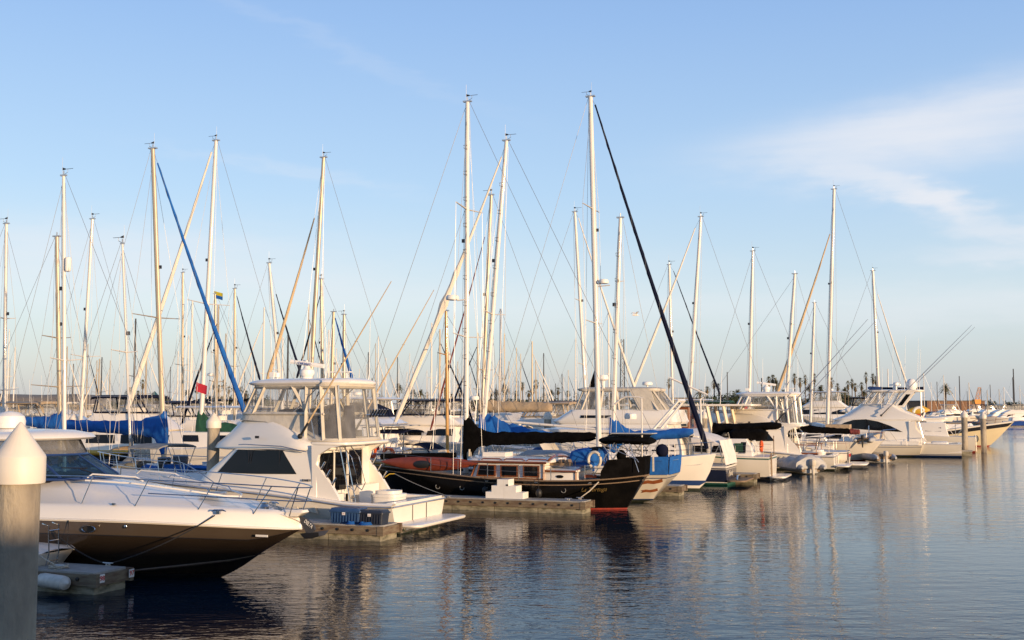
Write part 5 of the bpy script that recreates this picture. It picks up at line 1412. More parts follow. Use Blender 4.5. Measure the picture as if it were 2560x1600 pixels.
def windows(parent, rings, spans, z0, z1, m='glass', th=.015, rake=.12, r=.5, frame=None):
    yf = side_fn(rings, r)
    for s in (-1, 1):
        for a, b in spans:
            poly = [(a, z0), (b, z0), (b - rake, z1), (a - rake * .3, z1)]
            if frame: skin_panel([(a - .07, z0 - .06), (b + .07, z0 - .06), (b - rake + .07, z1 + .06), (a - rake * .3 - .07, z1 + .06)], yf, th * .5, side=s).build('window_frame', frame, parent)
            skin_panel(poly, yf, th, side=s).build('window', m, parent)


def front_glass(parent, rings, i, z0, z1, m='glass', panes=3, r=.5):
    """forward windows across the face between ring i and i+1"""
    p, q = rings[i], rings[i + 1]
    for k in range(panes):
        a, b = lerp(-.92, .92, (k + .06) / panes), lerp(-.92, .92, (k + .94) / panes); vs = []
        for z, e in ((z0, a), (z0, b), (z1, b), (z1, a)):
            f = (z - p[0]) / (q[0] - p[0]); w = lerp(p[4], q[4], f) - r * .35; vs.append((lerp(p[2], q[2], f) + .025 - .0 * abs(e), e * w, z))
        MB().add(vs, [(0, 1, 2, 3)]).build('window', m, parent)


def bimini_top(t, x0, x1, hw, z, m, zbase, name='bimini', n_=3):
    b = MB(); xs = [x0, x0 + .08, lerp(x0, x1, .33), lerp(x0, x1, .66), x1 - .08, x1]
    b.loft([[(x, hw * q, z - .16 * abs(q) ** 4 - (.12 if i in (0, 5) else 0)) for q in (-1, -.9, -.5, 0, .5, .9, 1)] + [(x, hw * q * .98, z - .06 - .16 * abs(q) ** 4 - (.12 if i in (0, 5) else 0)) for q in (1, .9, .5, 0, -.5, -.9, -1)] for i, x in enumerate(xs)])
    b.build(name, m, t, ang=60)
    for s in (-1, 1):
        f = MB(); f.tube([(x0 + .1, s * hw * .93, z - .1), (x1 - .1, s * hw * .93, z - .1)], .02, 5)
        for xa, xb in ((x0 + .1, lerp(x0, x1, .45)), (lerp(x0, x1, .5), lerp(x0, x1, .5)), (x1 - .1, lerp(x0, x1, .55))):
            f.tube([(xa, s * hw * .93, z - .1), (xb, s * hw * .93, zbase)], .02, 5)
        f.build(name + '_frame', 'alu', t)


def whips(t, pts, m='plastw'):
    for x, y, z, h in pts: MB().tube([(x, y, z), (x - .08, y, z + h * .4), (x - .2, y, z + h)], [.02, .014, .007], 5).build('antenna', m, t)


def open_array(t, x, y, z, L=1.2):
    rd = MB().lathe([(.16, 0), (.2, .08), (.22, .22), (.12, .34), (.001, .36)], (x, y, z), 14).build('radar_pedestal', 'plastw', t)
    MB().box((x, y, z + .42), (.12, L, .13), 0, R(35)).build('radar_scanner', 'plastw', rd)


# --- white square-sterned sportfisher with a black swoosh window
def white_convertible():
    fr = Frame(37.32 + .86, 93.49 + 2.24, BOWL)
    t = boat(fr, 'sport_fishing_boat', 'big white sportfisher with curved black side window and square stern at the right', 'motor boat')
    ho, sh = mhull(t, 17.0, 4.95, 1.10, 2.35, ['bootb', 'bootb', 'gel', 'gel', 'alu'], [('k', 0, 0), ('z', .05, 0), ('z', .17, 0), ('z', .21, 3), ('z', .26, 0), ('f', .5, 2), ('s', .1, 2), ('s', .03, 2), ('s', 0, 4)], 34)
    tree = HULLTREE
    skin_panel([(3.9, .98), (6.8, 1.0), (6.8, 1.16), (4.5, 1.14)], lambda x, z: side_y(x, z, 1, tree), .012).build('hull_vent', 'canvasg', t)
    deck(t, sh, 8.0, 18, .0, .02, .12, 'deck', 'foredeck')
    b = MB()
    for s in (-1, 1): b.loft([[(x, s * (y - .01), z), (x, s * (y - .05), z + .05), (x, s * 2.06, z + .05), (x, s * 2.05, .45)] for x, y, z in sh if x < 9], (False, False), 0, closed=False)
    b.box((.14, 0, 1.1), (.3, 4.2, .1)); b.box((.28, 0, .75), (.04, 4.1, .6)); b.box((1.8, 0, .42), (3.6, 4.1, .05)); b.build('cockpit', 'gelb', t)
    low = [(1.30, 3.35, 11.6, 2.18, 1.3), (2.1, 3.75, 11.2, 2.16, 1.35), (3.05, 4.0, 10.2, 2.06, 1.4)]
    h = block(t, 'deckhouse', low, 'gelb', (.05, .9))
    for s in (1, -1): skin_panel([(4.60, 2.10), (5.6, 2.62), (6.6, 2.98), (7.6, 3.16), (8.6, 3.10), (9.4, 2.86), (9.9, 2.55), (9.4, 2.40), (7.0, 2.22)], side_fn(low, .9), .02, side=s).build('side_window', 'glass', h)
    for s in (1, -1):
        for xx in (5.1, 6.5, 7.9): MB().tube([(xx, s * 2.215, 1.36), (xx + .5, s * 2.20, 2.1)], .012, 4).build('panel_seam', 'canvasg', h)
    fly = [(2.98, 3.0, 10.2, 2.05, 1.3), (3.10, 2.75, 10.5, 2.16, 1.35), (3.24, 2.75, 10.2, 2.16, 1.35), (3.5, 3.4, 9.5, 2.10, 1.3), (3.9, 4.4, 8.9, 2.02, 1.25), (4.3, 5.0, 8.3, 1.92, 1.2), (4.46, 5.15, 8.1, 1.85, 1.15)]
    block(t, 'flybridge', fly, 'gelb', (.5, 1.0), 60)
    b = MB(); b.box((3.9, 0, 2.2), (.06, 3.9, 1.5)); b.build('saloon_door', 'glass', t)
    for s in (-1, 1): MB().prism([(4.1, 1.3), (2.75, 1.25), (2.95, 1.6), (3.55, 2.4), (3.6, 3.0), (4.1, 3.0)], s * 2.06, s * 2.17).build('side_wing', 'gelb', t)
    rb = rr_side(5.2, 8.1, 1.75, 1.2, .7, 4.44, 3); rt = rr_side(4.6, 7.3, 1.55, 1.1, .7, 5.50, 3)
    enclosure(t, rb, rt, [2, 4, 6, 8, 10, 15, 17, 19, 21, 23], 'gelb', w=.05)
    MB().loft([rrect(2.9, 7.5, 1.65, .7, 5.50, 1.25, 5), rrect(2.8, 7.7, 1.72, .8, 5.56, 1.3, 5), rrect(2.8, 7.7, 1.72, .8, 5.66, 1.3, 5), rrect(3.1, 7.2, 1.4, .7, 5.72, 1.0, 5)]).build('hardtop', 'gelb', t, ang=60)
    for s in (-1, 1):
        MB().prism([(5.25, 4.2), (4.55, 4.2), (3.55, 5.52), (4.35, 5.52)], s * 1.66, s * 1.76).build('hardtop_wing', 'gelb', t); MB().tube([(3.1, s * 1.5, 3.3), (3.1, s * 1.5, 5.5)], .05, 6).build('hardtop_post', 'gelb', t)
    for s in (-1, 1):
        b = MB(); b.prism([(4.95, 4.35), (4.6, 4.35), (3.9, 5.30), (4.25, 5.30)], s * 1.74, s * 1.775); b.build('post_window', 'glass', t)
    MB().torus((3.3, .9, 3.75), .42, .12, 18, 8, 'y').build('life_ring', 'plastw', t)
    b = MB(); b.tube([(2.9, -1.2, 5.82), (4.2, -1.1, 5.80), (6.2, -1.1, 5.82), (7.4, -.9, 5.84)], [.16, .12, .14, .2], 8); b.build('rolled_canvas', 'canvasn', t)
    MB().box((6.9, .4, 5.86), (1.1, .3, .22)).build('radar_scanner', 'bootb', t)
    MB().lathe([(.32, 0), (.44, .15), (.45, .45), (.38, .72), (.2, .9), (.001, .94)], (3.85, .3, 5.72), 18).build('radome', 'plastw', t)
    open_array(t, 5.2, -.2, 5.72, 1.6)
    MB().lathe([(.08, 0), (.08, .3), (.25, .4), (.24, .6), (.001, .68)], (5.1, .5, 5.7), 12).build('searchlight', 'plastw', t)
    whips(t, [(6.3, 1.72, 4.0, 3.6), (5.5, -1.2, 5.7, 4.2), (4.4, 1.3, 5.7, 4.6), (3.4, -1.0, 5.7, 4.5), (3.2, 1.2, 5.7, 3.5), (4.9, -1.2, 5.7, 2.6)])
    for s, tip in ((1, (-1.07, 3, 11.0)), (-1, (-1.44, -3, 11.2))): outrigger(t, (6.31, s * 1.95, 3.5), tip, 'alu', r=.04)
    b = MB()
    for y in (.55, 1.15): b.tube([(3.35, y, 3.1), (2.75, y, .5)], .035, 6)
    for i in range(7): b.box((lerp(3.3, 2.75, i / 7), .85, lerp(2.9, .6, i / 7)), (.14, .6, .05))
    b.build('ladder', 'alu', t)
    b = MB(); b.loft([rrect(1.0, 2.4, .6, .2, .45), rrect(1.0, 2.4, .62, .2, 1.2), rrect(1.1, 2.3, .5, .2, 1.28)]); b.build('fighting_chair_cover', 'plastw', t)
    for s in (-1, 1):
        for i in range(4): MB().tube([(3.2 - i * .05, s * (1.6 - .3 * i), 3.3), (3.0 - i * .05, s * (1.6 - .3 * i), 3.75)], .035, 6).build('rod_holder', 'rubber', t)
    bow_rail(t, sh, 11.5, 16.8, .7)
    MB().box((-.03, .9, .72), (.03, .35, .22)).build('transom_vent', 'rubber', t)
    text('Lo', .45, 'boot', t, (-.035, -.4, .68), (0, -1, 0), (0, 0, 1), 'name_lettering', .4)


white_convertible()
c = thing('finger_dock', 'short dark dock tip just behind the big square white stern', 'dock', wl(2432, 1140), -21, 'concrete finger docks')
MB().box((-2, .5, .42), (4, 1.0, .12)).build('dock_deck', 'dock', c); MB().box((-2, .5, .12), (3.9, .95, .5)).build('float', 'float', c)

# --- the pale yellow trawler beyond, bow to the right
fr = Frame(50.86, 120.24, BOWR)
t = boat(fr, 'trawler_yacht', 'pale yellow trawler with a black rub band, its bow pointing right past the piles', 'motor boat')
S = [(-14.5, 2.2, 1.6), (-11, 2.45, 1.5), (-7, 2.5, 1.6), (-4, 2.3, 1.8), (-1.6, 1.55, 2.15), (1.0, .65, 2.50), (2.6, 0, 2.72)]
K = [(-14.3, -.4), (-11, -.5), (-7, -.5), (-4, -.5), (-2, -.4), (-.1, -.1), (2.6, 2.66)]
ho, sh = hull(t, S, K, [.25, .25, .3, .42, .65, .95, 1], [('k', 0, 0), ('z', .03, 0), ('z', .10, 0), ('z', .3, 1), ('f', .4, 1), ('s', .55, 1), ('s', .16, 2), ('s', .14, 3), ('s', 0, 3)], ['redb', 'yellow', 'boot', 'gelb'], 30)
deck(t, sh, -15, 3, .1, .05, .08)
b = MB(); b.tube([(1.5, 0, 2.62), (3.6, 0, 2.78)], [.16, .08], 6, sq=.4); b.build('bow_platform', 'gelb', t)
hs_ = [(1.5, -11.5, -3.6, 2.0, 1.6), (2.9, -11.4, -4.3, 1.9, 1.5)]
h = block(t, 'deckhouse', hs_, 'gelb'); windows(h, hs_, [(-10.8, -9.4), (-9.1, -7.7), (-7.4, -6.0)], 2.0, 2.65)
block(t, 'upper_deck', [(2.9, -13.5, -3.9, 2.1, 1.6), (3.02, -13.5, -3.9, 2.1, 1.6)], 'gelb')
block(t, 'cabin_trunk', [(1.9, -4.2, -1.2, 1.3, .8), (2.45, -4.2, -1.6, 1.2, .7)], 'gelb')
bow_rail(t, sh, -2.5, 2.3, .75, m='teak')
k = MB().tube([(-8.5, .6, 3.5), (-7.6, .7, 3.75), (-6.4, .8, 3.9), (-5.8, .8, 3.85)], [.1, .4, .45, .1], 10); k.build('upturned_dinghy', 'kyel', t)
b = MB(); b.tube([(-12.3, 1, 3.0), (-9.5, .8, 5.6), (-8.2, .6, 4.6), (-8.1, .6, 3.4)], .06, 6); b.build('boat_crane', 'alu', t)
MB().tube([(-10, 0, 3), (-10, 0, 8.4)], [.09, .05], 8).build('mast', 'mastw', t)
MB().ball((-8.9, -1.6, 3.55), (.35, .3, .3), 10).build('covered_outboard', 'canvasn', t)
MB().box((-6.8, -1.4, 3.25), (1.0, .4, .4)).build('cushion', 'orange', t)

# small white boat between the square stern and the yellow bow
fr = Frame(*wl(2438, 1131)[:2], BOWL)
t = boat(fr, 'cabin_cruiser', 'white cabin boat with rounded stern and ladder between the two right hand piles', 'motor boat')
_, sh = mhull(t, 11, 3.8, 1.45, 1.9, ['redb', 'redb', 'gel', 'gel', 'gelb'])
deck(t, sh, 0, 12); rg = [(1.4, 2.2, 8.3, 1.6, .9), (2.1, 2.4, 7.8, 1.55, .9), (2.75, 2.5, 6.9, 1.45, .8)]; h = block(t, 'deckhouse', rg); windows(h, rg, [(2.9, 4.3)], 1.95, 2.6); bimini_top(t, .6, 2.7, 1.4, 2.85, 'canvast', 1.5)
b = MB()
for y in (.7, 1.0): b.tube([(-.1, y, .1), (-.05, y, 1.7)], .03, 5)
for i in range(5): b.tube([(-.1, .7, .3 + .3 * i), (-.1, 1.0, .3 + .3 * i)], .025, 5)
b.build('boarding_ladder', 'gelb', t)
MB().ball((-.1, -.4, 1.25), (.25, .22, .35), 10).build('outboard_motor', 'canvasg', t)

# --- navy hulled boat with a cream canvas tent
fr = Frame(11.44 + .68, 60.58 + 1.77, BOWL)
t = boat(fr, 'cabin_cruiser', 'navy hulled cruiser with a cream canvas tent hanging over its stern', 'motor boat')
_, sh = mhull(t, 10.5, 3.7, 1.05, 1.75, ['green', 'gelb', 'navy', 'gelb', 'gelb'], [('k', 0, 0), ('z', .04, 0), ('z', .14, 0), ('z', .19, 1), ('f', .4, 2), ('f', .78, 2), ('f', .80, 3), ('s', .10, 2), ('s', 0, 4)])
deck(t, sh, 0, 11)
rg = [(1.2, 2.3, 7.6, 1.45, .9), (1.9, 2.4, 7.2, 1.4, .9), (2.5, 2.5, 6.2, 1.3, .8)]; h = block(t, 'deckhouse', rg); windows(h, rg, [(2.8, 4.2), (4.4, 5.7)], 1.8, 2.4)
b = MB(); prof = [(3.2, 3.05), (2.0, 3.0), (.9, 2.72), (.30, 2.46)]
b.loft([[(x, 1.68 * q, z - .22 * abs(q) ** 3 * (1 if i else .5)) for q in (-1, -.85, -.5, 0, .5, .85, 1)] for i, (x, z) in enumerate(prof)], (False, False), 0, closed=False)
b.build('canvas_roof', 'canvasw', t, ang=60)
b = MB(); b.loft([[(x + .05 * math.sin(q * 9), 1.70 * q, z) for q in (-1, -.8, -.6, -.4, -.2, 0, .2, .4, .6, .8, 1)] for x, z in ((.30, 2.44), (.20, 2.1), (.06, 1.6), (-.02, 1.12))], (False, False), 0, closed=False); b.build('canvas_curtain', 'canvasw', t, ang=60)
b = MB()
for s in (-1, 1):
    b.tube([(.32, s * 1.66, 2.22), (.9, s * 1.7, 1.1)], .02, 5); b.tube([(.32, s * 1.66, 2.22), (.15, s * 1.72, 1.1)], .025, 5); b.tube([(2.0, s * 1.62, 2.75), (2.0, s * 1.7, 1.2)], .025, 5)
b.build('canvas_bow', 'alu', t)
b = MB(); b.loft([rrect(-1.0, .02, 1.6, .3, .22), rrect(-1.0, .02, 1.6, .3, .30)]); b.build('swim_platform', 'dteak', t)
text('Mystic', .50, 'ribbon' if 'ribbon' in M else 'canvas', t, (-.03, .35, .62), (0, -1, 0), (0, 0, 1), 'name_lettering', .45, .01)
b = MB(); b.tube([(-.5, 1.2, .3), (-.45, .7, .5), (-.5, .2, .52), (-.4, -.3, .32)], .05, 6); b.build('platform_rail', 'steel', t)
bow_rail(t, sh, 5.5, 10.3, .6)
f_ = MB().ball((0, 0, 0), (.22, .22, .24), 12).build('fender', 'rubber', None, fr.at(2.2, 2.0) + Vector((0, 0, .1))); tg(f_, 'black ball fender floating at the navy hull', 'fender')

# --- white boat with green stripe
fr = Frame(14.72 + .68, 64.8 + 1.77, BOWL)
t = boat(fr, 'cabin_cruiser', 'white cabin boat with dark green sheer stripe and ladder at its transom', 'motor boat')
_, sh = mhull(t, 10.8, 3.8, 1.36, 1.95, ['boot', 'boot', 'gel', 'green', 'gelb'], BOTTOM + [('z', .2, 0), ('f', .5, 2), ('s', .16, 2), ('s', .08, 3), ('s', 0, 4)])
deck(t, sh, 0, 11)
rg = [(1.35, .9, 7.4, 1.5, .9), (1.9, 1.0, 7.0, 1.45, .9), (2.38, 1.3, 6.0, 1.35, .8)]; h = block(t, 'deckhouse', rg); windows(h, rg, [(1.35, 1.75), (2.1, 3.4), (3.7, 5.0)], 1.58, 2.2, frame='alu')
b = MB(); b.box((1.75, 1.47, 1.88), (.5, .03, .5)); b.build('curtain', 'canvase', h)
b = MB()
for y in (.9, 1.25): b.tube([(-.08, y, .25), (-.06, y, 1.55)], .025, 5)
for i in range(4): b.tube([(-.08, .9, .4 + .3 * i), (-.08, 1.25, .4 + .3 * i)], .02, 5)
b.build('boarding_ladder', 'dteak', t)
b = MB(); b.loft([rrect(-.9, .02, 1.6, .3, .16), rrect(-.9, .02, 1.6, .3, .25)]); b.build('swim_platform', 'gelb', t)
b = MB(); b.tube([(-.7, 1.2, .16), (-.1, 1.2, -.05)], .03, 5); b.tube([(-.7, -1.2, .16), (-.1, -1.2, -.05)], .03, 5); b.tube([(-.7, -1.2, .12), (-.7, 1.2, .12)], .03, 5); b.build('platform_bracket', 'alu', t)
sail_cover(t, (3.4, -.2, 3.0), (-.5, -.2, 3.15), (.20, .22), (.30, .22), .5, 'canvask', .1, .4, 20, 4, 'black_canvas', .5)
bm = MB(); bm.loft([rrect(.4, 2.4, .8, .3, 2.3), rrect(.3, 2.5, .8, .3, 2.75), rrect(.6, 2.2, .6, .3, 2.95)]); bm.build('covered_dinghy', 'canvask', t)
MB().tube([(-.1, .2, 1.4), (-.1, .2, 2.55)], .03, 6).build('stern_post', 'dteak', t)
b = MB(); b.torus((.5, 1.0, 1.95), .26, .09, 14, 8, 'x'); b.build('life_ring', 'orange', t)
lifelines(t, sh, .3, 9.8, 1.5, .6, .014)

# --- dark hull with varnished rails behind the covered dinghy
fr = Frame(*wl(2052, 1172)[:2], BOWL)
t = boat(fr, 'trawler_yacht', 'dark hulled boat with varnished rails partly hidden by the grey covered dinghy', 'motor boat')
_, sh = mhull(t, 11.5, 3.8, 1.15, 1.9, ['boot', 'gel', 'navy', 'teak', 'teak'], BOTTOM + [('z', .45, 1), ('f', .6, 2), ('s', .1, 2), ('s', .04, 3), ('s', 0, 4)])
deck(t, sh, 0, 12); lifelines(t, sh, .1, 9.5, 1.1, .5, .03, (), .06, m='teak'); sheer_rail(t, sh, -.52, .035, 'teak', 'hand_rail', -.06)
rg = [(1.2, 3.0, 8.0, 1.4, .9), (2.1, 3.1, 7.4, 1.3, .8)]; h = block(t, 'deckhouse', rg); windows(h, rg, [(3.4, 4.6), (5, 6.2)], 1.5, 1.95)
b = MB(); b.loft([rrect(1.0, 2.2, .5, .15, 1.2), rrect(1.0, 2.2, .5, .15, 1.75)]); b.build('deck_box', 'hyp', t)
for y in (-.9, .9): MB().tube([(.3, y, 1.2), (.1, y, 2.1), (-.9, y, 2.3)], .04, 6).build('davit', 'steel', t)

# --- white sloop stern-to with name
fr = Frame(23.13 + .68, 77.85 + 1.77, BOWL)
t = boat(fr, 'sailing_yacht', 'white sloop with red lettering on its square stern and a black, maroon ended sail cover', 'sailboat')
S = [(0, 1.72, 1.12), (1.2, 1.85, 1.10), (1.9, 1.9, 1.15), (2.6, 1.95, 1.45), (5, 2.0, 1.5), (8, 1.6, 1.6), (10.5, .7, 1.75), (12, 0, 1.85)]
K = [(.05, .02), (1.2, -.2), (2, -.3), (3, -.35), (5, -.4), (7.8, -.35), (10, -.1), (12, 1.8)]
ho, sh = hull(t, S, K, [.25, .25, .28, .3, .35, .55, .85, 1], BOTTOM + [('z', .17, 1), ('z', .24, 1), ('f', .5, 2), ('s', .12, 2), ('s', .06, 3), ('s', 0, 4)], ['boot', 'boot', 'gel', 'canvasg', 'gelb'], 30)
deck(t, sh, 0, 12)
b = MB(); b.loft([rrect(-1.25, .02, 1.65, (.5, .05), .20, n=5), rrect(-1.28, .02, 1.68, (.5, .05), .24, n=5), rrect(-1.25, .02, 1.65, (.5, .05), .32, n=5)]); b.build('swim_platform', 'gelb', t)
MB().box((-.035, 1.25, .68), (.04, .36, .8)).build('transom_gate', 'boot', t)
text('THUNDER', .30, 'red', t, (-.045, -.15, .82), (0, -1, 0), (0, 0, 1), 'name_lettering', 0, .008, width=1.5)
rg = [(1.3, 3.4, 8.5, 1.35, .8), (1.85, 3.5, 7.8, 1.25, .7)]; h = block(t, 'cabin_trunk', rg); windows(h, rg, [(4, 5), (5.3, 6.3)], 1.5, 1.75)
pushpit(t, sh, 0, 12, 'teak'); lifelines(t, sh, 1.2, 10.5, 1.6, .65, .014)
MB().torus((1.6, 0, 1.95), .5, .03, 20, 6, 'x').build('steering_wheel', 'steel', t)
a_, b_ = fr.L(1960, 1085), fr.L(1987, 685); a_.x += (a_.x - b_.x) / (b_.z - a_.z) * (a_.z - 1.6); a_.z = 1.6
rig(t, a_, b_, .125, 'mastw', ((.45, 1.2), (.70, .9)), (11.9, 0, 1.85), (.1, 0, 1.2), 1.6, 1.5, vn=0)
q0, q1 = fr.L(1963, 1072), fr.L(2150, 1080); MB().tube([q0 - Vector((0, 0, .14)), q1 - Vector((0, 0, .12))], .07, 8).build('boom', 'mastw', t)
sail_cover(t, q0, q0.lerp(q1, .88), m='canvask', seed=8, **CB(.85, .8, .35, (.26, .22), (.24, .2), .24)); sail_cover(t, q0.lerp(q1, .87), q1, m='canvasm', seed=5, **CB(0, .5, 0, (.20, .17), (.2, .17), .22, 0, 0))
for p_, lbl in (((1.45, 2.05), 'round black ball fender hung on the white boat with red lettering'),):
    f_ = thing('fender', lbl, 'fender', fr.at(*p_) + Vector((0, 0, .52)), 0); MB().ball((0, 0, 0), (.24, .24, .27), 14).build('fender_body', 'rubber', f_); MB().tube([(0, 0, .25), (0, .02, .8)], .015, 5).build('fender_rope', 'ropek', f_)


# --- inflatable dinghies
def rib(name, label, pos, deg, L=3.4, cover=None, motor='canvas', sc=1.0, z=0.0):
    t = thing(name, label, 'dinghy', (pos[0], pos[1], z), deg, 'inflatable dinghies'); t.scale = (sc,) * 3
    hw = .62
    pts = [(0, -hw, .36), (L * .3, -hw, .36), (L * .6, -hw * .95, .38), (L * .82, -hw * .6, .44), (L * .93, 0, .50), (L * .82, hw * .6, .44), (L * .6, hw * .95, .38), (L * .3, hw, .36), (0, hw, .36)]
    sm = [cr(pts, i / 40) for i in range(41)]
    r = [.05] + [.22] * 39 + [.05]; MB().tube([(-.35, -hw, .34)] + sm + [(-.35, hw, .34)], [.07, .19] + [.225] * 39 + [.19, .07], 12).build('inflated_tube', 'hyp', t, ang=60)
    MB().loft([rrect(0, L * .8, .5, .3, .06, .3), rrect(0, L * .85, .55, .3, .25, .3)]).build('dinghy_floor', 'hyp', t)
    MB().box((.05, 0, .36), (.06, 1.0, .45)).build('transom_board', 'dteak', t)
    b = MB(); b.loft([rrect(-.36, -.06, .11, .08, .45), rrect(-.40, -.02, .13, .09, .54), rrect(-.38, -.02, .125, .09, .74), rrect(-.32, -.06, .08, .06, .80)]); b.tube([(-.22, 0, .5), (-.26, 0, .0), (-.28, 0, -.25)], [.10, .07, .05], 8); b.build('outboard_motor', motor, t)
    if cover:
        b = MB(); rings = []
        for i in range(14):
            u = i / 13; x = u * (L * .98) - .05; q = math.sin(math.pi * min(1, u * .9 + .1)) ** .5
            rings.append([(x, (hw + .24) * math.cos(a) * (q if u > .5 else 1) * (1 + .03 * math.sin(9 * x + 5 * a)), .30 + (.62 + .16 * math.sin(4 * x)) * max(math.sin(a), 0) ** .7 * (1 - .4 * u) * (1 + .06 * math.sin(13 * x + 7 * a))) for a in [math.pi * k / 16 for k in range(17)]])
        b.loft(rings, (True, True), 0, closed=False); b.build('dinghy_cover', 'hyp', t, ang=60)
    return t


rib('dinghy', 'grey covered inflatable dinghy with silver outboard left of the red lettered stern', (18.9, 71.3), 100, 3.7, True, sc=1.2)
rib('dinghy', 'small grey open inflatable with red seat floating at the far right dinghy spot', (28.2, 85.3), 96, 3.3, False, sc=1.15)
rib('dinghy', 'grey inflatable with dark outboard hanging in davits above the small floating inflatable', (27.0, 86.6), 62, 3.2, False, 'rubber', .9, 1.35)

# --- big white stern with davits holding that dinghy
fr = Frame(28.2, 88.2, BOWL)
t = boat(fr, 'sailing_yacht', 'white rounded stern with rails and davits just left of the big square sportfisher', 'sailboat')
S = [(-.9, 1.5, 1.65), (.5, 1.8, 1.6), (2.5, 2.0, 1.55), (6, 2.1, 1.6), (9, 1.5, 1.75), (12, 0, 2.0)]; K = [(.6, -.05), (1.6, -.3), (3, -.4), (6, -.5), (9, -.4), (11.8, 1.7)]
_, sh = hull(t, S, K, [.35, .35, .35, .4, .6, 1], BOTTOM + [('f', .5, 1), ('s', .1, 1), ('s', 0, 2)], ['redb', 'gel', 'gelb'], 26)
deck(t, sh, -1, 12); pushpit(t, sh, -.9, 12, 'teak'); lifelines(t, sh, .3, 10.5, 1.6, .65, .014)
for y in (-1.0, 1.0): MB().tube([(-.6, y, 1.6), (-.8, y, 2.4), (-1.8, y, 2.5)], .045, 6).build('davit', 'steel', t)
rg = [(1.55, 1.5, 8.0, 1.5, .8), (2.2, 1.7, 7.4, 1.4, .75)]; h = block(t, 'cabin_trunk', rg); windows(h, rg, [(2.2, 3.4), (3.8, 5.0), (5.3, 6.2)], 1.75, 2.08)
MB().torus((.2, .2, 2.3), .45, .03, 18, 6, 'x').build('steering_wheel', 'steel', t)
b = MB(); b.box((2.5, 0, 2.6), (1.8, 2.2, .5)); b.build('spray_canvas', 'canvast', t)

# --- sportfisher with clear curtains in the right group
sportfisher(Frame(*(Frame(18.8, 79, BOWL).at(-3.9, 1.2))[:2], BOWL), 'white sportfisher with clear curtains behind the black covered boom on the right', canvas='gelb', rig_near=(-2.4, 2.4, 10.0), rig_far=(-2.6, -2.6, 10.2), detail=False)


# --- express cruiser with tan canvas
fr = Frame(*atY(2142, 1080, 104)[:2], BOWL); fr = Frame(*fr.at(11.5, 0)[:2], BOWR)
t = boat(fr, 'express_cruiser', 'cream express cruiser with tan camper canvas left of the curved black window', 'motor boat')
_, sh = mhull(t, 12.5, 4.0, 1.7, 2.35, ['bootg', 'bootb', 'gel', 'gel', 'gelb'], BOTTOM + [('z', .18, 1), ('f', .5, 2), ('f', .8, 2), ('f', .84, 0), ('s', .04, 2), ('s', 0, 4)])
deck(t, sh, 0, 13, camber=.3)
rg = [(1.9, 4.5, 10.2, 1.7, .8), (2.45, 4.5, 9.2, 1.6, .8), (2.75, 4.6, 8.0, 1.5, .7)]; h = block(t, 'deckhouse', rg)
rb = rr_side(.3, 7.6, 1.75, 1.2, .6, 2.6, 3); rt = rr_side(1.2, 5.2, 1.45, 1.15, .5, 4.25, 3); enclosure(t, rb, rt, [2, 4, 6, 8, 10, 15, 17, 19, 21, 23], 'canvast', w=.08)
bimini_top(t, .9, 5.5, 1.55, 4.40, 'canvast', 2.6)
b = MB(); b.loft([rrect(.3, 2.6, 1.7, .4, 2.3), rrect(.5, 2.6, 1.6, .4, 3.0)]); b.build('aft_canvas', 'canvast', t)
bow_rail(t, sh, 6, 12.2, .7)

# --- motor yacht with grey canvas enclosure
fr = Frame(*atY(1740, 1100, 72)[:2], BOWL)
t = boat(fr, 'motor_yacht', 'large cream motor yacht with clouded canvas bridge enclosure behind the white sloop', 'motor boat')
_, sh = mhull(t, 14.5, 4.5, 1.5, 2.2)
deck(t, sh, 0, 15)
rg = [(1.5, 1.2, 10.6, 2.1, 1.3), (2.2, 1.2, 10.3, 2.05, 1.3), (3.15, 1.4, 8.9, 1.95, 1.25)]; h = block(t, 'deckhouse', rg); windows(h, rg, [(1.9, 3.6), (3.9, 5.6), (5.9, 7.4)], 2.3, 2.95)
rg2 = [(3.15, .9, 9.2, 2.0, 1.3), (3.3, .8, 9.4, 2.05, 1.35), (3.9, 1.0, 8.4, 1.95, 1.3), (4.05, 1.05, 8.2, 1.9, 1.25)]; h2 = block(t, 'flybridge', rg2, 'gelb', (.4, .7)); windows(h2, rg2, [(4.9, 7.3)], 3.52, 3.70, 'glass', .02, .05)
rb = rr_side(1.3, 8.0, 1.8, 1.2, .7, 4.0, 3); rt = rr_side(2.3, 7.4, 1.55, 1.1, .6, 5.30, 3); enclosure(t, rb, rt, [2, 4, 5, 6, 7, 8, 10, 15, 17, 18, 19, 21, 23], 'canvas', w=.08)
MB().loft([rrect(2.2, 7.6, 1.6, .5, 5.28, 1.15, 5), rrect(2.2, 7.7, 1.62, .5, 5.42, 1.2, 5), rrect(2.5, 7.3, 1.3, .5, 5.52, 1.0, 5)]).build('canvas_roof', 'canvas', t, ang=60)
b = MB(); b.prism([(3.2, 4.0), (2.1, 4.0), (2.5, 5.3), (3.9, 5.3)], 1.66, 1.74); b.build('canvas_wing', 'canvas', t)
b = MB(); b.prism([(3.2, 4.0), (2.1, 4.0), (2.5, 5.3), (3.9, 5.3)], -1.74, -1.66); b.build('canvas_wing', 'canvas', t)
b = MB(); b.tube([(-.6, 1.2, 3.1), (-.55, 1.2, 4.7), (-1.0, 1.2, 5.0), (1.4, 1.2, 6.1)], .07, 6); b.build('davit_crane', 'mastw', t)
radar(t, (3.0, .6, 5.75), .34); MB().tube([(3.0, .6, 5.4), (3.0, .6, 5.7)], .06, 6).build('radar_mast', 'plastw', t)
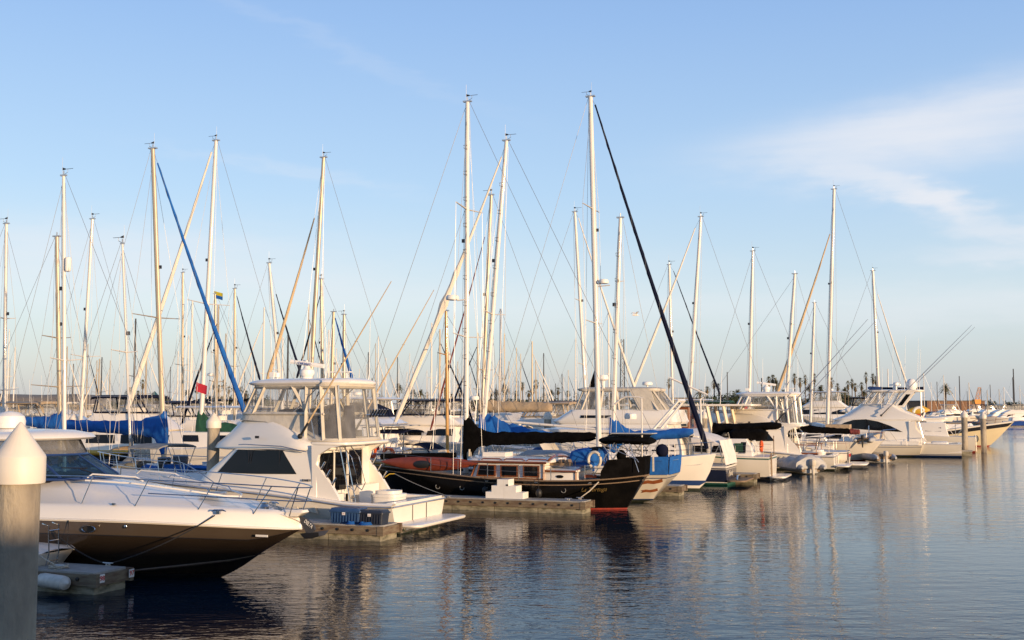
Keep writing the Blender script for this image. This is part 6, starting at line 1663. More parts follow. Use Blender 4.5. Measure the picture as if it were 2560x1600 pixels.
MB().lathe([(.10, 0), (.14, .5), (.34, .62), (.36, .75), (.3, .9), (.001, .92)], (5.8, 1.2, 5.4), 14).build('searchlight', 'plastw', t)

# --- pilothouse boat: long white roof right behind the blue mizzen cover
fr = Frame(*atY(1735, 1110, 64)[:2], BOWL)
t = boat(fr, 'trawler_yacht', 'cream pilothouse trawler with long flat white roof behind the blue sail cover', 'motor boat')
_, sh = mhull(t, 12.5, 4.0, 1.3, 1.9); deck(t, sh, 0, 13)
rg = [(1.3, .8, 8.4, 1.8, 1.3), (1.9, .8, 8.2, 1.75, 1.3), (2.72, .8, 7.7, 1.7, 1.25)]; h = block(t, 'deckhouse', rg); windows(h, rg, [(.95, 1.8), (2.1, 3.0), (4.6, 5.4)], 1.65, 2.5, 'canvast')
MB().loft([rrect(-.2, 8.6, 1.85, .3, 2.74, 1.4), rrect(-.3, 8.8, 1.95, .35, 2.80, 1.5), rrect(-.3, 8.8, 1.95, .35, 2.94, 1.5), rrect(-.1, 8.5, 1.8, .35, 3.0, 1.4)]).build('flat_roof', 'gelb', t, ang=50)
b = MB()
for s in (-1, 1): b.tube([(-.1, s * 1.6, 1.3), (-.1, s * 1.6, 2.75)], .04, 6)
b.build('roof_post', 'alu', t)
b = MB(); b.tube([(2.1, .9, 3.0), (.7, .7, 4.6)], .13, 8, sq=.6); b.tube([(2.1, -.9, 3.0), (.7, -.7, 4.6)], .13, 8, sq=.6); b.tube([(.7, .7, 4.6), (.7, -.7, 4.6)], .1, 6); b.build('radar_arch', 'gelb', t)
bow_rail(t, sh, 5.0, 12.2, .8)

# --- varnished wheelhouse boat with white awning on slanted pillars
fr = Frame(*atY(1870, 1100, 76)[:2], BOWL)
t = boat(fr, 'trawler_yacht', 'boat with an orange varnished wheelhouse and white awning on slanted cream pillars', 'motor boat')
_, sh = mhull(t, 13.0, 4.2, 1.6, 2.2, ['bootg', 'boot', 'gel', 'teak', 'gelb']); deck(t, sh, 0, 13.5)
rg = [(1.7, 3.0, 9.5, 1.8, 1.3), (2.75, 3.0, 9.2, 1.75, 1.25)]; h = block(t, 'deckhouse', rg); windows(h, rg, [(3.4, 4.6), (5, 6.2), (6.6, 7.8)], 1.95, 2.5)
rg = [(2.75, 3.7, 6.2, 1.35, 1.15), (4.25, 3.7, 6.0, 1.3, 1.1)]; h = block(t, 'wheelhouse', rg, 'teak', (.05, .2)); windows(h, rg, [(3.9, 4.5), (4.7, 5.3), (5.45, 5.8)], 2.95, 4.0, 'bglass', .02, .0, .2, 'canvas')
MB().box((3.69, .3, 3.5), (.03, .6, 1.2)).build('wheelhouse_door', 'bglass', h)
MB().loft([rrect(-.6, 8.6, 1.75, .3, 4.27, 1.3), rrect(-.7, 8.8, 1.82, .3, 4.32, 1.35), rrect(-.7, 8.8, 1.82, .3, 4.42, 1.35)]).build('awning', 'gelb', t)
for x in (1.95, .85):
    for s in (-1, 1): MB().tube([(x, s * 1.5, 1.8), (x + .5, s * 1.5, 4.28)], .24, 6, sq=.5).build('awning_pillar', 'cream', t)
b = MB(); b.loft([rrect(-.2, 3.0, 1.7, .3, 1.7), rrect(-.2, 3.0, 1.7, .3, 2.15)]); b.build('cockpit_canvas', 'canvask', t)
MB().lathe([(.3, 0), (.42, .12), (.42, .25), (.25, .32), (.001, .34)], (1.4, 1.4, 2.2), 14).build('covered_grill', 'rubber', t)
b = MB(); b.box((.0, 0, 2.1), (.12, 3.4, .9)); b.build('stern_bulwark', 'gelb', t)
whips(t, [(1.6, 1.3, 4.4, 3.0), (3.2, -1.0, 4.4, 2.2)])
# ---------------------------------------------------------------- motor boats in the packed rows behind, placed one by one
def cruiser(label, px, py, Y, bow, L=11.5, beam=3.9, fs=1.3, fb=2.0, house=(.10, .72, 2.6), fly=(.14, .56, 3.35), top=None, canv='canvasn', curtain=True, hard=False, stripe='bootb', hm='gel', win=((.14, .3), (.33, .5), (.53, .66)), cover=None, arch=False, whip=True, name='motor_cruiser', glass='glass', stripes=False, group=None, dome=False):
    """px, py: where the stern shows; L along the keel"""
    o = atY(px, py, Y); fr = Frame(o.x, Y, BOWR if bow > 0 else BOWL)
    t = boat(fr, name, label, 'motor boat', group)
    _, sh = mhull(t, L, beam, fs, fb, ['bootg', stripe, hm, stripe if stripes else hm, 'gelb'], BOTTOM + [('z', .18, 1), ('f', .5, 2), ('f', .74, 2), ('f', .80, 3), ('f', .86, 2), ('f', .92, 3), ('s', .03, 2), ('s', 0, 4)], 20)
    deck(t, sh, 0, L, camber=.15); hb = beam / 2
    a, b, zt = house; rg = [(fs, a * L, b * L, hb * .86, hb * .55), (lerp(fs, zt, .45), a * L, (b - .02) * L, hb * .84, hb * .54), (zt, a * L + .1, (b - .10) * L, hb * .78, hb * .5)]
    h = block(t, 'deckhouse', rg)
    windows(h, rg, [(p * L, q * L) for p, q in win], lerp(fs, zt, .45), lerp(fs, zt, .84), glass); front_glass(h, rg, 1, lerp(fs, zt, .5), lerp(fs, zt, .86), glass)
    if fly:
        a, b, zf = fly; rg = [(zt, (a - .07) * L, (b + .08) * L, hb * .84, hb * .55), (zt + .12, (a - .08) * L, (b + .10) * L, hb * .87, hb * .57), (zf, a * L, b * L, hb * .74, hb * .5), (zf + .15, a * L, (b - .02) * L, hb * .72, hb * .48)]
        block(t, 'flybridge', rg, 'gelb', (.3, .6), 55)
        MB().box(((a + b) / 2 * L, 0, zf + .2), (.5, hb * .9, .5)).build('helm_seat', 'canvasw', t)
        if cover: block(t, 'canvas_cover', [(zf - .2, (a - .02) * L, (b + .03) * L, hb * .8, hb * .56), (zf + .35, a * L, b * L, hb * .74, hb * .5), (zf + .75, (a + .06) * L, (b - .1) * L, hb * .5, hb * .3)], cover, (.3, .6), 60)
        if top:
            if hard: MB().loft([rrect((a - .05) * L, (b - .02) * L, hb * .8, .4, top, hb * .6), rrect((a - .06) * L, b * L, hb * .83, .4, top + .06, hb * .62), rrect((a - .04) * L, (b - .03) * L, hb * .75, .4, top + .16, hb * .5)]).build('hardtop', 'gelb', t)
            else: bimini_top(t, a * L, (b - .03) * L, hb * .74, top + .15, canv, zf)
            if curtain:
                rb = rr_side(a * L, b * L, hb * .72, hb * .48, .4, zf + .15, 3); rt = rr_side(a * L + .2, (b - .06) * L, hb * .7, hb * .46, .4, top, 3)
                enclosure(t, rb, rt, [2, 4, 6, 8, 10, 15, 17, 19, 21, 23], canv if not hard else 'gelb', w=.05)
    if arch: MB().tube([((a) * L, -hb * .8, zt), (a * L + .5, -hb * .75, zt + 1.6), (a * L + .6, 0, zt + 1.8), (a * L + .5, hb * .75, zt + 1.6), (a * L, hb * .8, zt)], .12, 6, sq=.6).build('radar_arch', 'gelb', t)
    if dome: radar(t, (.3 * L, .3, (top or zt) + .45), .32)
    if whip: whips(t, [(.3 * L, hb * .6, zt + .5, 3.4), (.4 * L, -hb * .6, zt + .5, 3.0)])
    bow_rail(t, sh, .55 * L, .98 * L, .7, step=1.6)
    return t, fr, sh


cruiser('white trawler with navy canvas bridge curtains above the long blue sail cover', 205, 1090, 72, 1, 13, 4.2, 1.4, 2.1, (.06, .70, 2.75), (.15, .46, 3.75), 4.85)
cruiser('white cruiser with navy canvas top right of the curtained trawler on the left', 372, 1070, 86, 1, 12, 4.0, 1.4, 2.0, (.08, .70, 2.6), (.12, .42, 3.4), 4.55)
cruiser('cream cruiser with flat white awning beside the dark green sail cover', 405, 1078, 77, 1, 11, 3.9, 1.35, 1.9, (.22, .72, 2.6), (.25, .55, 3.2), 4.15, 'cream', False, True, hm='cream')
cruiser('white cruiser with long thin black canvas top behind the green sail cover', 462, 1068, 94, 1, 13, 4.2, 1.5, 2.2, (.12, .72, 2.8), (.14, .5, 3.5), 4.75, 'canvask', False)
cruiser('white cruiser close behind the capped pile left of the cream sportfisher', 700, 1075, 80, -1, 10, 3.7, 1.3, 1.9, (.2, .74, 2.5), None, None, arch=False)
cruiser('hardtop cruiser with black glass between the left edge masts', 75, 1075, 78, 1, 11, 3.8, 1.3, 1.8, (.12, .74, 3.1), None, None, win=((.16, .4), (.43, .64)))
cruiser('white motor yacht with navy bridge cover and two navy stripes behind the sportfisher', 1040, 1095, 66, -1, 13, 4.3, 1.7, 2.2, (.16, .74, 3.15), (.18, .5, 3.75), None, 'canvasn', False, stripes=True, cover='canvasn', win=((.2, .45),))
cruiser('white hardtop cruiser peeping out behind the navy covered bridge', 1010, 1075, 80, -1, 12, 4.2, 1.5, 2.1, (.1, .7, 2.8), (.12, .5, 3.5), 4.75, 'canvas', True, True, dome=True)
cruiser('white cruiser with black windows and navy top behind the varnished mast', 1215, 1085, 82, -1, 13.5, 4.3, 1.6, 2.2, (.12, .72, 2.85), (.16, .5, 3.5), 4.7, 'canvasn', True, arch=True)
cruiser('white cruiser hidden behind the tan sail cover and the bare grey boom', 1400, 1080, 96, -1, 13, 4.2, 1.5, 2.1, (.1, .7, 2.7), (.14, .5, 3.3), None, cover='canvasw')
cruiser('white cruiser with navy canvas left of the large clouded bridge enclosure', 1545, 1075, 92, -1, 12, 4.0, 1.5, 2.1, (.1, .7, 2.8), (.14, .5, 3.4), 4.6, 'canvasn', True)
cruiser('white cruiser with bright green canvas top behind the awning pillars', 1875, 1070, 112, -1, 12, 4.0, 1.5, 2.1, (.1, .7, 2.7), (.14, .55, 3.4), 4.7, 'canvase', False)
cruiser('white cruiser seen over the awning left of the flagged mast', 1805, 1070, 122, -1, 13, 4.3, 1.6, 2.3, (.1, .7, 2.9), (.14, .55, 3.7), 4.9, 'canvasw', True, True)
cruiser('white yacht showing a black edged bow behind the white sportfisher bridge', 2085, 1075, 130, 1, 13, 4.4, 2.2, 3.1, (.1, .6, 3.6), (.14, .45, 4.2), 5.2, 'canvask', True)
cruiser('white tower yacht far behind, left of the white sportfisher bridge', 2150, 1058, 190, -1, 15, 4.8, 2.0, 3.0, (.15, .7, 4.0), (.2, .55, 5.0), 6.6, 'canvasw', True, True, dome=True)
for a_ in (("white cruiser with black bridge cover between the navy striped yacht and varnished mast", 1125, 1080, 92, -1, 12, 4, 1.5, 2.1, (.1, .7, 2.7), (.14, .5, 3.3), None, 'canvask', False, False, 'bootb', 'gel', ((.14, .3), (.33, .5)), 'canvask'),
           ('white hardtop cruiser behind the blue sail cover of the ketch', 1330, 1075, 84, -1, 11, 3.9, 1.4, 2.0, (.12, .74, 3.0), None, None),
           ('cream cruiser with tan canvas top behind the foot of the black riding sail', 1490, 1078, 88, -1, 12, 4, 1.5, 2.1, (.1, .7, 2.7), (.14, .5, 3.3), 4.5, 'canvast', True),
           ('cream cruiser with black canvas bridge cover behind the hardtop of the near sportfisher', 905, 1070, 98, -1, 13, 4.2, 1.5, 2.1, (.1, .7, 2.8), (.14, .5, 3.4), None, 'canvask', False, False, 'bootb', 'gel', ((.14, .3), (.33, .5)), 'canvask'),
           ('white cruiser with tan canvas top at the far left edge behind the blue sail cover', -20, 1075, 84, 1, 12, 4, 1.5, 2.1, (.1, .7, 2.7), (.14, .5, 3.3), 4.5, 'canvast', True),
           ('white cruiser with cream canvas top between navy topped cruisers on the left', 285, 1062, 104, 1, 12, 4, 1.5, 2.1, (.1, .7, 2.7), (.14, .5, 3.3), 4.3, 'canvas', True)): cruiser(*a_)
cruiser('white motor boat with tall plain sides between the blue and green mast covers', 425, 1128, 62, 1, 9.5, 3.6, 2.0, 2.3, (.10, .66, 2.9), None, None, win=((.2, .3), (.36, .6)))
# kayaks strapped on the side deck of the boat with the big blue cover
S5 = Frame(*atY(409, 1132, 54)[:2], BOWR)
for k, (z, m_, lb, y_) in enumerate(((1.55, 'kblue', 'navy kayak lowest in the stack under the blue sail cover', -1.5), (1.83, 'rubber', 'black kayak in the middle of the stack under the blue sail cover', -1.45), (2.08, 'kyel', 'yellow edged kayak on top of the stack under the blue sail cover', -1.5))):
    b = MB(); rings = []
    for i in range(15):
        u = i / 14 * 2 - 1; q = max(1 - abs(u) ** 2.4, .004); rings.append([(u * 1.75, .33 * q * math.cos(R(d)), .12 * u * u + .14 * q ** .8 * math.sin(R(d))) for d in range(0, 360, 30)])
    b.loft(rings); o_ = b.build('kayak', m_, None, S5.at(-2.0 - .1 * k, y_) + Vector((0, 0, z)), R(BOWR + 2 * k)); tg(o_, lb, 'kayak', 'kayaks in a stack')
b = MB(); b.box((0, 0, 0), (1.6, .5, .35)); o_ = b.build('deck_bag', 'canvasb', None, S5.at(1.6, -1.2) + Vector((0, 0, 1.42)), R(BOWR)); tg(o_, 'blue canvas bag on the side deck beside the blue mast cover', 'bag')
for k, (x_, w_) in enumerate(((3.6, 2.2), (-1.5, 2.6))):
    b = MB(); b.tube([(-w_, 0, .05), (-w_ * .5, .05, .18), (w_ * .5, 0, .16), (w_, 0, .05)], [.1, .26, .26, .1], 8, sq=.5); o_ = b.build('folded_canvas', 'canvasb', None, S5.at(x_, -1.0) + Vector((0, 0, 1.28)), R(BOWR)); tg(o_, ['blue canvas bundle along the bow right of the blue mast cover', 'blue canvas bundle below the stack of kayaks'][k], 'canvas')

# gear on the foredeck of the blue covered boat
for k, (x_, y_, lb, r_, h_, m_) in enumerate(((1.0, -1.2, 'dark drum on the foredeck just right of the blue mast cover', .30, .75, 'rubber'), (1.75, -1.0, 'dark covered winch drum second from the blue mast cover', .34, .85, 'steelk'), (3.1, -.9, 'white deck canister left of the pile by the sportfisher', .16, .55, 'plastw'))):
    t = thing('deck_drum', lb, 'drum', S5.at(x_, y_) + Vector((0, 0, 1.18)), BOWR)
    MB().lathe([(r_, 0), (r_ * 1.05, h_ * .1), (r_, h_ * .5), (r_ * 1.05, h_ * .9), (r_ * .9, h_), (.001, h_)], n=14).build('drum_body', m_, t); MB().torus((0, 0, h_ * .95), r_, .03, 14, 5, 'z').build('drum_rim', 'alu', t)
# ---------------------------------------------------------------- the far rows: each boat copied from one of a few kinds
rnd = random.Random(11)


def far_sail(name, label, hm, cov, mm, L=10.5, h=13.5, furl=None, group='sailing boats in the far rows'):
    t = thing(name, label, 'sailboat', (0, 0, 0), 0, group)
    S = [(-L * .55, 1.2, 1.05), (-L * .3, 1.6, 1.0), (0, 1.65, 1.05), (L * .25, 1.0, 1.2), (L * .42, 0, 1.35)]; K = [(-L * .5, .05), (-L * .3, -.2), (0, -.3), (L * .25, -.2), (L * .42, 1.3)]
    ho, sh = hull(t, S, K, [.5, .4, .4, .7, 1], [('k', 0, 0), ('z', .1, 0), ('z', .2, 1), ('s', .15, 1), ('s', .08, 2), ('s', 0, 1)], ['bootg', hm, 'bootb'], 12)
    deck(t, sh, -20, 20)
    MB().loft([rrect(-L * .22, L * .2, 1.1, .2, 1.0, .6), rrect(-L * .2, L * .16, 1.0, .2, 1.45, .5)]).build('cabin_trunk', 'gelb', t)
    MB().tube([(0, 0, 1.2), (0, 0, 1 + h * .6), (0, 0, 1 + h)], [.10, .10, .075], 6).build('mast', mm, t)
    MB().tube([(0, -1.0, 1 + h * .5), (0, 0, 1 + h * .49), (0, 1.0, 1 + h * .5)], .035, 4).build('spreader', mm, t)
    b = MB(); b.tube([(.1, 0, 2.6), (-.6, 0, 2.35), (-2, 0, 2.25), (-4.2, 0, 2.3)], [.28, .3, .24, .16], 8); b.build('sail_cover', cov, t)
    wire('shroud', (-.1, 1.5, 1), (0, 1.0, 1 + h * .5), t, .014, n=3); wire('backstay', (-L * .54, 0, 1), (0, 0, 1 + h), t, .014, n=3)
    if furl: MB().tube([(L * .40, 0, 1.5), (L * .2, 0, 1 + h * .5), (.1, 0, h * .95)], [.11, .09, .03], 6).build('furled_jib', furl, t)
    else: wire('forestay', (L * .41, 0, 1.3), (0, 0, 1 + h), t, .014, n=3)
    return t


SAILKINDS = [far_sail('far_sailboat', 'distant white sailing boat with blue sail cover in the crowded rows', 'gel', 'canvasb', 'mastw'),
             far_sail('far_sailboat', 'distant white sailing boat with tan sail cover and tan mast in the rows', 'gel', 'canvast', 'masta', 10, 12.5, 'jibw'),
             far_sail('far_sailboat', 'distant white sailing boat with white furled headsail and navy cover', 'gelb', 'canvasn', 'mastw', 11.5, 15, 'jibw'),
             far_sail('far_sailboat', 'distant dark hulled sailing boat with dark furled headsail in the rows', 'navy', 'canvask', 'masta', 10, 13, 'canvasn'),
             far_sail('far_sailboat', 'distant small sailing boat with a bare dark mast in the rows', 'gel', 'canvasw', 'steelk', 8.5, 11)]


def far_motor(name, label, canv, fly, L=11):
    t = thing(name, label, 'motor boat', (0, 0, 0), 0, 'motor boats in the far rows')
    _, sh = mhull(t, L, 3.9, 1.3, 2.0, n=12); deck(t, sh, 0, L)
    for v in (): pass
    rg = [(1.3, L * .14, L * .74, 1.65, 1.0), (2.6, L * .16, L * .62, 1.5, .9)]; h = block(t, 'deckhouse', rg)
    yf = side_fn(rg)
    for s in (-1, 1): skin_panel([(L * .2, 1.85), (L * .56, 1.85), (L * .52, 2.35), (L * .2, 2.35)], yf, .02, side=s).build('window', 'glass', h)
    if fly:
        block(t, 'flybridge', [(2.6, L * .1, L * .6, 1.7, 1.0), (2.75, L * .1, L * .62, 1.72, 1.0), (3.4, L * .18, L * .48, 1.4, .9)], 'gelb')
        bimini_top(t, L * .16, L * .46, 1.45, 4.7, canv, 3.4)
        MB().loft([rrect(L * .18, L * .45, 1.35, .3, 3.4, .9), rrect(L * .2, L * .4, 1.3, .3, 4.6, .9)], (False, False)).build('clear_panel', VINYL, t)
    else:
        MB().loft([rrect(L * .1, L * .5, 1.5, .3, 3.2, 1.2), rrect(L * .1, L * .52, 1.55, .3, 3.35, 1.2)]).build('hardtop', canv, t)
        for s in (-1, 1): MB().tube([(L * .12, s * 1.4, 1.4), (L * .14, s * 1.4, 3.2)], .05, 4).build('post', 'alu', t)
    whips(t, [(L * .3, .9, 2.8, 3.5)])
    return t


MOTORKINDS = [far_motor('far_cruiser', 'distant white flybridge cruiser with navy canvas top in the rows', 'canvasn', True),
              far_motor('far_cruiser', 'distant white flybridge cruiser with cream canvas top in the rows', 'canvas', True, 12.5),
              far_motor('far_cruiser', 'distant white hardtop cruiser in the crowded rows', 'gelb', False, 10)]
used = set()


def put(kind, p, deg, sc=1.0, hz=1.0):
    o = kind if kind.name not in used else copy_tree(kind)
    used.add(kind.name); used.add(o.name)
    o.location = (p.x, p.y, 0); o.rotation_euler = (0, 0, R(deg)); o.scale = (sc, sc, sc * hz)
    return o


nS = nM = 0
for off, t0, t1, step, keep in ((23, 22, 110, 5.2, .6), (52, -10, 120, 4.8, .95), (72, -10, 190, 4.8, .95), (101, 10, 250, 5.0, .9), (123, 10, 300, 5.2, .85), (153, 20, 330, 5.6, .75), (176, 20, 380, 6, .65), (211, 40, 420, 7, .55), (234, 60, 450, 7.5, .5)):
    a = t0
    while a < t1:
        p = r0 - UX * (off + rnd.uniform(-1, 1)) + RD * a; a += step * rnd.uniform(.85, 1.25)
        px = 1280 + F * p.x / p.y
        if p.y < 62 or not -60 < px < 2330 or rnd.random() > keep: continue
        if off == 23 and (px > 1750 or p.y < 70): continue
        deg = (BOWR if rnd.random() < .5 else BOWL) + rnd.uniform(-2, 2); sc = rnd.uniform(.85, 1.15)
        if rnd.random() < (.34 if off > 60 else .25):
            k = rnd.choice(MOTORKINDS); put(k, p - Vector((math.cos(R(deg)), math.sin(R(deg)), 0)) * 5, deg, sc * .95); nM += 1
        else:
            k = rnd.choice(SAILKINDS); put(k, p, deg, sc, rnd.uniform(.8, 1.0) if off < 60 else rnd.uniform(.75, 1.25)); nS += 1
# the opposite shore of the basin on the right: sparse masts and hulls
for px, Y, k, hz, dg in ((2312, 250, 0, .8, 10), (2345, 300, 4, .9, 170), (2362, 262, 2, .72, 0), (2425, 330, 3, .8, 30), (2455, 300, 4, .75, 150), (2478, 310, 4, .85, 0), (2500, 340, 1, .7, 20), (2512, 280, 0, .62, 190), (2470, 270, 1, .6, 0), (2390, 340, 0, .7, 5), (2420, 400, 4, .8, 0), (2535, 300, 4, 1.0, 175), (2552, 380, 2, .7, 10), (2330, 400, 2, .8, 0)):
    put(SAILKINDS[k], atY(px, 1050, Y), dg, 1.0, hz); nS += 1
for px, Y, k, dg in ((2335, 280, 1, 0), (2392, 290, 2, 170), (2440, 285, 0, 0), (2490, 300, 2, 15), (2545, 262, 1, 200), (2580, 250, 0, 180), (2410, 360, 1, 0)):
    put(MOTORKINDS[k], atY(px, 1050, Y), dg, 1.0); nM += 1
long_dock(atY(2300, 1060, 275), atY(2720, 1060, 245), 2.5, 'far dock across the basin at the right edge')
b = MB(); b.loft([[(x, y, z) for x, y, z in ((-3, -1.2, .2), (3, -1.2, .2), (3.6, 0, .2), (3, 1.2, .2), (-3, 1.2, .2))], [(x, y, z) for x, y, z in ((-3, -1.4, 1.1), (3, -1.4, 1.2), (4.2, 0, 1.4), (3, 1.4, 1.2), (-3, 1.4, 1.1))]]); o_ = b.build('tender', 'blueh', None, atY(2548, 1062, 238) + Vector((0, 0, 0)), 0); o_.location.z = 0; tg(o_, 'royal blue hull at the right edge beside the far dock', 'boat')
MB().loft([rrect(-2, 1, 1, .3, 1.1), rrect(-1.8, .8, .9, .3, 1.9)]).build('cabin', 'gelb', o_)

# ---------------------------------------------------------------- far shore: land, palms, trees, sheds, cranes
g_ = MB(); g_.slab([(-420, 420), (-60, 400), (190, 430), (330, 520), (700, 560), (700, 900), (-420, 900)], -2, 1.4); structure(g_.build('shore', 'roof'))
hl = MB(); rings = []
for i in range(25):
    x = -900 + i * 30; h_ = 9 + 7 * math.exp(-((x + 430) / 90) ** 2) + 2 * math.sin(x * .05)
    rings.append([(x, 860, -1), (x, 880, h_ * .7), (x, 930, h_), (x, 1000, h_ * .5), (x, 1050, -1)])
hl.loft(rings); structure(hl.build('hill', 'stucco'))


def palm(kind):
    t = thing('palm_tree', kind, 'palm', (0, 0, 0), 0, 'palms on the far shore'); rr = random.Random(len(kind)); date = 'feather' in kind
    h = 10.0; MB().tube([(0, 0, -1), (.1, 0, h * .5), (.0, .1, h)], [.42, .26, .24] if not date else [.55, .42, .45], 8).build('trunk', 'trunk', t)
    b = MB(); n = 46 if not date else 54
    for i in range(n):
        a = i * 2.399; e = R(rr.uniform(-30, 78)) if not date else R(rr.uniform(-25, 80)); L = rr.uniform(1.5, 2.0) if not date else rr.uniform(2.6, 3.4)
        d = Vector((math.cos(a) * math.cos(e), math.sin(a) * math.cos(e), math.sin(e))); sd = Vector((-math.sin(a), math.cos(a), 0)); pts = []
        for k in range(6):
            f = k / 5; pts.append(Vector((0, 0, h)) + d * L * f + Vector((0, 0, -.55 * L * f * f * (1.1 - .4 * math.sin(e)))))
        if date:
            for k in range(5):
                w = .42 * (1 - .5 * abs(k / 5 - .4))
                for s in (-1, 1): b.add([pts[k], pts[k + 1], pts[k + 1] + sd * s * w + d * .3 - Vector((0, 0, .22))], [(0, 1, 2)])
        else:
            b.add([pts[0] - sd * .03, pts[0] + sd * .03, pts[3] + sd * .03, pts[3] - sd * .03], [(0, 1, 2, 3)])
            for k in range(7):
                q = (k - 3) / 3; tip = pts[3] + (d * math.cos(q * 1.3) + sd * math.sin(q * 1.3)) * L * .45 - Vector((0, 0, .25 + .25 * abs(q))); c = pts[3] + sd * q * .10
                b.add([pts[3] - d * .05, c + sd * .09, tip], [(0, 1, 2)])
    b.build('crown', 'frond', t)
    if not date:
        b = MB()
        for i in range(40):
            a = i * 2.4; r = rr.uniform(.25, .75); z = h - rr.uniform(0.1, .4)
            p = Vector((math.cos(a) * r * .6, math.sin(a) * r * .6, z)); q = Vector((math.cos(a) * r, math.sin(a) * r, z - rr.uniform(.8, 1.8))); sd = Vector((-math.sin(a), math.cos(a), 0)) * .22
            b.add([p - sd * .3, p + sd * .3, q + sd, q - sd], [(0, 1, 2, 3)])
        b.build('dead_frond_skirt', 'skirt', t)
    return t


PK = [palm('fan palm with a ragged round crown on the far shore'), palm('broad feather palm with arching fronds on the far shore')]
PALMS = [(357, 960, 0), (345, 985, 0), (325, 980, 1), (470, 985, 1), (492, 975, 0), (505, 968, 0), (535, 962, 0), (548, 972, 0), (560, 960, 0), (572, 975, 0), (585, 968, 0), (598, 978, 1), (615, 985, 0), (640, 985, 0),
         (912, 990, 0), (945, 992, 0), (997, 972, 1), (1033, 985, 1), (1052, 985, 1), (1068, 988, 0), (1112, 978, 0), (1128, 992, 0), (1150, 985, 0), (1226, 985, 0), (1252, 940, 0), (1262, 975, 1), (1240, 985, 1), (1290, 985, 0), (1306, 965, 0), (1322, 985, 0), (1340, 960, 0), (1332, 978, 0), (1362, 990, 0), (1378, 985, 1), (1395, 978, 0), (1420, 985, 0), (1440, 990, 0),
         (1500, 985, 0), (1530, 990, 1), (1672, 958, 0), (1600, 992, 0), (1655, 990, 0), (1768, 975, 0), (1785, 960, 0), (1796, 968, 0), (1750, 985, 1), (1845, 985, 1), (1922, 952, 0), (1932, 948, 0), (1940, 960, 1), (1958, 985, 1), (1986, 945, 0), (2000, 955, 0), (2013, 948, 0), (2036, 945, 0), (2024, 972, 1), (2052, 975, 1), (2078, 955, 0), (2094, 968, 0), (2120, 962, 0), (2130, 958, 0), (2138, 968, 0), (2112, 980, 1), (2154, 965, 0), (2165, 942, 0), (2182, 945, 0), (2190, 950, 0), (2160, 985, 1), (2208, 985, 0), (2364, 972, 1)]
first = {0: True, 1: True}
for px, py, k in PALMS:
    Y = rnd.uniform(425, 470) if px < 1900 else rnd.uniform(440, 500)
    Y = max(Y, 400 + .16 * (px - 1280) * Y / F * 1.2 + 25) if px > 1280 else Y
    c = atY(px, py, Y); o = PK[k] if first[k] else copy_tree(PK[k]); first[k] = False
    s_ = rnd.uniform(.75, 1.1) * .88; o.location = (c.x, Y, 1.0); o.rotation_euler = (0, 0, rnd.uniform(0, 6.28)); o.scale = (s_, s_, (c.z - 1.0 + .6) / 10.2)


def tree(kind):
    t = thing('broadleaf_tree', kind, 'tree', (0, 0, 0), 0, 'trees on the far shore'); rr = random.Random(5)
    b = MB(); b.tube([(0, 0, -1), (.1, 0, 2.2)], [.35, .22], 6)
    for a in (0, 2, 4): b.tube([(.1, 0, 2), (1.6 * math.cos(a), 1.6 * math.sin(a), 4)], [.18, .08], 5)
    b.build('trunk', 'trunk', t); b = MB(); cl = [(rr.uniform(-2.6, 2.6), rr.uniform(-2, 2), rr.uniform(2.4, 5.2), rr.uniform(.7, 1.5)) for _ in range(16)]
    for cx, cy, cz, r in cl:
        for _ in range(75):
            d = Vector((rr.gauss(0, 1), rr.gauss(0, 1), rr.gauss(0, .8))).normalized() * r * rr.uniform(.6, 1.05); p = Vector((cx, cy, cz)) + d
            u = Vector((rr.uniform(-1, 1), rr.uniform(-1, 1), rr.uniform(-1, 1))) * .34; v = Vector((rr.uniform(-1, 1), rr.uniform(-1, 1), rr.uniform(-1, 1))) * .34
            b.add([p - u, p + v, p + u], [(0, 1, 2)])
    b.build('crown', 'leaf', t); return t


TK = tree('rounded dark tree among the palms on the far shore'); f_ = True
for px, py, w in ((395, 985, 1.2), (415, 992, .9), (520, 990, 1.1), (545, 985, 1.3), (590, 990, 1.2), (630, 988, 1.1), (655, 990, 1.2), (800, 995, 1.2), (850, 998, 1.3), (890, 996, 1.2), (930, 994, 1.3), (960, 998, 1.2), (1055, 996, 1.3), (1185, 996, 1.2), (1210, 998, 1.2), (1375, 994, 1.3), (1440, 996, 1.2), (1475, 998, 1.2), (1590, 996, 1.2), (1680, 996, 1.1), (300, 998, 1.1), (340, 995, 1.2), (1020, 995, 1), (1090, 1000, .9), (1140, 998, .9), (1232, 992, 1.1), (1275, 992, 1.2), (1310, 995, 1.1), (1350, 995, 1.1), (1405, 998, 1), (1525, 985, 1.0), (1545, 992, 1), (1740, 992, 1.2), (1778, 985, 1.2), (1835, 980, 1.3), (1852, 985, 1.3), (1870, 992, 1.1), (1890, 990, 1.1), (1925, 985, 1.2), (1950, 992, 1.1), (1975, 990, 1.2), (2010, 992, 1.2), (2045, 990, 1.2), (2070, 992, 1), (2098, 982, 1.3), (2118, 992, 1.1), (2145, 990, 1.2), (2185, 992, 1.1), (2480, 1000, .9), (2520, 1002, .9), (2545, 1003, .8)):
    Y = 452 if px < 1900 else 520; Y = Y if px < 2300 else 600; c = atY(px, py, Y); o = TK if f_ else copy_tree(TK); f_ = False
    o.location = (c.x, Y, 1.2); o.rotation_euler = (0, 0, rnd.uniform(0, 6)); h_ = (c.z - 1.2) / 6.4; o.scale = (max(h_, .8) * w, max(h_, .8) * w, h_)


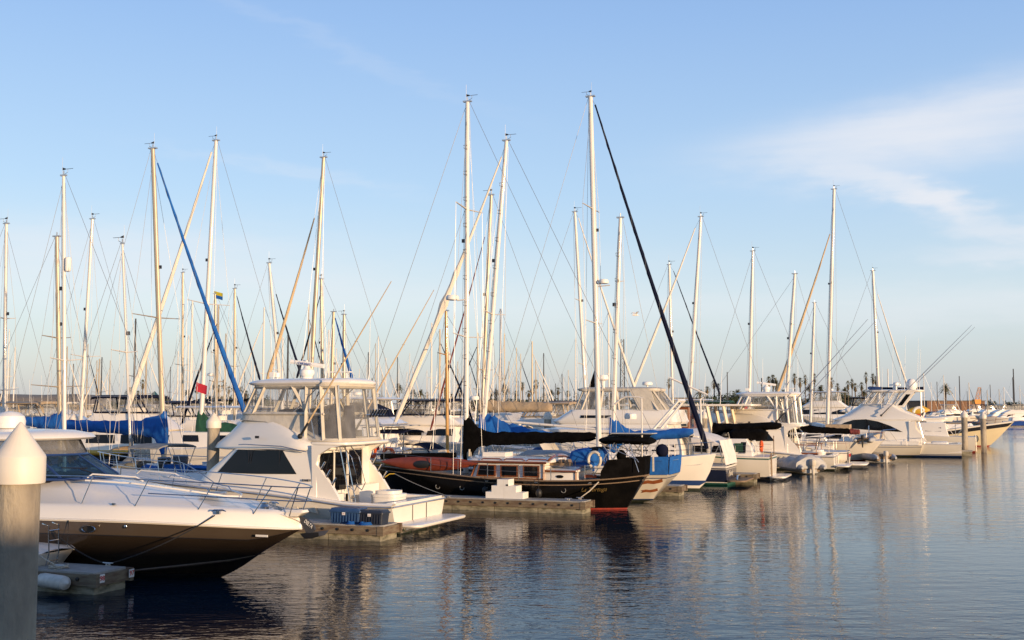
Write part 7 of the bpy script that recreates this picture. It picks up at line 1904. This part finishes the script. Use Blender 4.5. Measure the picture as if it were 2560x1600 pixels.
def shed(name, label, px0, px1, ytop, Y, m, d=18, ribs=0, win=0, rf='roof', roofh=.4, cat='building'):
    a, b_ = atY(px0, ytop, Y), atY(px1, ytop, Y); w = b_.x - a.x; h = a.z - 1.2
    t = thing(name, label, cat, ((a.x + b_.x) / 2, Y, 1.2), 0)
    wb = MB(); wb.box((0, d / 2, h / 2 - .5), (w, d, h + 1))
    for i in range(ribs): wb.box((-w / 2 + (i + .5) * w / ribs, -.06, h / 2), (.15, .12, h))
    wb.build('wall', m, t)
    r = MB(); r.prism([(-w / 2 - .4, h), (w / 2 + .4, h), (w / 2 + .4, h + roofh), (-w / 2 - .4, h + roofh)], -.5, d + .5); r.build('roof', rf, t)
    for i in range(win):
        x = -w / 2 + (i + .5) * w / win; o = MB().box((x, -.04, h * .6), (w / win * .55, .1, h * .28)).build('window', 'glass', t)
    return t


shed('warehouse', 'rust brown corrugated shed behind the masts at the right', 2318, 2462, 1003, 560, 'rust', 30, 16, 0)
shed('harbour_building', 'long sand coloured building low behind the masts at the left', -60, 252, 1012, 520, 'stucco', 20, 0, 22, 'rooft' if False else 'roof')
shed('harbour_building', 'pale low building behind the dark trees left of centre', 400, 690, 1010, 500, 'wallw', 16, 0, 18)
shed('harbour_building', 'white flat roofed building below the palms right of centre', 1625, 1750, 996, 520, 'wallw', 16, 0, 8)
shed('harbour_building', 'long pale shed far back in the centre of the marina', 1040, 1420, 1006, 540, 'wallw', 16, 0, 24)
shed('harbour_building', 'grey quay building right of the rust brown shed', 2466, 2560, 1016, 580, 'roof', 16, 0, 5)
t = thing('pavilion', 'pavilion with steep dark teal roof among the trees at the left', 'building', (atY(386, 1000, 490).x, 490, 1.2), 0)
MB().lathe([(10.5, 3.0), (9.5, 3.4), (5.0, 5.0), (1.6, 8.0), (.3, 9.4), (.001, 9.6)], (0, 0, 0), 8).build('roof', 'rooft', t); MB().lathe([(8.5, -1), (8.5, 3.0)], (0, 0, 0), 8).build('wall', 'wallw', t)


def lattice(name, label, a, b_, w, m, cat='crane', bays=14):
    t = thing(name, label, cat, (a.x, a.y, 0), 0); d = b_ - a; k = MB(); o = Vector((0, 0, a.z))
    sx = Vector((1, 0, 0)); sy = Vector((0, 1, 0)); cs = [sx * i * w + sy * j * w for i in (-.5, .5) for j in (-.5, .5)]
    for c in cs: k.tube([o + c, o + c * .6 + d], w * .06, 4)
    for i in range(bays):
        f, g2 = i / bays, (i + 1) / bays
        for c, e in ((0, 1), (1, 3), (3, 2), (2, 0)):
            p = (c, e) if i % 2 else (e, c); k.tube([o + cs[p[0]] * lerp(1, .6, f) + d * f, o + cs[p[1]] * lerp(1, .6, g2) + d * g2], w * .035, 3)
    k.build('lattice_boom', m, t); MB().box((0, 0, max(a.z, 1.5) - .2), (w * 2, w * 2, 2.0)).build('crane_base', m, t); return t


lattice('crane', 'thin dark lattice crane standing behind the white masts', atY(1556, 1000, 480), atY(1556, 848, 480), 2.0, 'steelk')
lattice('crane', 'small orange crane boom at the right in front of the quay', atY(2442, 1003, 520), atY(2449, 968, 520), 1.6, 'craney', bays=6)
for k, (px, py, Y, lb) in enumerate(((1904, 945, 300, 'dark pole topped by nothing, left of the flagged masts on the shore'), (2398, 940, 420, 'tall dark navy pole in front of the rust brown shed'), (1818, 930, 380, 'dark pole right of the long white davit'), (2533, 922, 360, 'tall grey pole near the right edge'))):
    c = atY(px, py, Y); t = MB().tube([(0, 0, 0), (0, 0, c.z)], [.22, .16], 6).build('pole', 'steelk', None, (c.x, Y, 0)); tg(t, lb, 'pole')
# gull
c = atY(1588, 788, 70); t = thing('gull', 'white gull gliding left of the white rolled headsail', 'bird', c, 20)
b = MB(); b.tube([(-.22, 0, 0), (-.1, 0, .02), (.1, 0, .02), (.24, 0, 0)], [.02, .06, .06, .02], 8); b.build('gull_body', 'plastw', t)
for s in (-1, 1):
    b = MB(); b.add([(.06, s * .04, .03), (.10, s * .32, .22), (-.02, s * .62, .12), (-.06, s * .30, .19), (-.06, s * .04, .03)], [(0, 1, 3, 4), (1, 2, 3)]); b.build('wing', 'canvasw', t)
